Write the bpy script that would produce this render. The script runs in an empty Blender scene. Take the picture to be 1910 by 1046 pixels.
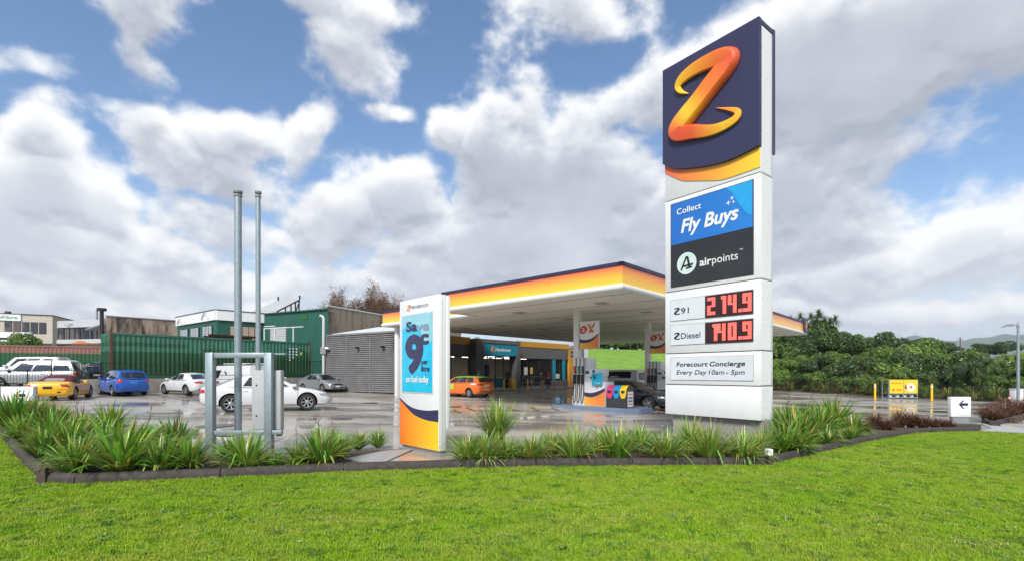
import bpy, bmesh, math, random
import numpy as np
from mathutils import Vector, Matrix, noise as mnoise
R_ = math.radians
sc = bpy.context.scene
col = sc.collection
rnd = random.Random(7)

# ------------------------------------------------------------------ camera
FPX, PCX, PHY, EYE = 915.0, 955.0, 695.0, 1.76      # lens in pixels, image centre, horizon row, eye height
cam_d = bpy.data.cameras.new('camera')
cam = bpy.data.objects.new('camera', cam_d); col.objects.link(cam)
cam.location = (0, 0, EYE); cam.rotation_euler = (R_(90), 0, 0)
cam_d.sensor_width = 36; cam_d.lens = FPX / 1910 * 36
cam_d.shift_y = (PHY - 523) / 1910
cam_d.clip_start = .05; cam_d.clip_end = 12000
sc.camera = cam

# ------------------------------------------------------------------ sky, sun, exposure
SUN_EL, SUN_AZ = R_(44), R_(192)       # azimuth clockwise from +y (view direction)
world = bpy.data.worlds.new('World'); sc.world = world; world.use_nodes = True
def cloud_patch(az, el, ppd):
    # cloud light (rgb) and cover for a grid of directions; az 0 = view direction, right positive; ppd = grid rows per radian
    A, E = np.meshgrid(az.astype(np.float32), el.astype(np.float32))
    DX, DY, DZ = np.sin(A) * np.cos(E), np.cos(A) * np.cos(E), np.sin(E)
    rs = np.random.RandomState(11); lat = rs.rand(64, 64, 64).astype(np.float32)
    def vn(x, y, z):
        xi, yi, zi = np.floor(x).astype(np.int32), np.floor(y).astype(np.int32), np.floor(z).astype(np.int32)
        fx, fy, fz = x - xi, y - yi, z - zi
        fx = fx*fx*(3-2*fx); fy = fy*fy*(3-2*fy); fz = fz*fz*(3-2*fz)
        x0, x1, y0, y1, z0, z1 = xi & 63, (xi+1) & 63, yi & 63, (yi+1) & 63, zi & 63, (zi+1) & 63
        c00 = lat[x0,y0,z0]*(1-fx)+lat[x1,y0,z0]*fx; c10 = lat[x0,y1,z0]*(1-fx)+lat[x1,y1,z0]*fx
        c01 = lat[x0,y0,z1]*(1-fx)+lat[x1,y0,z1]*fx; c11 = lat[x0,y1,z1]*(1-fx)+lat[x1,y1,z1]*fx
        return (c00*(1-fy)+c10*fy)*(1-fz)+(c01*(1-fy)+c11*fy)*fz
    def fbm(f, octv, gain=.5, o=0.0, sz=1.4, billow=False):
        s = np.zeros_like(A); a = 1.0; t = 0
        for k in range(octv):
            q = np.float32(f * 2.03 ** k)
            v = vn(DX*q+np.float32(o+k*7.3), DY*q+np.float32(o*1.7+k*3.1), DZ*q*np.float32(sz)+np.float32(o*.6+k*5.7))
            if billow: v = 1 - np.abs(v * 2 - 1)
            s += np.float32(a) * v; t += a; a *= gain
        return s / np.float32(t)
    big = fbm(2.2, 3, .5, 3.0)
    fine = fbm(9.0, 7, .56, 9.0)
    puff = fbm(11.0, 5, .55, 21.0, 1.3, True)
    wa, we = (fbm(5.0, 4, .55, 31.0) - .5) * .18, (fbm(5.0, 4, .55, 41.0) - .5) * .13
    Aw, Ew = A + wa, E + we
    blobs = [(285,-20,115,160,.92),(260,110,75,90,.80),(60,140,125,48,.82),(610,-10,210,65,.92),(660,85,80,80,.84),(330,285,75,65,1.1),(430,250,90,55,1.25),(450,310,110,75,1.2),(570,255,40,60,.75),(95,270,70,60,1.05),(110,370,130,70,1.2),(200,390,75,70,1.1),(-60,380,170,110,1.3),
             (705,203,62,24,.72),(845,235,55,75,1.15),(930,300,90,130,1.4),(1050,330,150,150,1.4),(640,420,110,75,1.25),(560,400,60,55,1.),(760,380,110,60,1.3),(430,420,110,70,.95),(1080,25,120,60,1.0),(960,480,260,90,1.3),(330,480,200,45,.8),
             (1230,160,110,90,1.1),(1500,130,330,170,1.4),(1340,400,330,170,1.4),(1800,60,320,150,1.35),(1650,215,120,80,1.0),(1830,455,200,60,1.2),(1560,500,260,60,1.05),(1960,440,140,80,1.2),(900,540,600,45,.95),(60,470,260,60,1.1),(350,520,260,40,.95),(1500,590,700,38,.95),(150,560,400,30,.85),(1000,600,700,26,.8)]
    acc = np.zeros_like(A)
    for px, py, hx, hy, amp in blobs:
        a, b = (px - PCX) / FPX, (PHY - py) / FPX; a0 = math.atan(a); e0 = math.atan2(b, math.hypot(1, a)); c = math.cos(a0)
        ra = hx / FPX * c * c; re = hy / FPX * c * math.cos(e0) ** 2
        q = ((Aw - a0) / ra) ** 2 + ((Ew - e0) / re) ** 2
        acc = np.maximum(acc, amp * np.exp(-q * .9)) + .12 * amp * np.exp(-q)
    ss = lambda x, a, b: (lambda t: t*t*(3-2*t))(np.clip((x - a) / (b - a), 0, 1))
    front = ss(np.abs(A), 1.0, .82) * ss(E, .98, .75)
    free = ss(big, .42, .62) * 1.3
    cover = acc * front + free * (1 - front)
    dens = cover * 1.25 + (fine - .5) * 2.0 + (puff - .5) * .65 - .60
    d01 = np.clip(dens, 0, 1)
    # light falls from above: sum the cloud that lies over each point
    sh = np.zeros_like(A); wsum = 0
    for k in range(1, 15):
        s_ = max(1, int(k * .0122 * ppd)); w = .9 ** k
        sh[:-s_] += w * d01[s_:]; sh[-s_:] += w * d01[-1:]; wsum += w
    sh /= wsum
    near = np.zeros_like(A); wsum = 0
    for k in range(1, 6):
        s_ = max(1, int(k * .0052 * ppd)); near[:-s_] += d01[s_:]; near[-s_:] += d01[-1:]; wsum += 1
    near /= wsum
    slope = np.clip((d01 - near) * 1.2, -.35, .5)                    # small billow tops
    light = .26 + .80 * np.exp(-2.4 * sh) + slope * .55 + (fine - .5) * .5
    light += .27 * ss(E, .42, .02) + .10 * (1 - ss(d01, .2, .9))
    light = np.clip(light, 0, 1.05)
    stops = np.array([0, .30, .55, .80, 1.05])
    ch = [np.interp(light, stops, v) for v in ([.36, .45, .60, .81, .98], [.385, .475, .625, .825, .985], [.445, .54, .685, .855, .99])]
    alpha = ss(dens, -.14, .52) * .96
    veil = np.clip(ss(E, .34, .05) * (.62 + (fbm(2.5, 4, .5, 51.0, 5.0) - .5) * 1.5) + ss(E, .16, .02) * .6, 0, .97)      # thin haze low in the sky
    a2 = alpha + veil * (1 - alpha); out = np.zeros(A.shape + (4,), np.float32)
    for i, (c, v) in enumerate(zip(ch, (.60, .665, .74))): out[..., i] = (c * alpha + v * veil * (1 - alpha)) / np.maximum(a2, 1e-4)
    out[..., 3] = a2
    return out
def cloud_image():
    W, Hh = 3960, 1980; half = 990; pad = 33; ppd = Hh / math.pi
    # whole sky at a third of the detail, then the part ahead at full detail
    cw = W // 3; az = (np.arange(cw) + .5) / cw * 2 * math.pi - math.pi; el = (np.arange((half + pad) // 3) + .5) * 3 / ppd - pad / ppd
    lo = cloud_patch(az, el, ppd / 3); lo = np.repeat(np.repeat(lo, 3, 0), 3, 1)
    out = np.zeros((Hh, W, 4), np.float32); r0 = half - pad; out[r0:r0 + lo.shape[0]] = lo
    c0, c1, r1 = int(W * .5 - W * 62 / 360), int(W * .5 + W * 62 / 360), half + int(58 / 180 * Hh)
    az = (np.arange(c0, c1) + .5) / W * 2 * math.pi - math.pi; el = (np.arange(r0, r1) - half + .5) / ppd
    out[r0:r1, c0:c1] = cloud_patch(az, el, ppd)
    out[:r0] = out[r0]
    return out
def build_sky():
    nt = world.node_tree; N = nt.nodes; Lk = nt.links; N.clear()
    px = cloud_image(); h, w = px.shape[:2]
    def img(name, data):
        im = bpy.data.images.new(name, w, h, alpha=False, float_buffer=True); im.colorspace_settings.name = 'Non-Color'
        im.pixels.foreach_set(data.ravel()); im.update(); return im
    c = px.copy(); c[:, :, 3] = 1
    a = np.ones_like(px); a[:, :, 0] = a[:, :, 1] = a[:, :, 2] = px[:, :, 3]
    tc = N.new('ShaderNodeTexCoord'); mp = N.new('ShaderNodeMapping'); Lk.new(tc.outputs['Generated'], mp.inputs['Vector'])
    mp.inputs['Rotation'].default_value = (0, 0, R_(-90)); mp.inputs['Scale'].default_value = (1, 1, 1)
    def env(im):
        e = N.new('ShaderNodeTexEnvironment'); e.image = im; e.interpolation = 'Linear'; Lk.new(mp.outputs[0], e.inputs['Vector']); return e
    ec, ea = env(img('cloud light', c)), env(img('cloud cover', a))
    sky = N.new('ShaderNodeTexSky'); sky.sky_type = 'NISHITA'; sky.sun_disc = False
    sky.sun_elevation = SUN_EL; sky.sun_rotation = SUN_AZ; sky.altitude = 20; sky.air_density = 1.0; sky.dust_density = .4; sky.ozone_density = 2.5
    bl = N.new('ShaderNodeMixRGB'); bl.blend_type = 'MULTIPLY'; bl.inputs[0].default_value = 1; Lk.new(sky.outputs[0], bl.inputs[1]); bl.inputs[2].default_value = SKY_TINT
    sc_ = N.new('ShaderNodeMixRGB'); sc_.blend_type = 'MULTIPLY'; sc_.inputs[0].default_value = 1; Lk.new(ec.outputs[0], sc_.inputs[1]); k = CLOUD / SKY_STRENGTH; sc_.inputs[2].default_value = (k, k, k, 1)
    mx = N.new('ShaderNodeMixRGB'); Lk.new(ea.outputs[0], mx.inputs[0]); Lk.new(bl.outputs[0], mx.inputs[1]); Lk.new(sc_.outputs[0], mx.inputs[2])
    bg = N.new('ShaderNodeBackground'); bg.inputs['Strength'].default_value = SKY_STRENGTH; Lk.new(mx.outputs[0], bg.inputs['Color'])
    wo = N.new('ShaderNodeOutputWorld'); Lk.new(bg.outputs[0], wo.inputs[0])
SKY_STRENGTH, CLOUD = .13, .72
SKY_TINT = (.76, .84, .88, 1)
build_sky()
world.cycles.sampling_method = 'MANUAL'; world.cycles.sample_map_resolution = 512
sun_d = bpy.data.lights.new('sun', 'SUN'); sun_d.energy = 3.4; sun_d.angle = R_(15); sun_d.color = (1, .95, .88)
sun = bpy.data.objects.new('sun', sun_d); col.objects.link(sun)
_sd = Vector((math.sin(SUN_AZ) * math.cos(SUN_EL), math.cos(SUN_AZ) * math.cos(SUN_EL), math.sin(SUN_EL)))
sun.rotation_euler = (-_sd).to_track_quat('-Z', 'Y').to_euler(); sun.location = (0, 0, 60)
vs = sc.view_settings; vs.view_transform = 'Standard'; vs.look = 'None'; vs.exposure = 0.62; vs.gamma = 1.0; vs.use_curve_mapping = False
sc.render.engine = 'CYCLES'
cy = sc.cycles; cy.use_denoising = True; cy.max_bounces = 8; cy.transparent_max_bounces = 12; cy.use_adaptive_sampling = True; cy.adaptive_threshold = .02
cy.sample_clamp_indirect = 6; cy.caustics_reflective = False; cy.caustics_refractive = False
try: cy.denoiser = 'OPENIMAGEDENOISE'; cy.denoising_prefilter = 'ACCURATE'
except Exception: pass

# ------------------------------------------------------------------ places
def gz(x, y):                      # the site falls gently to the right and rises to the back
    return -.0155 * max(-70, min(70, x)) + .006 * (max(-10, min(90, y)) - 20)
def at(px, py, dz=0.0):            # where a sight line meets the site's sloping ground (raised by dz)
    a, b = (px - PCX) / FPX, (PHY - py) / FPX
    d = (EYE + .12 - dz) / (-.0155 * a + .006 - b)
    return Vector((a * d, d, EYE + b * d))
def ray(px, py, d):                # point at depth d
    return Vector(((px - PCX) / FPX * d, d, EYE + (PHY - py) / FPX * d))
CAN = Vector((4.3, 19.15, 0)); RX = Vector((.6747, .7385, 0)); LX = Vector((-.7385, .6747, 0))
def rl(r, l, z=0.0): p = CAN + RX * r + LX * l; return Vector((p.x, p.y, z))
def rlg(r, l, dz=0.0): p = rl(r, l); return Vector((p.x, p.y, gz(p.x, p.y) + dz))

# ------------------------------------------------------------------ objects and tags
def tag(o, label=None, cat=None, group=None, kind=None):
    if label: o['label'] = label
    if cat: o['category'] = cat
    if group: o['group'] = group
    if kind: o['kind'] = kind
    return o
def empty(name, loc=(0, 0, 0), rz=0.0, label=None, cat=None, group=None, kind=None):
    o = bpy.data.objects.new(name, None); col.objects.link(o); o.location = loc; o.rotation_euler = (0, 0, rz)
    o.empty_display_size = .2
    return tag(o, label, cat, group, kind)
def mesh_obj(name, me, parent=None, loc=None, rot=None, scale=None):
    o = bpy.data.objects.new(name, me); col.objects.link(o)
    if parent: o.parent = parent
    if loc is not None: o.location = loc
    if rot is not None: o.rotation_euler = rot
    if scale is not None: o.scale = scale if hasattr(scale, '__len__') else (scale,) * 3
    return o
def copy_tree(o, parent=None):
    c = o.copy(); col.objects.link(c); c.parent = parent
    for ch in list(o.children): copy_tree(ch, c)
    return c
class MB:
    def __init__(s): s.v = []; s.f = []; s.m = []; s.mi = 0; s.c = []
    def add(s, vs, fs):
        b = len(s.v); s.v += [tuple(p) for p in vs]
        for f in fs: s.f.append([b + i for i in f]); s.m.append(s.mi)
        return s
    def box(s, x0, x1, y0, y1, z0, z1):
        return s.add([(x0,y0,z0),(x1,y0,z0),(x1,y1,z0),(x0,y1,z0),(x0,y0,z1),(x1,y0,z1),(x1,y1,z1),(x0,y1,z1)],
                     [(0,3,2,1),(4,5,6,7),(0,1,5,4),(1,2,6,5),(2,3,7,6),(3,0,4,7)])
    def bbox(s, x0, x1, y0, y1, z0, z1, b=.01):        # box with chamfered edges
        bm = bmesh.new(); bmesh.ops.create_cube(bm, size=1)
        for v in bm.verts: v.co = Vector(((x0+x1)/2 + v.co.x*(x1-x0), (y0+y1)/2 + v.co.y*(y1-y0), (z0+z1)/2 + v.co.z*(z1-z0)))
        bmesh.ops.bevel(bm, geom=list(bm.edges), offset=b, segments=2, affect='EDGES', profile=.5)
        return s.bm(bm)
    def bm(s, bm):
        bm.verts.index_update(); s.add([v.co[:] for v in bm.verts], [[v.index for v in f.verts] for f in bm.faces]); bm.free(); return s
    def beam(s, a, b, w, h=None, up=(0, 0, 1)):        # rectangular bar from a to b
        a, b = Vector(a), Vector(b); h = h or w; d = (b - a).normalized(); up = Vector(up)
        if abs(d.dot(up)) > .99: up = Vector((1, 0, 0))
        x = d.cross(up).normalized() * w / 2; z = x.cross(d).normalized() * h / 2
        return s.add([a-x-z,a+x-z,a+x+z,a-x+z,b-x-z,b+x-z,b+x+z,b-x+z], [(0,1,2,3),(7,6,5,4),(0,4,5,1),(1,5,6,2),(2,6,7,3),(3,7,4,0)])
    def tube(s, pts, rad, n=8, cap=True):
        pts = [Vector(p) for p in pts]
        rs = rad if hasattr(rad, '__len__') else [rad] * len(pts)
        b0 = len(s.v); prev = None
        for i, p in enumerate(pts):
            d = (pts[min(i+1, len(pts)-1)] - pts[max(i-1, 0)]).normalized()
            if prev is None: x = d.orthogonal().normalized()
            else: x = (prev - d * prev.dot(d)).normalized() if (prev - d * prev.dot(d)).length > 1e-6 else d.orthogonal().normalized()
            prev = x; y = d.cross(x)
            for k in range(n):
                a = 2 * math.pi * k / n; q = p + (x * math.cos(a) + y * math.sin(a)) * rs[i]; s.v.append(tuple(q))
        for i in range(len(pts) - 1):
            for k in range(n):
                s.f.append([b0+i*n+k, b0+i*n+(k+1)%n, b0+(i+1)*n+(k+1)%n, b0+(i+1)*n+k]); s.m.append(s.mi)
        if cap:
            s.f.append([b0+k for k in range(n)][::-1]); s.m.append(s.mi)
            s.f.append([b0+(len(pts)-1)*n+k for k in range(n)]); s.m.append(s.mi)
        return s
    def lathe(s, prof, n=24, axis="z", o=(0,0,0), cap=True):      # prof: (radius, height)
        b0 = len(s.v); o = Vector(o)
        for r, h in prof:
            for k in range(n):
                a = 2*math.pi*k/n; c, d = r*math.cos(a), r*math.sin(a)
                p = {'z': (c, d, h), 'y': (c, h, -d), 'x': (h, c, d)}[axis]; s.v.append(tuple(o + Vector(p)))
        for i in range(len(prof)-1):
            for k in range(n):
                s.f.append([b0+i*n+k, b0+i*n+(k+1)%n, b0+(i+1)*n+(k+1)%n, b0+(i+1)*n+k]); s.m.append(s.mi)
        if cap and prof[0][0] > 1e-6: s.f.append([b0+k for k in range(n)][::-1]); s.m.append(s.mi)
        if cap and prof[-1][0] > 1e-6: s.f.append([b0+(len(prof)-1)*n+k for k in range(n)]); s.m.append(s.mi)
        return s
    def prism(s, poly, y0, y1):                        # polygon in x,z pushed through y
        n = len(poly)
        return s.add([(x, y0, z) for x, z in poly] + [(x, y1, z) for x, z in poly],
                     [list(range(n)), list(range(2*n-1, n-1, -1))] + [[(i+1)%n, i, n+i, n+(i+1)%n] for i in range(n)])
    def plan(s, poly, z0, z1):                         # polygon in x,y pushed up
        n = len(poly)
        return s.add([(x, y, z0) for x, y in poly] + [(x, y, z1) for x, y in poly],
                     [list(range(n))[::-1], list(range(n, 2*n))] + [[i, (i+1)%n, n+(i+1)%n, n+i] for i in range(n)])
    def build(s, name, mat=None, parent=None, smooth=None, fix=True, loc=None, rz=None, cols=None):
        me = bpy.data.meshes.new(name); me.from_pydata(s.v, [], s.f)
        for mm in (mat if isinstance(mat, (list, tuple)) else [mat]):
            if mm: me.materials.append(mm)
        if any(s.m): me.polygons.foreach_set('material_index', s.m)
        if fix:
            bm = bmesh.new(); bm.from_mesh(me); bmesh.ops.recalc_face_normals(bm, faces=bm.faces); bm.to_mesh(me); bm.free()
        if cols is not None:
            at_ = me.color_attributes.new('tint', 'FLOAT_COLOR', 'POINT')
            at_.data.foreach_set('color', [x for c in cols for x in c])
        if smooth is not None:
            me.polygons.foreach_set('use_smooth', [True] * len(me.polygons))
            if smooth < 180: me.set_sharp_from_angle(angle=R_(smooth))
        me.update()
        return mesh_obj(name, me, parent, loc, None if rz is None else (0, 0, rz))

# ------------------------------------------------------------------ materials
def new_mat(name):
    m = bpy.data.materials.new(name); m.use_nodes = True; nt = m.node_tree
    return m, nt, nt.nodes['Principled BSDF'], nt.nodes, nt.links
def noise_node(nt, scale, detail=4, rough=.55, vec=None, dist=0):
    n = nt.nodes.new('ShaderNodeTexNoise'); n.inputs['Scale'].default_value = scale; n.inputs['Detail'].default_value = detail
    n.inputs['Roughness'].default_value = rough; n.inputs['Distortion'].default_value = dist
    if vec: nt.links.new(vec, n.inputs['Vector'])
    return n
def ramp_node(nt, fac, stops):
    r = nt.nodes.new('ShaderNodeValToRGB'); nt.links.new(fac, r.inputs[0]); e = r.color_ramp.elements
    for i, (p, c) in enumerate(stops):
        k = e[i] if i < 2 else e.new(p)
        k.position = p; k.color = (*c, 1) if len(c) == 3 else c
    return r.outputs[0]
def mapr(nt, x, a, b, lo=0, hi=1):
    n = nt.nodes.new('ShaderNodeMapRange'); nt.links.new(x, n.inputs[0])
    for i, v in enumerate((a, b, lo, hi)): n.inputs[i+1].default_value = v
    return n.outputs[0]
def objvec(nt, world_=False, scale=None):
    tc = nt.nodes.new('ShaderNodeTexCoord')
    if world_:
        g = nt.nodes.new('ShaderNodeNewGeometry'); o = g.outputs['Position']
    else: o = tc.outputs['Object']
    if scale:
        mp = nt.nodes.new('ShaderNodeMapping'); mp.inputs['Scale'].default_value = scale; nt.links.new(o, mp.inputs['Vector']); o = mp.outputs[0]
    return o
def mixrgb(nt, f, a, b, bt='MIX'):
    n = nt.nodes.new('ShaderNodeMixRGB'); n.blend_type = bt
    for s, x in zip(n.inputs, (f, a, b)):
        if isinstance(x, bpy.types.NodeSocket): nt.links.new(x, s)
        elif isinstance(x, (int, float)): s.default_value = x
        else: s.default_value = (*x, 1) if len(x) == 3 else x
    return n.outputs[0]
def add_bump(nt, bsdf, fac, strength, dist=.01):
    b = nt.nodes.new('ShaderNodeBump'); b.inputs['Strength'].default_value = strength; b.inputs['Distance'].default_value = dist
    nt.links.new(fac, b.inputs['Height']); nt.links.new(b.outputs[0], bsdf.inputs['Normal']); return b
_mats = {}
def mat(name, c, rough=.5, metal=0.0, c2=None, scale=4.0, bump=0.0, bscale=60.0, coat=0.0, stretch=None, lo=.35, hi=.7, spec=.5, world_=True, bdist=.004):
    if name in _mats: return _mats[name]
    m, nt, b, N, Lk = new_mat(name)
    c2 = c2 or tuple(x * .86 for x in c)
    v = objvec(nt, world_, stretch)
    n = noise_node(nt, scale, 6, .6, v)
    Lk.new(ramp_node(nt, n.outputs['Fac'], [(lo, c), (hi, c2)]), b.inputs['Base Color'])
    b.inputs['Roughness'].default_value = rough; b.inputs['Metallic'].default_value = metal
    b.inputs['Specular IOR Level'].default_value = spec
    if coat: b.inputs['Coat Weight'].default_value = coat; b.inputs['Coat Roughness'].default_value = .05
    if bump:
        n2 = noise_node(nt, bscale, 5, .6, objvec(nt, world_)); add_bump(nt, b, n2.outputs['Fac'], bump, bdist)
    r = mapr(nt, n.outputs['Fac'], .3, .7, max(.02, rough - .06), min(1, rough + .08)); Lk.new(r, b.inputs['Roughness'])
    _mats[name] = m; return m
def emit_mat(name, c, strength, base=(.05, .05, .05)):
    if name in _mats: return _mats[name]
    m, nt, b, N, Lk = new_mat(name); b.inputs['Base Color'].default_value = (*base, 1)
    b.inputs['Emission Color'].default_value = (*c, 1); b.inputs['Emission Strength'].default_value = strength; b.inputs['Roughness'].default_value = .4
    _mats[name] = m; return m
def grad_mat(name, stops, axis=2, a=0.0, b_=1.0, rough=.35, coat=.2):     # printed colour fade along an object axis
    if name in _mats: return _mats[name]
    m, nt, b, N, Lk = new_mat(name); tc = N.new('ShaderNodeTexCoord'); sx = N.new('ShaderNodeSeparateXYZ'); Lk.new(tc.outputs['Object'], sx.inputs[0])
    t = mapr(nt, sx.outputs[axis], a, b_)
    Lk.new(ramp_node(nt, t, stops), b.inputs['Base Color']); b.inputs['Roughness'].default_value = rough; b.inputs['Coat Weight'].default_value = coat
    _mats[name] = m; return m
def tint_mat(name, rough=.4, coat=.3, trans=0.0, bump=0.0):        # colour from the mesh's own 'tint' attribute
    if name in _mats: return _mats[name]
    m, nt, b, N, Lk = new_mat(name); a = N.new('ShaderNodeAttribute'); a.attribute_name = 'tint'
    Lk.new(a.outputs['Color'], b.inputs['Base Color']); b.inputs['Roughness'].default_value = rough; b.inputs['Coat Weight'].default_value = coat
    if trans:
        t = N.new('ShaderNodeBsdfTranslucent'); Lk.new(a.outputs['Color'], t.inputs['Color']); mx = N.new('ShaderNodeMixShader'); mx.inputs[0].default_value = trans
        Lk.new(b.outputs[0], mx.inputs[1]); Lk.new(t.outputs[0], mx.inputs[2]); Lk.new(mx.outputs[0], N['Material Output'].inputs['Surface'])
    _mats[name] = m; return m
WHITE = mat('white panel paint', (.74, .75, .76), .34, c2=(.695, .705, .71), scale=1.3, coat=.15, stretch=(3, 3, .5), lo=.42, hi=.75)
NAVY = mat('navy panel paint', (.030, .030, .085), .45, c2=(.026, .026, .075), scale=2)
NAVYTXT = mat('navy print', (.02, .022, .075), .4)
WHITETXT = mat('white print', (.82, .82, .82), .4)
GALV = mat('galvanised steel', (.36, .42, .45), .42, .55, c2=(.26, .32, .35), scale=14, bump=.05, bscale=90)
DARK = mat('black plastic', (.018, .018, .02), .45)
DGREY = mat('charcoal paint', (.045, .045, .05), .5)
GREYP = mat('mid grey paint', (.22, .23, .24), .5)
CONC = mat('grey concrete', (.36, .35, .33), .8, c2=(.26, .25, .235), scale=3, bump=.3, bscale=35)
STEELW = mat('off white steel', (.62, .64, .65), .4, c2=(.55, .57, .58))

# ------------------------------------------------------------------ lettering
def text(s, x0, z0, mt, parent, y=0.0, h=.1, w=None, bold=0.0, shear=0.0, depth=.004, name='lettering'):
    cu = bpy.data.curves.new('txt', 'FONT'); cu.body = s; cu.size = 1.0; cu.shear = shear; cu.extrude = 0; cu.resolution_u = 4
    o = bpy.data.objects.new('txt', cu); col.objects.link(o)
    dg = bpy.context.evaluated_depsgraph_get(); me = bpy.data.meshes.new_from_object(o.evaluated_get(dg))
    bpy.data.objects.remove(o); bpy.data.curves.remove(cu)
    vs_ = [v.co.copy() for v in me.vertices]; fs_ = [list(p.vertices) for p in me.polygons]; bpy.data.meshes.remove(me)
    mnx, mxx = min(v.x for v in vs_), max(v.x for v in vs_)
    sz = h / .729; sx_ = (w / (mxx - mnx)) if w else sz
    b = max(0, bold)
    sh_ = [(0, 0)] + ([(math.cos(k*math.pi/4)*b, math.sin(k*math.pi/4)*b) for k in range(8)] if b else [])
    mb = MB()
    for i, (dx, dz) in enumerate(sh_):          # heavier strokes: shifted layers, each a hair in front of the last
        mb.add([(x0 + (v.x + dx - mnx) * sx_, y - depth - .00025 * i, z0 + (v.y + dz) * sz) for v in vs_], fs_)
    o = mb.build(name, mt, parent, fix=False)
    me = o.data
    bm = bmesh.new(); bm.from_mesh(me)
    for f in bm.faces:
        if f.normal.y > 0: f.normal_flip()
    bm.to_mesh(me); bm.free()
    return o
# ================================================================== THE SETTING
def ground_mat():
    m, nt, b, N, Lk = new_mat('rough verge'); v = objvec(nt, True)
    n = noise_node(nt, .35, 6, .6, v); Lk.new(ramp_node(nt, n.outputs['Fac'], [(.3, (.10, .13, .05)), (.7, (.18, .16, .10))]), b.inputs['Base Color']); b.inputs['Roughness'].default_value = .9
    return m
def sheet(name, x0, x1, y0, y1, nx, ny, dz, mt, fn=None):
    mb = MB()
    for j in range(ny + 1):
        for i in range(nx + 1):
            x = x0 + (x1 - x0) * i / nx; y = y0 + (y1 - y0) * j / ny
            mb.v.append((x, y, (fn or gz)(x, y) + dz))
    for j in range(ny):
        for i in range(nx):
            a = j * (nx + 1) + i; mb.f.append([a, a + 1, a + nx + 2, a + nx + 1]); mb.m.append(0)
    return tag(mb.build(name, mt, fix=False), kind='structure')
# one ground sheet to the horizon, following the slope near by and lying flat far off
gx = [-6000, -2000, -600, -200, -70, -40, -20, 0, 20, 40, 70, 200, 600, 2000, 6000]; gy = [-300, -60, -10, 20, 60, 90, 200, 600, 2000, 6000]
mb = MB()
for y in gy:
    for x in gx: mb.v.append((x, y, gz(x, y) - .06))
for j in range(len(gy) - 1):
    for i in range(len(gx) - 1):
        a = j * len(gx) + i; mb.f.append([a, a + 1, a + len(gx) + 1, a + len(gx)]); mb.m.append(0)
tag(mb.build('ground', ground_mat(), fix=False), kind='structure')

def wet_concrete():
    m, nt, b, N, Lk = new_mat('wet concrete'); v = objvec(nt, True)
    ms = N.new('ShaderNodeMapping'); ms.inputs['Rotation'].default_value = (0, 0, R_(-25)); ms.inputs['Scale'].default_value = (.35, 1.0, 1); Lk.new(v, ms.inputs['Vector'])
    big = noise_node(nt, .55, 5, .6, ms.outputs[0], .6); fine = noise_node(nt, 7, 6, .65, v); grit = noise_node(nt, 90, 3, .6, v)
    stain = noise_node(nt, .18, 4, .6, v)
    c1 = ramp_node(nt, big.outputs['Fac'], [(.30, (.20, .188, .172)), (.46, (.355, .338, .31)), (.62, (.47, .448, .415))])
    c2 = mixrgb(nt, mapr(nt, stain.outputs['Fac'], .40, .62, 0, .75), c1, (.31, .255, .19))
    c3 = mixrgb(nt, mapr(nt, fine.outputs['Fac'], .35, .65, 0, .25), c2, (.14, .13, .12))
    Lk.new(c3, b.inputs['Base Color'])
    Lk.new(mapr(nt, big.outputs['Fac'], .38, .56, .13, .50), b.inputs['Roughness'])
    b.inputs['IOR'].default_value = 1.36
    Lk.new(mapr(nt, big.outputs['Fac'], .36, .58, .85, .10), b.inputs['Coat Weight']); b.inputs['Coat Roughness'].default_value = .045; b.inputs['Coat IOR'].default_value = 1.33
    mul = N.new('ShaderNodeMath'); mul.operation = 'MULTIPLY'; Lk.new(mapr(nt, big.outputs['Fac'], .42, .62, .12, 1), mul.inputs[0]); Lk.new(grit.outputs['Fac'], mul.inputs[1])
    add_bump(nt, b, mul.outputs[0], .10, .004)
    return m
WETC = wet_concrete()
sheet('car_park', -75, 75, 9.0, 90, 30, 16, -.03, WETC)

# kerb line round the garden bed (outer foot of the kerb), as ground points
KP = [(-70,745),(0,812),(47,866),(83,899),(140,902),(411,890),(641,879),(860,872),(1000,869),(1180,868),(1320,867),(1432,866),(1524,844),(1619,823),(1706,807),(1760,804.5),(1826,803.5)]
kerb_pts = [at(*p) for p in KP]
def offset_line(pts, d):
    out = []
    for i, p in enumerate(pts):
        t = (pts[min(i+1, len(pts)-1)] - pts[max(i-1, 0)]); t.z = 0; t.normalize(); n = Vector((-t.y, t.x, 0))
        k = 1.0
        if 0 < i < len(pts)-1:
            a = (pts[i]-pts[i-1]); a.z = 0; a.normalize(); k = 1 / max(.5, Vector((-a.y, a.x, 0)).dot(n))
        out.append(p + n * d * k)
    return out
def lawn_mat():
    m, nt, b, N, Lk = new_mat('lawn soil and thatch'); v = objvec(nt, True)
    n = noise_node(nt, 1.3, 6, .65, v); Lk.new(ramp_node(nt, n.outputs['Fac'], [(.3, (.11, .20, .025)), (.7, (.20, .28, .045))]), b.inputs['Base Color']); b.inputs['Roughness'].default_value = .9
    return m
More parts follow.
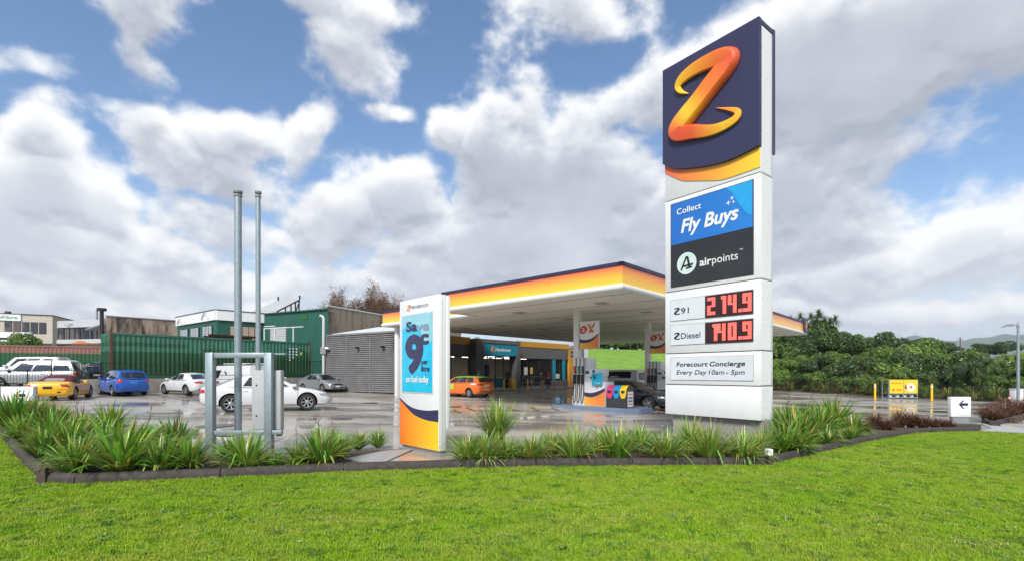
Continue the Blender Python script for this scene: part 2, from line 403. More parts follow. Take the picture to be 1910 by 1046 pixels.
# lawn: everything in front of the kerb, with a soft swell
def lawn_z(x, y): return gz(x, y) + .03 * (mnoise.noise(Vector((x * .22, y * .3, 3.1)))) + .012 * mnoise.noise(Vector((x * 1.1, y * 1.3, 9)))
mb = MB()
outer = [p.copy() for p in offset_line(kerb_pts, .06)]
ends = [outer[0] + Vector((-30, 18, 0))] + outer + [at(1990, 812), at(2300, 822)]
NY = 26
for p in ends:
    q = Vector((p.x * .42 if abs(p.x) < 40 else p.x * .9, min(1.2, p.y * .15), 0))
    if p is ends[0]: q = Vector((-45, 1.2, 0))
    for k in range(NY + 1):
        t = k / NY; w = p.lerp(q, t); mb.v.append((w.x, w.y, (lawn_z(w.x, w.y) if k else gz(w.x, w.y)) - .01))
for i in range(len(ends) - 1):
    for k in range(NY):
        a = i * (NY + 1) + k; mb.f.append([a, a + 1, a + NY + 2, a + NY + 1]); mb.m.append(0)
lawn = tag(mb.build('lawn', lawn_mat(), fix=True, smooth=180), kind='structure')
# garden bed soil between the kerb and the car park
SOIL = mat('bark and soil', (.055, .038, .026), .9, c2=(.13, .095, .06), scale=18, bump=.8, bscale=45, bdist=.03)
inner = offset_line(kerb_pts, .12)
depth = [2.2, 2.4, 2.4, 2.6, 2.6, 2.5, 2.5, 2.6, 2.6, 2.8, 3.0, 3.2, 3.2, 2.4, 1.6, 1.3, 1.0]
mb = MB(); back = []
for p, d, tn in zip(inner, depth, offset_line(kerb_pts, 1.0)):
    n = (tn - p); n.z = 0; n.normalize()
    for t, h in ((0, .03), (.12, .045), (.5, .05), (.85, .02), (1, -.07)):
        w = p + n * d * t; mb.v.append((w.x, w.y, gz(w.x, w.y) + h))
for i in range(len(inner) - 1):
    for k in range(4):
        a = i * 5 + k; mb.f.append([a, a + 1, a + 6, a + 5]); mb.m.append(0)
tag(mb.build('garden_soil', SOIL, smooth=180), kind='structure')
def bed_h(x, y): return gz(x, y) + .10
# kerb pieces
KERB = mat('weathered kerb concrete', (.026, .021, .018), .8, c2=(.07, .058, .05), scale=9, bump=.6, bscale=40, bdist=.01)
kerb = empty('garden_kerb', kerb_pts[8], kind='structure'); kerb['label'] = 'dark rounded concrete kerb along the front of the planted bed'
def kerb_piece(a, b, parent, o0=(0, 0, 0)):
    mb = MB(); prof = [(-.02, -.08), (-.02, .06), (.0, .115), (.04, .145), (.09, .15), (.14, .12), (.16, .06), (.16, -.08)]
    t = (b - a); t.z = 0; t.normalize(); n = Vector((-t.y, t.x, 0))
    K = 6
    for s in range(K + 1):
        p = a.lerp(b, s / K)
        wob = .008 * math.sin(s * 2.1 + a.x * 3)
        for u, h in prof: q = p + n * (u + wob); mb.v.append((q.x - o0[0], q.y - o0[1], gz(q.x, q.y) + h - o0[2]))
    P_ = len(prof)
    for s in range(K):
        for k in range(P_ - 1):
            i = s * P_ + k; mb.f.append([i, i + 1, i + P_ + 1, i + P_]); mb.m.append(0)
    mb.f.append(list(range(P_))); mb.m.append(0); mb.f.append([K * P_ + k for k in range(P_)][::-1]); mb.m.append(0)
    return mb.build('kerb_segment', KERB, parent, smooth=50)
def kerb_run(pts, parent, seg=2.4):
    carry = 0
    for a, b in zip(pts[:-1], pts[1:]):
        L = (b - a).length; n = max(1, round(L / seg)); g = .008 / L
        for k in range(n): kerb_piece(a.lerp(b, k / n + g), a.lerp(b, (k + 1) / n - g), parent, parent.location)
kerb_run(kerb_pts, kerb)
# concrete crossing and the far garden bed on the right
PATH = mat('pale damp footpath concrete', (.42, .41, .395), .5, c2=(.33, .32, .30), scale=1.2, bump=.15, bscale=60)
pth = [at(1815,804.5), at(1850,797), at(1830,789), at(1850,786), at(1905,797), at(2050,800), at(2050,816), at(1910,812.5)]
mb = MB(); mb.add([(p.x, p.y, gz(p.x, p.y) - .012) for p in pth], [list(range(len(pth)))]); tag(mb.build('footpath', PATH), kind='structure')
bed2 = [at(1832,786), at(1850,789), at(1875,786), at(1910,778), at(2010,765), at(2010,748), at(1885,756), at(1850,770)]
mb = MB(); mb.add([(p.x, p.y, gz(p.x, p.y) + .02) for p in bed2], [list(range(len(bed2)))]); tag(mb.build('garden_soil', SOIL), kind='structure')
kerb2 = empty('garden_kerb', at(1840, 786), kind='structure')
kerb_run([at(1832,781), at(1836,788), at(1856,792.5), at(1864,790), at(1910,778), at(1990,763)], kerb2, 1.6)
LSTEP = mat('old timber sleeper', (.10, .075, .05), .8, c2=(.05, .038, .028), scale=8, bump=.5)
for i, px in enumerate((1884, 1892, 1900, 1908)):
    p = at(px, 786 - i * 2.6); MB().bbox(-.16, .16, -.12, .12, -.1, .22, .03).build('kerb_step', LSTEP, kerb2, loc=Vector((p.x, p.y - .15, p.z)) - kerb2.location, rz=.5)

# ================================================================== SIGNS
def sign_frame(name, pc, d0, ux, uy, W, D, base_z, label, cat):
    x0 = (pc - PCX) / FPX * d0
    c = Vector((x0 + ux * W / 2 + uy * D / 2, d0 + uy * W / 2 - ux * D / 2, base_z))
    return empty(name, c, math.atan2(-uy, -ux), label, cat)
def swoosh(parent, name, mt, top, bot, y, th):     # band between two curves given as (x,z) lists
    n = len(top); mb = MB(); mb.prism(top + bot[::-1], y - th, y); return mb.build(name, mt, parent)
def crv(pts, n=24):                                 # smooth curve through (x,z) points
    out = []
    P_ = [pts[0]] + list(pts) + [pts[-1]]
    for i in range(1, len(P_) - 2):
        for k in range(n):
            t = k / n; a, b, c, d = P_[i-1], P_[i], P_[i+1], P_[i+2]
            out.append(tuple(.5 * ((2*b[j]) + (-a[j]+c[j])*t + (2*a[j]-5*b[j]+4*c[j]-d[j])*t*t + (-a[j]+3*b[j]-3*c[j]+d[j])*t**3) for j in range(len(b))))
    out.append(tuple(pts[-1])); return out
YEL, ORG, RED_ = (.90, .52, .02), (.85, .20, .02), (.78, .10, .03)
def mix3(a, b, t): return tuple(x + (y - x) * t for x, y in zip(a, b))
Z_PATH = [(.83,9.376,.004),(.60,9.52,.065),(.50,9.70,.10),(.64,9.86,.15),(.98,9.945,.185),(1.38,9.95,.21),(1.75,9.89,.24),(1.99,9.72,.27),(1.84,9.52,.295),(1.50,9.27,.30),(1.12,8.98,.30),(.74,8.72,.31),(.53,8.53,.30),(.62,8.38,.235),(.98,8.27,.20),(1.45,8.12,.155),(1.85,8.09,.125),(2.15,8.15,.105),(2.20,8.29,.085),(2.02,8.43,.055),(1.63,8.644,.004)]
def ribbon_mesh(scale=1.0, n=9, col_fn=None, depth=.17):
    pts = crv(Z_PATH, n); cx, cz = 1.35, 9.07
    mb = MB(); cols = []; K = 12
    for i, (x, z, w) in enumerate(pts):
        a = pts[max(0, i-2)]; b = pts[min(len(pts)-1, i+2)]; tx, tz = b[0]-a[0], b[1]-a[1]; L = math.hypot(tx, tz) or 1; nx, nz = -tz/L, tx/L
        f = i / (len(pts) - 1)
        c = col_fn(f)
        # ribbon section: flat bright face with a bevel towards the lower right edge
        sec = [(-1, 0), (-.99, .50), (-.93, .62), (-.4, .80), (.2, 1.0), (.58, 1.02), (.66, .92), (.98, .16), (1, 0), (.8, -.10), (0, -.12), (-.8, -.10)]
        dep = min(depth, .015 + w * .62)
        for k in range(K):
            u2, d = sec[k]
            mb.v.append(((x + nx * u2 * w - cx) * scale, -(d * dep + .02) * scale, (z + nz * u2 * w - cz) * scale))
            e = max(0, (u2 - .60) / .40) * .85  # shade on the bevelled edge, put into the tint as dark red
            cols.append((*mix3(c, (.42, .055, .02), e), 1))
    for i in range(len(pts) - 1):
        for k in range(K):
            mb.f.append([i*K+k, i*K+(k+1)%K, (i+1)*K+(k+1)%K, (i+1)*K+k]); mb.m.append(0)
    return mb, cols
def z_colors(f):
    ks = [(0, YEL), (.12, YEL), (.27, ORG), (.36, RED_), (.47, ORG), (.53, YEL), (.62, RED_), (.70, RED_), (.80, YEL), (1, ORG)]
    for (a, ca), (b, cb) in zip(ks[:-1], ks[1:]):
        if f <= b: return mix3(ca, cb, (f - a) / (b - a))
    return ORG
TINT = tint_mat('logo paint with edge shade', .5, .05)
NAVYMARK = mat('navy print mark', (.02, .022, .075), .4)
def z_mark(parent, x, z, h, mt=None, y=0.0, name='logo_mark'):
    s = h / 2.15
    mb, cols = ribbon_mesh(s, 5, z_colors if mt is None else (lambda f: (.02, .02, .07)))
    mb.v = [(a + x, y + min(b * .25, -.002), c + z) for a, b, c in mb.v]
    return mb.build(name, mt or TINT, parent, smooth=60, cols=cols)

# ---- the tall price pylon
PW, PD = 2.70, .66
gzp = gz(5.5, 13)
py = sign_frame('price_pylon_sign', 1418, 12, -.6125, .7904, PW, PD, gzp, 'tall white price pylon with navy top panel and orange ribbon emblem', 'sign')
def PX(t): return PW / 2 - t
def PZ(z): return z - gzp
FY = -PD / 2
PLINTH = mat('pylon plinth paint', (.30, .29, .275), .6, c2=(.25, .24, .23))
MB().bbox(-PW/2 + .16, PW/2 + .02, -PD/2 + .14, PD/2 - .06, -.3, PZ(.60), .01).build('plinth', PLINTH, py)
lev = [.585, 1.438, 2.312, 4.065, 6.665, 10.30]
SEAM = mat('seam shadow gap rubber', (.03, .03, .035), .7)
for i, (a, b) in enumerate(zip(lev[:-1], lev[1:])):
    MB().bbox(-PW/2, PW/2, FY, PD/2, PZ(a) + .012, PZ(b) - .012, .006).build('cladding_panel', WHITE, py, smooth=30)
    if i: MB().box(-PW/2 + .03, PW/2 - .03, FY + .03, PD/2 - .03, PZ(a) - .013, PZ(a) + .013).build('joint', SEAM, py)
# cover strip down the near edge and rivets on the side
for z0, z1 in zip(lev[:-1], lev[1:]):
    MB().box(PW/2, PW/2 + .006, FY + .05, PD/2 - .12, PZ(z0) + .03, PZ(z1) - .03).build('side_sheet', WHITE, py)
mb = MB()
for k in range(14):
    z = .9 + k * .68
    for yy in (FY + .1, FY + .36): mb.lathe([(.011, 0), (.008, .004), (0, .005)], 8, 'x', (PW/2 + .006, yy, PZ(z)))
mb.build('rivets', GREYP, py)['kind'] = 'stuff'
# curved white foot of the top section, orange to yellow band, navy shield
mid = lambda pts: [(PX(t), PZ(z)) for t, z in crv([(t, z) for t, z in pts], 10)]
ob = mid([(2.70,7.50),(2.15,7.12),(1.61,6.945),(1.1,6.80),(.75,6.765),(0,6.785)])
nb = mid([(2.70,7.74),(2.3,7.49),(1.856,7.35),(1.313,7.235),(.7,7.19),(0,7.285)])
OG = grad_mat('orange to yellow print', [(0, (.80, .12, .06)), (.45, (.88, .30, .03)), (1, (.92, .60, .03))], 0, -1.35, 1.35)
mb = MB(); mb.prism(ob + [(PW/2, PZ(7.9)), (-PW/2, PZ(7.9))], FY - .02, FY - .001); mb.build('colour_band', OG, py)
NW = PW / 2 + .02
nb2 = [(max(-NW, min(NW, x * NW / (PW/2))), z) for x, z in nb]
mb = MB(); mb.prism(nb2 + [(NW, PZ(10.42)), (-NW, PZ(10.42))], FY - .10, FY + .03); mb.build('emblem_panel', NAVY, py)
mb = MB(); mb.prism([(x, z) for x, z in nb2] + [(NW, PZ(10.42)), (-NW, PZ(10.42))], PD/2 - .03, PD/2 + .09); mb.build('emblem_panel', NAVY, py)
MB().box(-NW + .02, NW - .005, FY + .03, PD/2 - .03, PZ(10.30), PZ(10.405)).build('top_cap', NAVY, py)
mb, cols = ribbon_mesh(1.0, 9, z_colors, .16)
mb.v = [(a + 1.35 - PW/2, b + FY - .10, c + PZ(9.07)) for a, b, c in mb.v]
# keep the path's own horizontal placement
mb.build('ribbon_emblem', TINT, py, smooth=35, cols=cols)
# advertising light box
def wave_panel():
    MB().box(PX(2.515), PX(.155), FY - .012, FY - .001, PZ(4.18), PZ(6.54)).build('screen_frame', DGREY, py)
    BL = grad_mat('blue advert print', [(0, (.005, .13, .50)), (1, (.01, .20, .62))], 0, -1.2, 1.2, .12, .6)
    MB().box(PX(2.49), PX(.18), FY - .02, FY - .0125, PZ(5.365), PZ(6.52)).build('advert_panel', BL, py)
    CY = mat('bright blue print', (.01, .36, .78), .12, coat=.6)
    c = [(PX(t), PZ(z)) for t, z in crv([(.87,6.518),(.70,6.36),(.58,6.12),(.42,5.88),(.30,5.72),(.185,5.66)], 6)]
    mb = MB(); mb.prism(c + [(PX(.185), PZ(6.518))], FY - .0225, FY - .0205); mb.build('advert_wave', CY, py)
    BK = mat('black advert print', (.012, .012, .014), .1, coat=.6)
    MB().box(PX(2.49), PX(.18), FY - .02, FY - .0125, PZ(4.20), PZ(5.358)).build('advert_panel', BK, py)
wave_panel()
TY = FY - .022
text('Collect', PX(2.305), PZ(6.19), WHITETXT, py, TY, .165, .74, .012)
text('Fly Buys', PX(2.16), PZ(5.655), WHITETXT, py, TY, .37, 1.62, .03, .22)
mb = MB()
for x, z, r in ((PX(.80), 6.12, .075), (PX(.70), 6.22, .06), (PX(.66), 6.11, .05)):
    pts = [(x + r * (1 if k % 2 == 0 else .28) * math.cos(k * math.pi / 4), PZ(z) + r * (1 if k % 2 == 0 else .28) * math.sin(k * math.pi / 4)) for k in range(8)]
    mb.prism(pts, TY - .006, TY - .001)
mb.build('sparkle', WHITETXT, py)
MINT = mat('pale mint print', (.62, .76, .72), .4)
mb = MB(); mb.prism([(PX(2.0) + .30 * math.cos(k * math.pi / 20), PZ(4.78) + .30 * math.sin(k * math.pi / 20)) for k in range(40)], TY - .004, TY); mb.build('roundel', MINT, py)
mb = MB(); X0, Z0 = PX(2.0), PZ(4.78)
for a, b in (((-.17, -.17), (.0, .19)), ((.02, .19), (.10, -.14)), ((-.10, -.07), (.20, -.045)), ((-.02, -.14), (.17, -.115))):
    mb.beam((X0 + a[0], TY - .006, Z0 + a[1]), (X0 + b[0], TY - .006, Z0 + b[1]), .05 if a[0] != .02 else .06, .004, (0, 1, 0))
mb.build('roundel_letter', BKP := mat('black print', (.012, .012, .014), .3), py)
text('air', PX(1.60), PZ(4.635), WHITETXT, py, TY, .215, .33, .022)
text('points', PX(1.245), PZ(4.635), WHITETXT, py, TY, .215, .70, -.004)
text('TM', PX(.505), PZ(4.84), WHITETXT, py, TY, .045, .085)
# price rows
PANEL = mat('frosted price panel', (.66, .69, .72), .2, c2=(.62, .65, .68), coat=.3)
LEDB = mat('led module face', (.035, .012, .012), .3)
RIM = mat('thin panel rim', (.42, .44, .46), .4)
LED = emit_mat('red led', (1, .10, .08), 1.5, (.5, .05, .04))
SEGS = {'0': 'abcdef', '1': 'bc', '2': 'abged', '4': 'fgbc', '9': 'abcdfg'}
def led_row(s, x0, x1, z0, z1, slots):
    DW, DH = (x1 - x0) * .178, (z1 - z0) * .80
    zc = z0 + (z1 - z0) * .1
    for ch, fx in zip(s, slots):
        mb = MB(); px_ = x0 + (x1 - x0) * fx; nx_, nz_ = 5, 11; sx_, sz_ = DW / nx_, DH / nz_
        on = set()
        if ch == '.': on = {(0, 0), (1, 0), (0, 1), (1, 1)}
        elif ch == '1': on = {(i, j) for i in (2, 3) for j in range(nz_)} | {(1, 9), (1, 10)}
        else:
            for g in SEGS[ch]:
                if g in 'adg':
                    j0 = {'a': 9, 'g': 5, 'd': 0}[g]; on |= {(i, j) for i in range(nx_) for j in (j0, j0 + (1 if g != 'g' else 0))}
                else:
                    i0 = 0 if g in 'ef' else 3; on |= {(i0 + q, j) for q in (0, 1) for j in (range(5, 11) if g in 'bf' else range(0, 6))}
        for i, j in on:
            mb.box(px_ + i * sx_ + sx_ * .07, px_ + (i + 1) * sx_ - sx_ * .07, FY - .035, FY - .026, zc + j * sz_ + sz_ * .07, zc + (j + 1) * sz_ - sz_ * .07)
        mb.build('led_digit' if ch != '.' else 'led_point', LED, py)
for zt, zb, nm, tw, num, sl in ((3.815, 3.24, '91', .24, '214.9', (.05, .32, .50, .715, .80)), (3.105, 2.552, 'Diesel', .585, '140.9', (.13, .27, .50, .715, .80))):
    MB().box(PX(2.53), PX(.155), FY - .006, FY - .001, PZ(zb) - .02, PZ(zt) + .02).build('panel_rim', RIM, py)
    MB().box(PX(2.512), PX(1.455), FY - .016, FY - .007, PZ(zb), PZ(zt)).build('price_panel', PANEL, py)
    MB().box(PX(1.445), PX(.17), FY - .026, FY - .007, PZ(zb), PZ(zt)).build('led_module', LEDB, py)
    z_mark(py, PX(2.30), PZ((zt + zb) / 2 - .03), .20, NAVYMARK, FY - .018)
    text(nm, PX(2.175), PZ((zt + zb) / 2 - .11), NAVYTXT, py, FY - .017, .165, tw, .004)
    led_row(num, PX(1.445), PX(.17), PZ(zb), PZ(zt), sl)
MB().box(PX(2.53), PX(.155), FY - .006, FY - .001, PZ(1.555), PZ(2.21)).build('panel_rim', RIM, py)
MB().box(PX(2.512), PX(.172), FY - .016, FY - .007, PZ(1.573), PZ(2.193)).build('notice_panel', PANEL, py)
text('Forecourt', PX(2.32), PZ(1.945), NAVYTXT, py, FY - .017, .125, .945, .018, .18); text('Concierge', PX(2.32 - 1.005), PZ(1.945), NAVYTXT, py, FY - .017, .125, .95, .018, .18)
for w_, x_, l_ in (('Every', 0, .50), ('Day', .565, .345), ('10am', .975, .44), ('-', 1.465, .06), ('5pm', 1.585, .36)): text(w_, PX(2.32 - x_), PZ(1.725), NAVYTXT, py, FY - .017, .125, l_, .004, .18)

# ---- the small promotion sign on the slab
HW, HD = 1.53, .26
gzh = -.03
hs = sign_frame('promotion_sign', 818.4, 10.1, -.692, .722, HW, HD, gzh, 'upright white sign with cyan fuel discount poster and orange foot', 'sign')
HX = lambda t: HW / 2 - t
HZ = lambda z: z - gzh
hy_ = -HD / 2
STEELP = mat('stainless plinth', (.48, .47, .45), .35, .6, c2=(.40, .39, .37))
MB().bbox(-HW/2 + .04, HW/2 - .03, hy_ + .05, HD/2 - .04, .02, HZ(.16), .006).build('plinth', STEELP, hs)
for x in (-HW/2 + .1, HW/2 - .12): MB().bbox(x - .16, x + .16, hy_ - .02, HD/2 + .04, .076, .10, .006).build('base_plate', STEELP, hs)
mb = MB(); mb.bbox(-HW/2, HW/2, hy_, hy_ + .19, HZ(.145), HZ(3.385), .012); mb.build('casing', WHITE, hs, smooth=30)
MB().bbox(-HW/2 + .01, HW/2 + .012, hy_ + .192, HD/2 + .02, HZ(.60), HZ(3.37), .01).build('rear_cover', WHITE, hs, smooth=30)
MB().box(HW/2, HW/2 + .004, hy_ + .085, hy_ + .09, HZ(.2), HZ(3.3)).build('joint', RIM, hs)
MB().box(HX(1.425), HX(.19), hy_ - .010, hy_ - .001, HZ(1.325), HZ(3.06)).build('poster_frame', STEELW, hs)
def poster_mat():
    m, nt, b, N, Lk = new_mat('cyan poster print'); tc = N.new('ShaderNodeTexCoord'); v = tc.outputs['Object']
    n = noise_node(nt, 2.4, 3, .5, v, .4); Lk.new(ramp_node(nt, n.outputs['Fac'], [(.3, (.004, .42, .70)), (.7, (.01, .54, .80))]), b.inputs['Base Color'])
    b.inputs['Roughness'].default_value = .12; b.inputs['Coat Weight'].default_value = .7; b.inputs['Coat Roughness'].default_value = .03
    return m
CYAN = poster_mat()
MB().box(HX(1.40), HX(.215), hy_ - .016, hy_ - .0105, HZ(1.35), HZ(3.035)).build('poster', CYAN, hs)
PALEC = mat('pale cyan print', (.30, .62, .72), .15, coat=.6)
c = [(HX(t), HZ(z)) for t, z in crv([(1.398,2.72),(1.22,2.80),(1.02,2.84),(.80,2.78),(.62,2.60),(.46,2.42),(.34,2.38),(.217,2.46)], 6)]
mb = MB(); mb.prism(c + [(HX(.217), HZ(3.033)), (HX(1.398), HZ(3.033))], hy_ - .018, hy_ - .0165); mb.build('poster_sky', PALEC, hs)
DENIM = mat('deep indigo print', (.014, .013, .062), .2, c2=(.03, .025, .11), scale=30, coat=.5)
PY_ = hy_ - .018
GREYT = mat('faded grey print', (.20, .32, .42), .2, coat=.5)
text('Sa', HX(1.20), HZ(2.685), DENIM, hs, PY_, .215, .40, .04, .0)
text('ve', HX(.79), HZ(2.67), GREYT, hs, PY_, .20, .46, .04)
text('9', HX(1.19), HZ(1.80), DENIM, hs, PY_, .80, .585, .05)
text('c', HX(.63), HZ(2.39), DENIM, hs, PY_, .30, .27, .05)
text('per', HX(.60), HZ(1.955), DENIM, hs, PY_, .105, .23, .03)
text('litre', HX(.61), HZ(1.80), DENIM, hs, PY_, .115, .30, .03)
text('on fuel today', HX(1.21), HZ(1.565), WHITETXT, hs, PY_, .135, .87, .03)
z_mark(hs, HX(1.145), HZ(3.205), .14, None, hy_ - .002)
text('Henderson', HX(1.08), HZ(3.165), NAVYTXT, hs, hy_, .105, .71)
wt = crv([(HX(1.515),HZ(1.20)),(HX(1.2),HZ(1.06)),(HX(.895),HZ(.985)),(HX(.45),HZ(.965)),(HX(.012),HZ(1.0))], 8)
wb = crv([(HX(1.515),HZ(1.165)),(HX(1.2),HZ(.98)),(HX(.895),HZ(.838)),(HX(.45),HZ(.76)),(HX(.012),HZ(.748))], 8)
swoosh(hs, 'wave_band', NAVY, wt, wb, hy_ - .001, .004)
OG2 = grad_mat('orange to yellow foot print', [(0, (.80, .17, .02)), (.5, (.90, .36, .02)), (1, (.92, .58, .02))], 0, -.76, .76)
mb = MB(); mb.prism(wb + [(HX(.012), HZ(.155)), (HX(1.515), HZ(.155))], hy_ - .0045, hy_ - .001); mb.build('foot_panel', OG2, hs)
# concrete slab and pit lid it stands on
SLAB = mat('damp slab concrete', (.30, .26, .21), .3, c2=(.40, .36, .30), scale=2.5, coat=.4)
sl = [at(650,866), at(716,868.5), at(862,864), at(838,838), at(770,839)]
mb = MB(); mb.plan([(p.x, p.y) for p in [at(713.5,872), at(868,867), at(848,840), at(778,841.5)]], gzh - .12, gzh + .075); tag(mb.build('concrete_slab', SLAB), kind='structure')
lid = [at(643,861), at(711,872), at(774,842), at(716,846)]
LIDM = mat('pit lid concrete', (.34, .33, .32), .45, c2=(.26, .25, .245), scale=5, stretch=(1, 6, 1), bump=.2)
mb = MB(); mb.plan([(p.x, p.y) for p in lid], gzh - .12, gzh + .092); tag(mb.build('pit_lid', LIDM), 'flat ribbed concrete pit lid beside the promotion sign', 'pit lid')

# ---- galvanised frame with two tall posts and a cabinet
fl, fr_ = at(393, 845), at(502, 846)
fz = gz(fl.x, fl.y)
fd = (fr_ - fl); fd.z = 0; fw = fd.length; fa = math.atan2(fd.y, fd.x)
frm = empty('galvanised_frame', (fl.x, fl.y, fz), fa, 'galvanised steel post frame with two tall capped poles and cabinet', 'post frame')
topz = EYE + (PHY - 657) / FPX * fl.y - fz
def hollow(x, y, w, z0, z1, nm='post'): return MB().bbox(x - w/2, x + w/2, y - w/2, y + w/2, z0, z1, .012).build(nm, GALV, frm, smooth=40)
hollow(0, 0, .16, -.2, topz); hollow(fw, 0, .16, -.2, topz)
MB().bbox(.082, fw - .082, -.05, .05, topz - .11, topz - .002, .008).build('rail', GALV, frm, smooth=40)
lowz = EYE + (PHY - 802) / FPX * fl.y - fz
MB().bbox(.082, fw + .28, -.05, .05, lowz - .09, lowz, .008).build('rail', GALV, frm, smooth=40)
MB().box(fw - .02, fw + .30, .08, .14, topz - .035, topz - .003).build('bracket', GALV, frm)
for px, w, tp, n_ in ((444, .155, 357, 0), (481.5, .105, 358, 1)):
    d = 11.15; p = ray(px, 700, d); lx = (p.x - fl.x) * math.cos(fa) + (p.y - fl.y) * math.sin(fa); ly = -(p.x - fl.x) * math.sin(fa) + (p.y - fl.y) * math.cos(fa)
    zt = EYE + (PHY - tp) / FPX * d - fz
    po = MB().tube([(lx, ly, -.2), (lx, ly, zt - .12)], w / 2, 20).build('pole', GALV, frm, smooth=50)
    MB().lathe([(w*.5, -.14), (w*.5+.012, -.13), (w*.5+.012, -.09), (w*.46, -.085), (w*.46, -.05), (w*.5+.02, -.045), (w*.5+.02, 0), (w*.42, .004), (0, .004)], 20, 'z', (lx, ly, zt)).build('pole_cap', GREYP, po, smooth=40)
    for zz in (zt * .36, zt * .72): MB().lathe([(w*.5+.003, -.012), (w*.5+.006, 0), (w*.5+.003, .012)], 20, 'z', (lx, ly, zz)).build('weld_band', GALV, po, smooth=60)
CAB = mat('pale grey cabinet paint', (.42, .43, .44), .45, c2=(.37, .38, .39))
p0, p1 = ray(486, 0, 11.0), ray(533, 0, 10.85)
cz0, cz1 = EYE + (PHY - 799) / FPX * 10.9 - fz, EYE + (PHY - 690) / FPX * 10.9 - fz
def loc(p): return ((p.x - fl.x) * math.cos(fa) + (p.y - fl.y) * math.sin(fa))
xa, xb = loc(p0), loc(p1)
cb = MB().bbox(xa, xb, .09, .24, cz0, cz1, .01).build('cabinet', CAB, frm, smooth=30)
MB().bbox(xa + .012, xb - .012, .078, .089, cz0 + .02, cz1 - .02, .004).build('cabinet_door', CAB, cb, smooth=30)
for x in (xa + .11, xb - .14):
    for z in (cz0 + .32, cz1 - .32): MB().lathe([(.018, 0), (.015, .012), (0, .014)], 10, 'y', (x, .066, z)).build('lock', DARK, cb)
MB().box(xb - .10, xb + .0, .07, .14, cz0 - .12, cz0 - .02).build('bracket', DARK, frm)
# ================================================================== FORECOURT
RLA = math.atan2(RX.y, RX.x)
def rl_empty(name, r, l, z, label=None, cat=None, group=None, turn=0.0): return empty(name, rl(r, l, z), RLA + turn, label, cat, group)
FASC = grad_mat('fascia sunset print', [(0, (.88, .56, .05)), (.38, (.88, .46, .04)), (.72, (.84, .26, .05)), (1, (.72, .12, .07))], 2, 5.27, 5.97, .28, .3)
SOFF = mat('soffit sheet', (.86, .83, .76), .6, c2=(.80, .77, .70), scale=.8, bump=.05, bscale=20)
can = rl_empty('forecourt_canopy', 0, 0, 0, 'broad flat canopy with yellow to orange fascia over the pumps', 'canopy')
NR, NL, CR, CLn = 2.4, 10.9, 31.0, 20.4
outline = [(0, 0), (CR, 0), (CR, CLn), (NR, CLn), (NR, NL), (0, NL)]
ins = [(.12, .12), (CR-.12, .12), (CR-.12, CLn-.12), (NR+.12, CLn-.12), (NR+.12, NL-.12), (.12, NL-.12)]
MB().plan(ins, 5.06, 5.14).build('soffit', SOFF, can)
MB().plan(ins, 5.80, 5.90).build('unseen_roof_deck', GREYP, can)  # unseen slab above the soffit, put in to block light
for (a, b) in zip(outline, outline[1:] + outline[:1]):
    A, B = Vector((*a, 0)), Vector((*b, 0)); d = (B - A); L = d.length; d.normalize(); nrm = Vector((d.y, -d.x, 0))
    n = max(1, round(L / 4.0))
    for k in range(n):
        p, q = A + d * (L * k / n + .006), A + d * (L * (k + 1) / n - .006)
        i0 = p - nrm * .06; i1 = q - nrm * .06
        MB().add([(*p.xy, 5.25), (*q.xy, 5.25), (*i1.xy, 5.25), (*i0.xy, 5.25), (*p.xy, 5.97), (*q.xy, 5.97), (*i1.xy, 5.97), (*i0.xy, 5.97)],
                 [(0,3,2,1),(4,5,6,7),(0,1,5,4),(1,2,6,5),(2,3,7,6),(3,0,4,7)]).build('fascia_panel', FASC, can)
    # rounded white lower trim
    mb = MB(); prof = [(-.10, 5.245), (.03, 5.245), (.07, 5.20), (.075, 5.13), (.05, 5.06), (-.02, 5.02), (-.12, 5.03), (-.16, 5.055)]
    for P_ in (A + d * -.0, B + d * .0):
        e = 1 if P_ is not A else -1
        for u, z in prof:
            q = P_ + nrm * u + d * (u * (1 if (P_ - A).length > .01 else -1)); mb.v.append((q.x, q.y, z))
    m_ = len(prof)
    for k in range(m_ - 1): mb.f.append([k, k+1, m_+k+1, m_+k]); mb.m.append(0)
    mb.build('lower_trim', WHITE, can, smooth=60)
    p, q = A - d * .05, B + d * .05
    mb = MB(); mb.add([(*(p + nrm*.05).xy, 5.975), (*(q + nrm*.05).xy, 5.975), (*(q - nrm*.15).xy, 5.975), (*(p - nrm*.15).xy, 5.975), (*(p + nrm*.05).xy, 6.10), (*(q + nrm*.05).xy, 6.10), (*(q - nrm*.15).xy, 6.10), (*(p - nrm*.15).xy, 6.10)],
                      [(0,3,2,1),(4,5,6,7),(0,1,5,4),(1,2,6,5),(2,3,7,6),(3,0,4,7)]).build('top_edge', NAVY, can)
for k in range(12): MB().box(2.5*k + 1.2, 2.5*k + 1.225, .2, CLn - .2 if 2.5*k > 2.2 else NL - .2, 5.048, 5.0595).build('soffit_seam', GREYP, can)
DISC = mat('downlight glass', (.40, .39, .36), .3)
for r in (3.0, 7.5, 12, 16.5, 21, 26):
    for l in (2.8, 8.0, 13.5, 17.3):
        if r < 3.5 and l > 9: continue
        MB().bbox(r - .28, r + .28, l - .28, l + .28, 5.028, 5.058, .01).build('downlight', DISC, can)
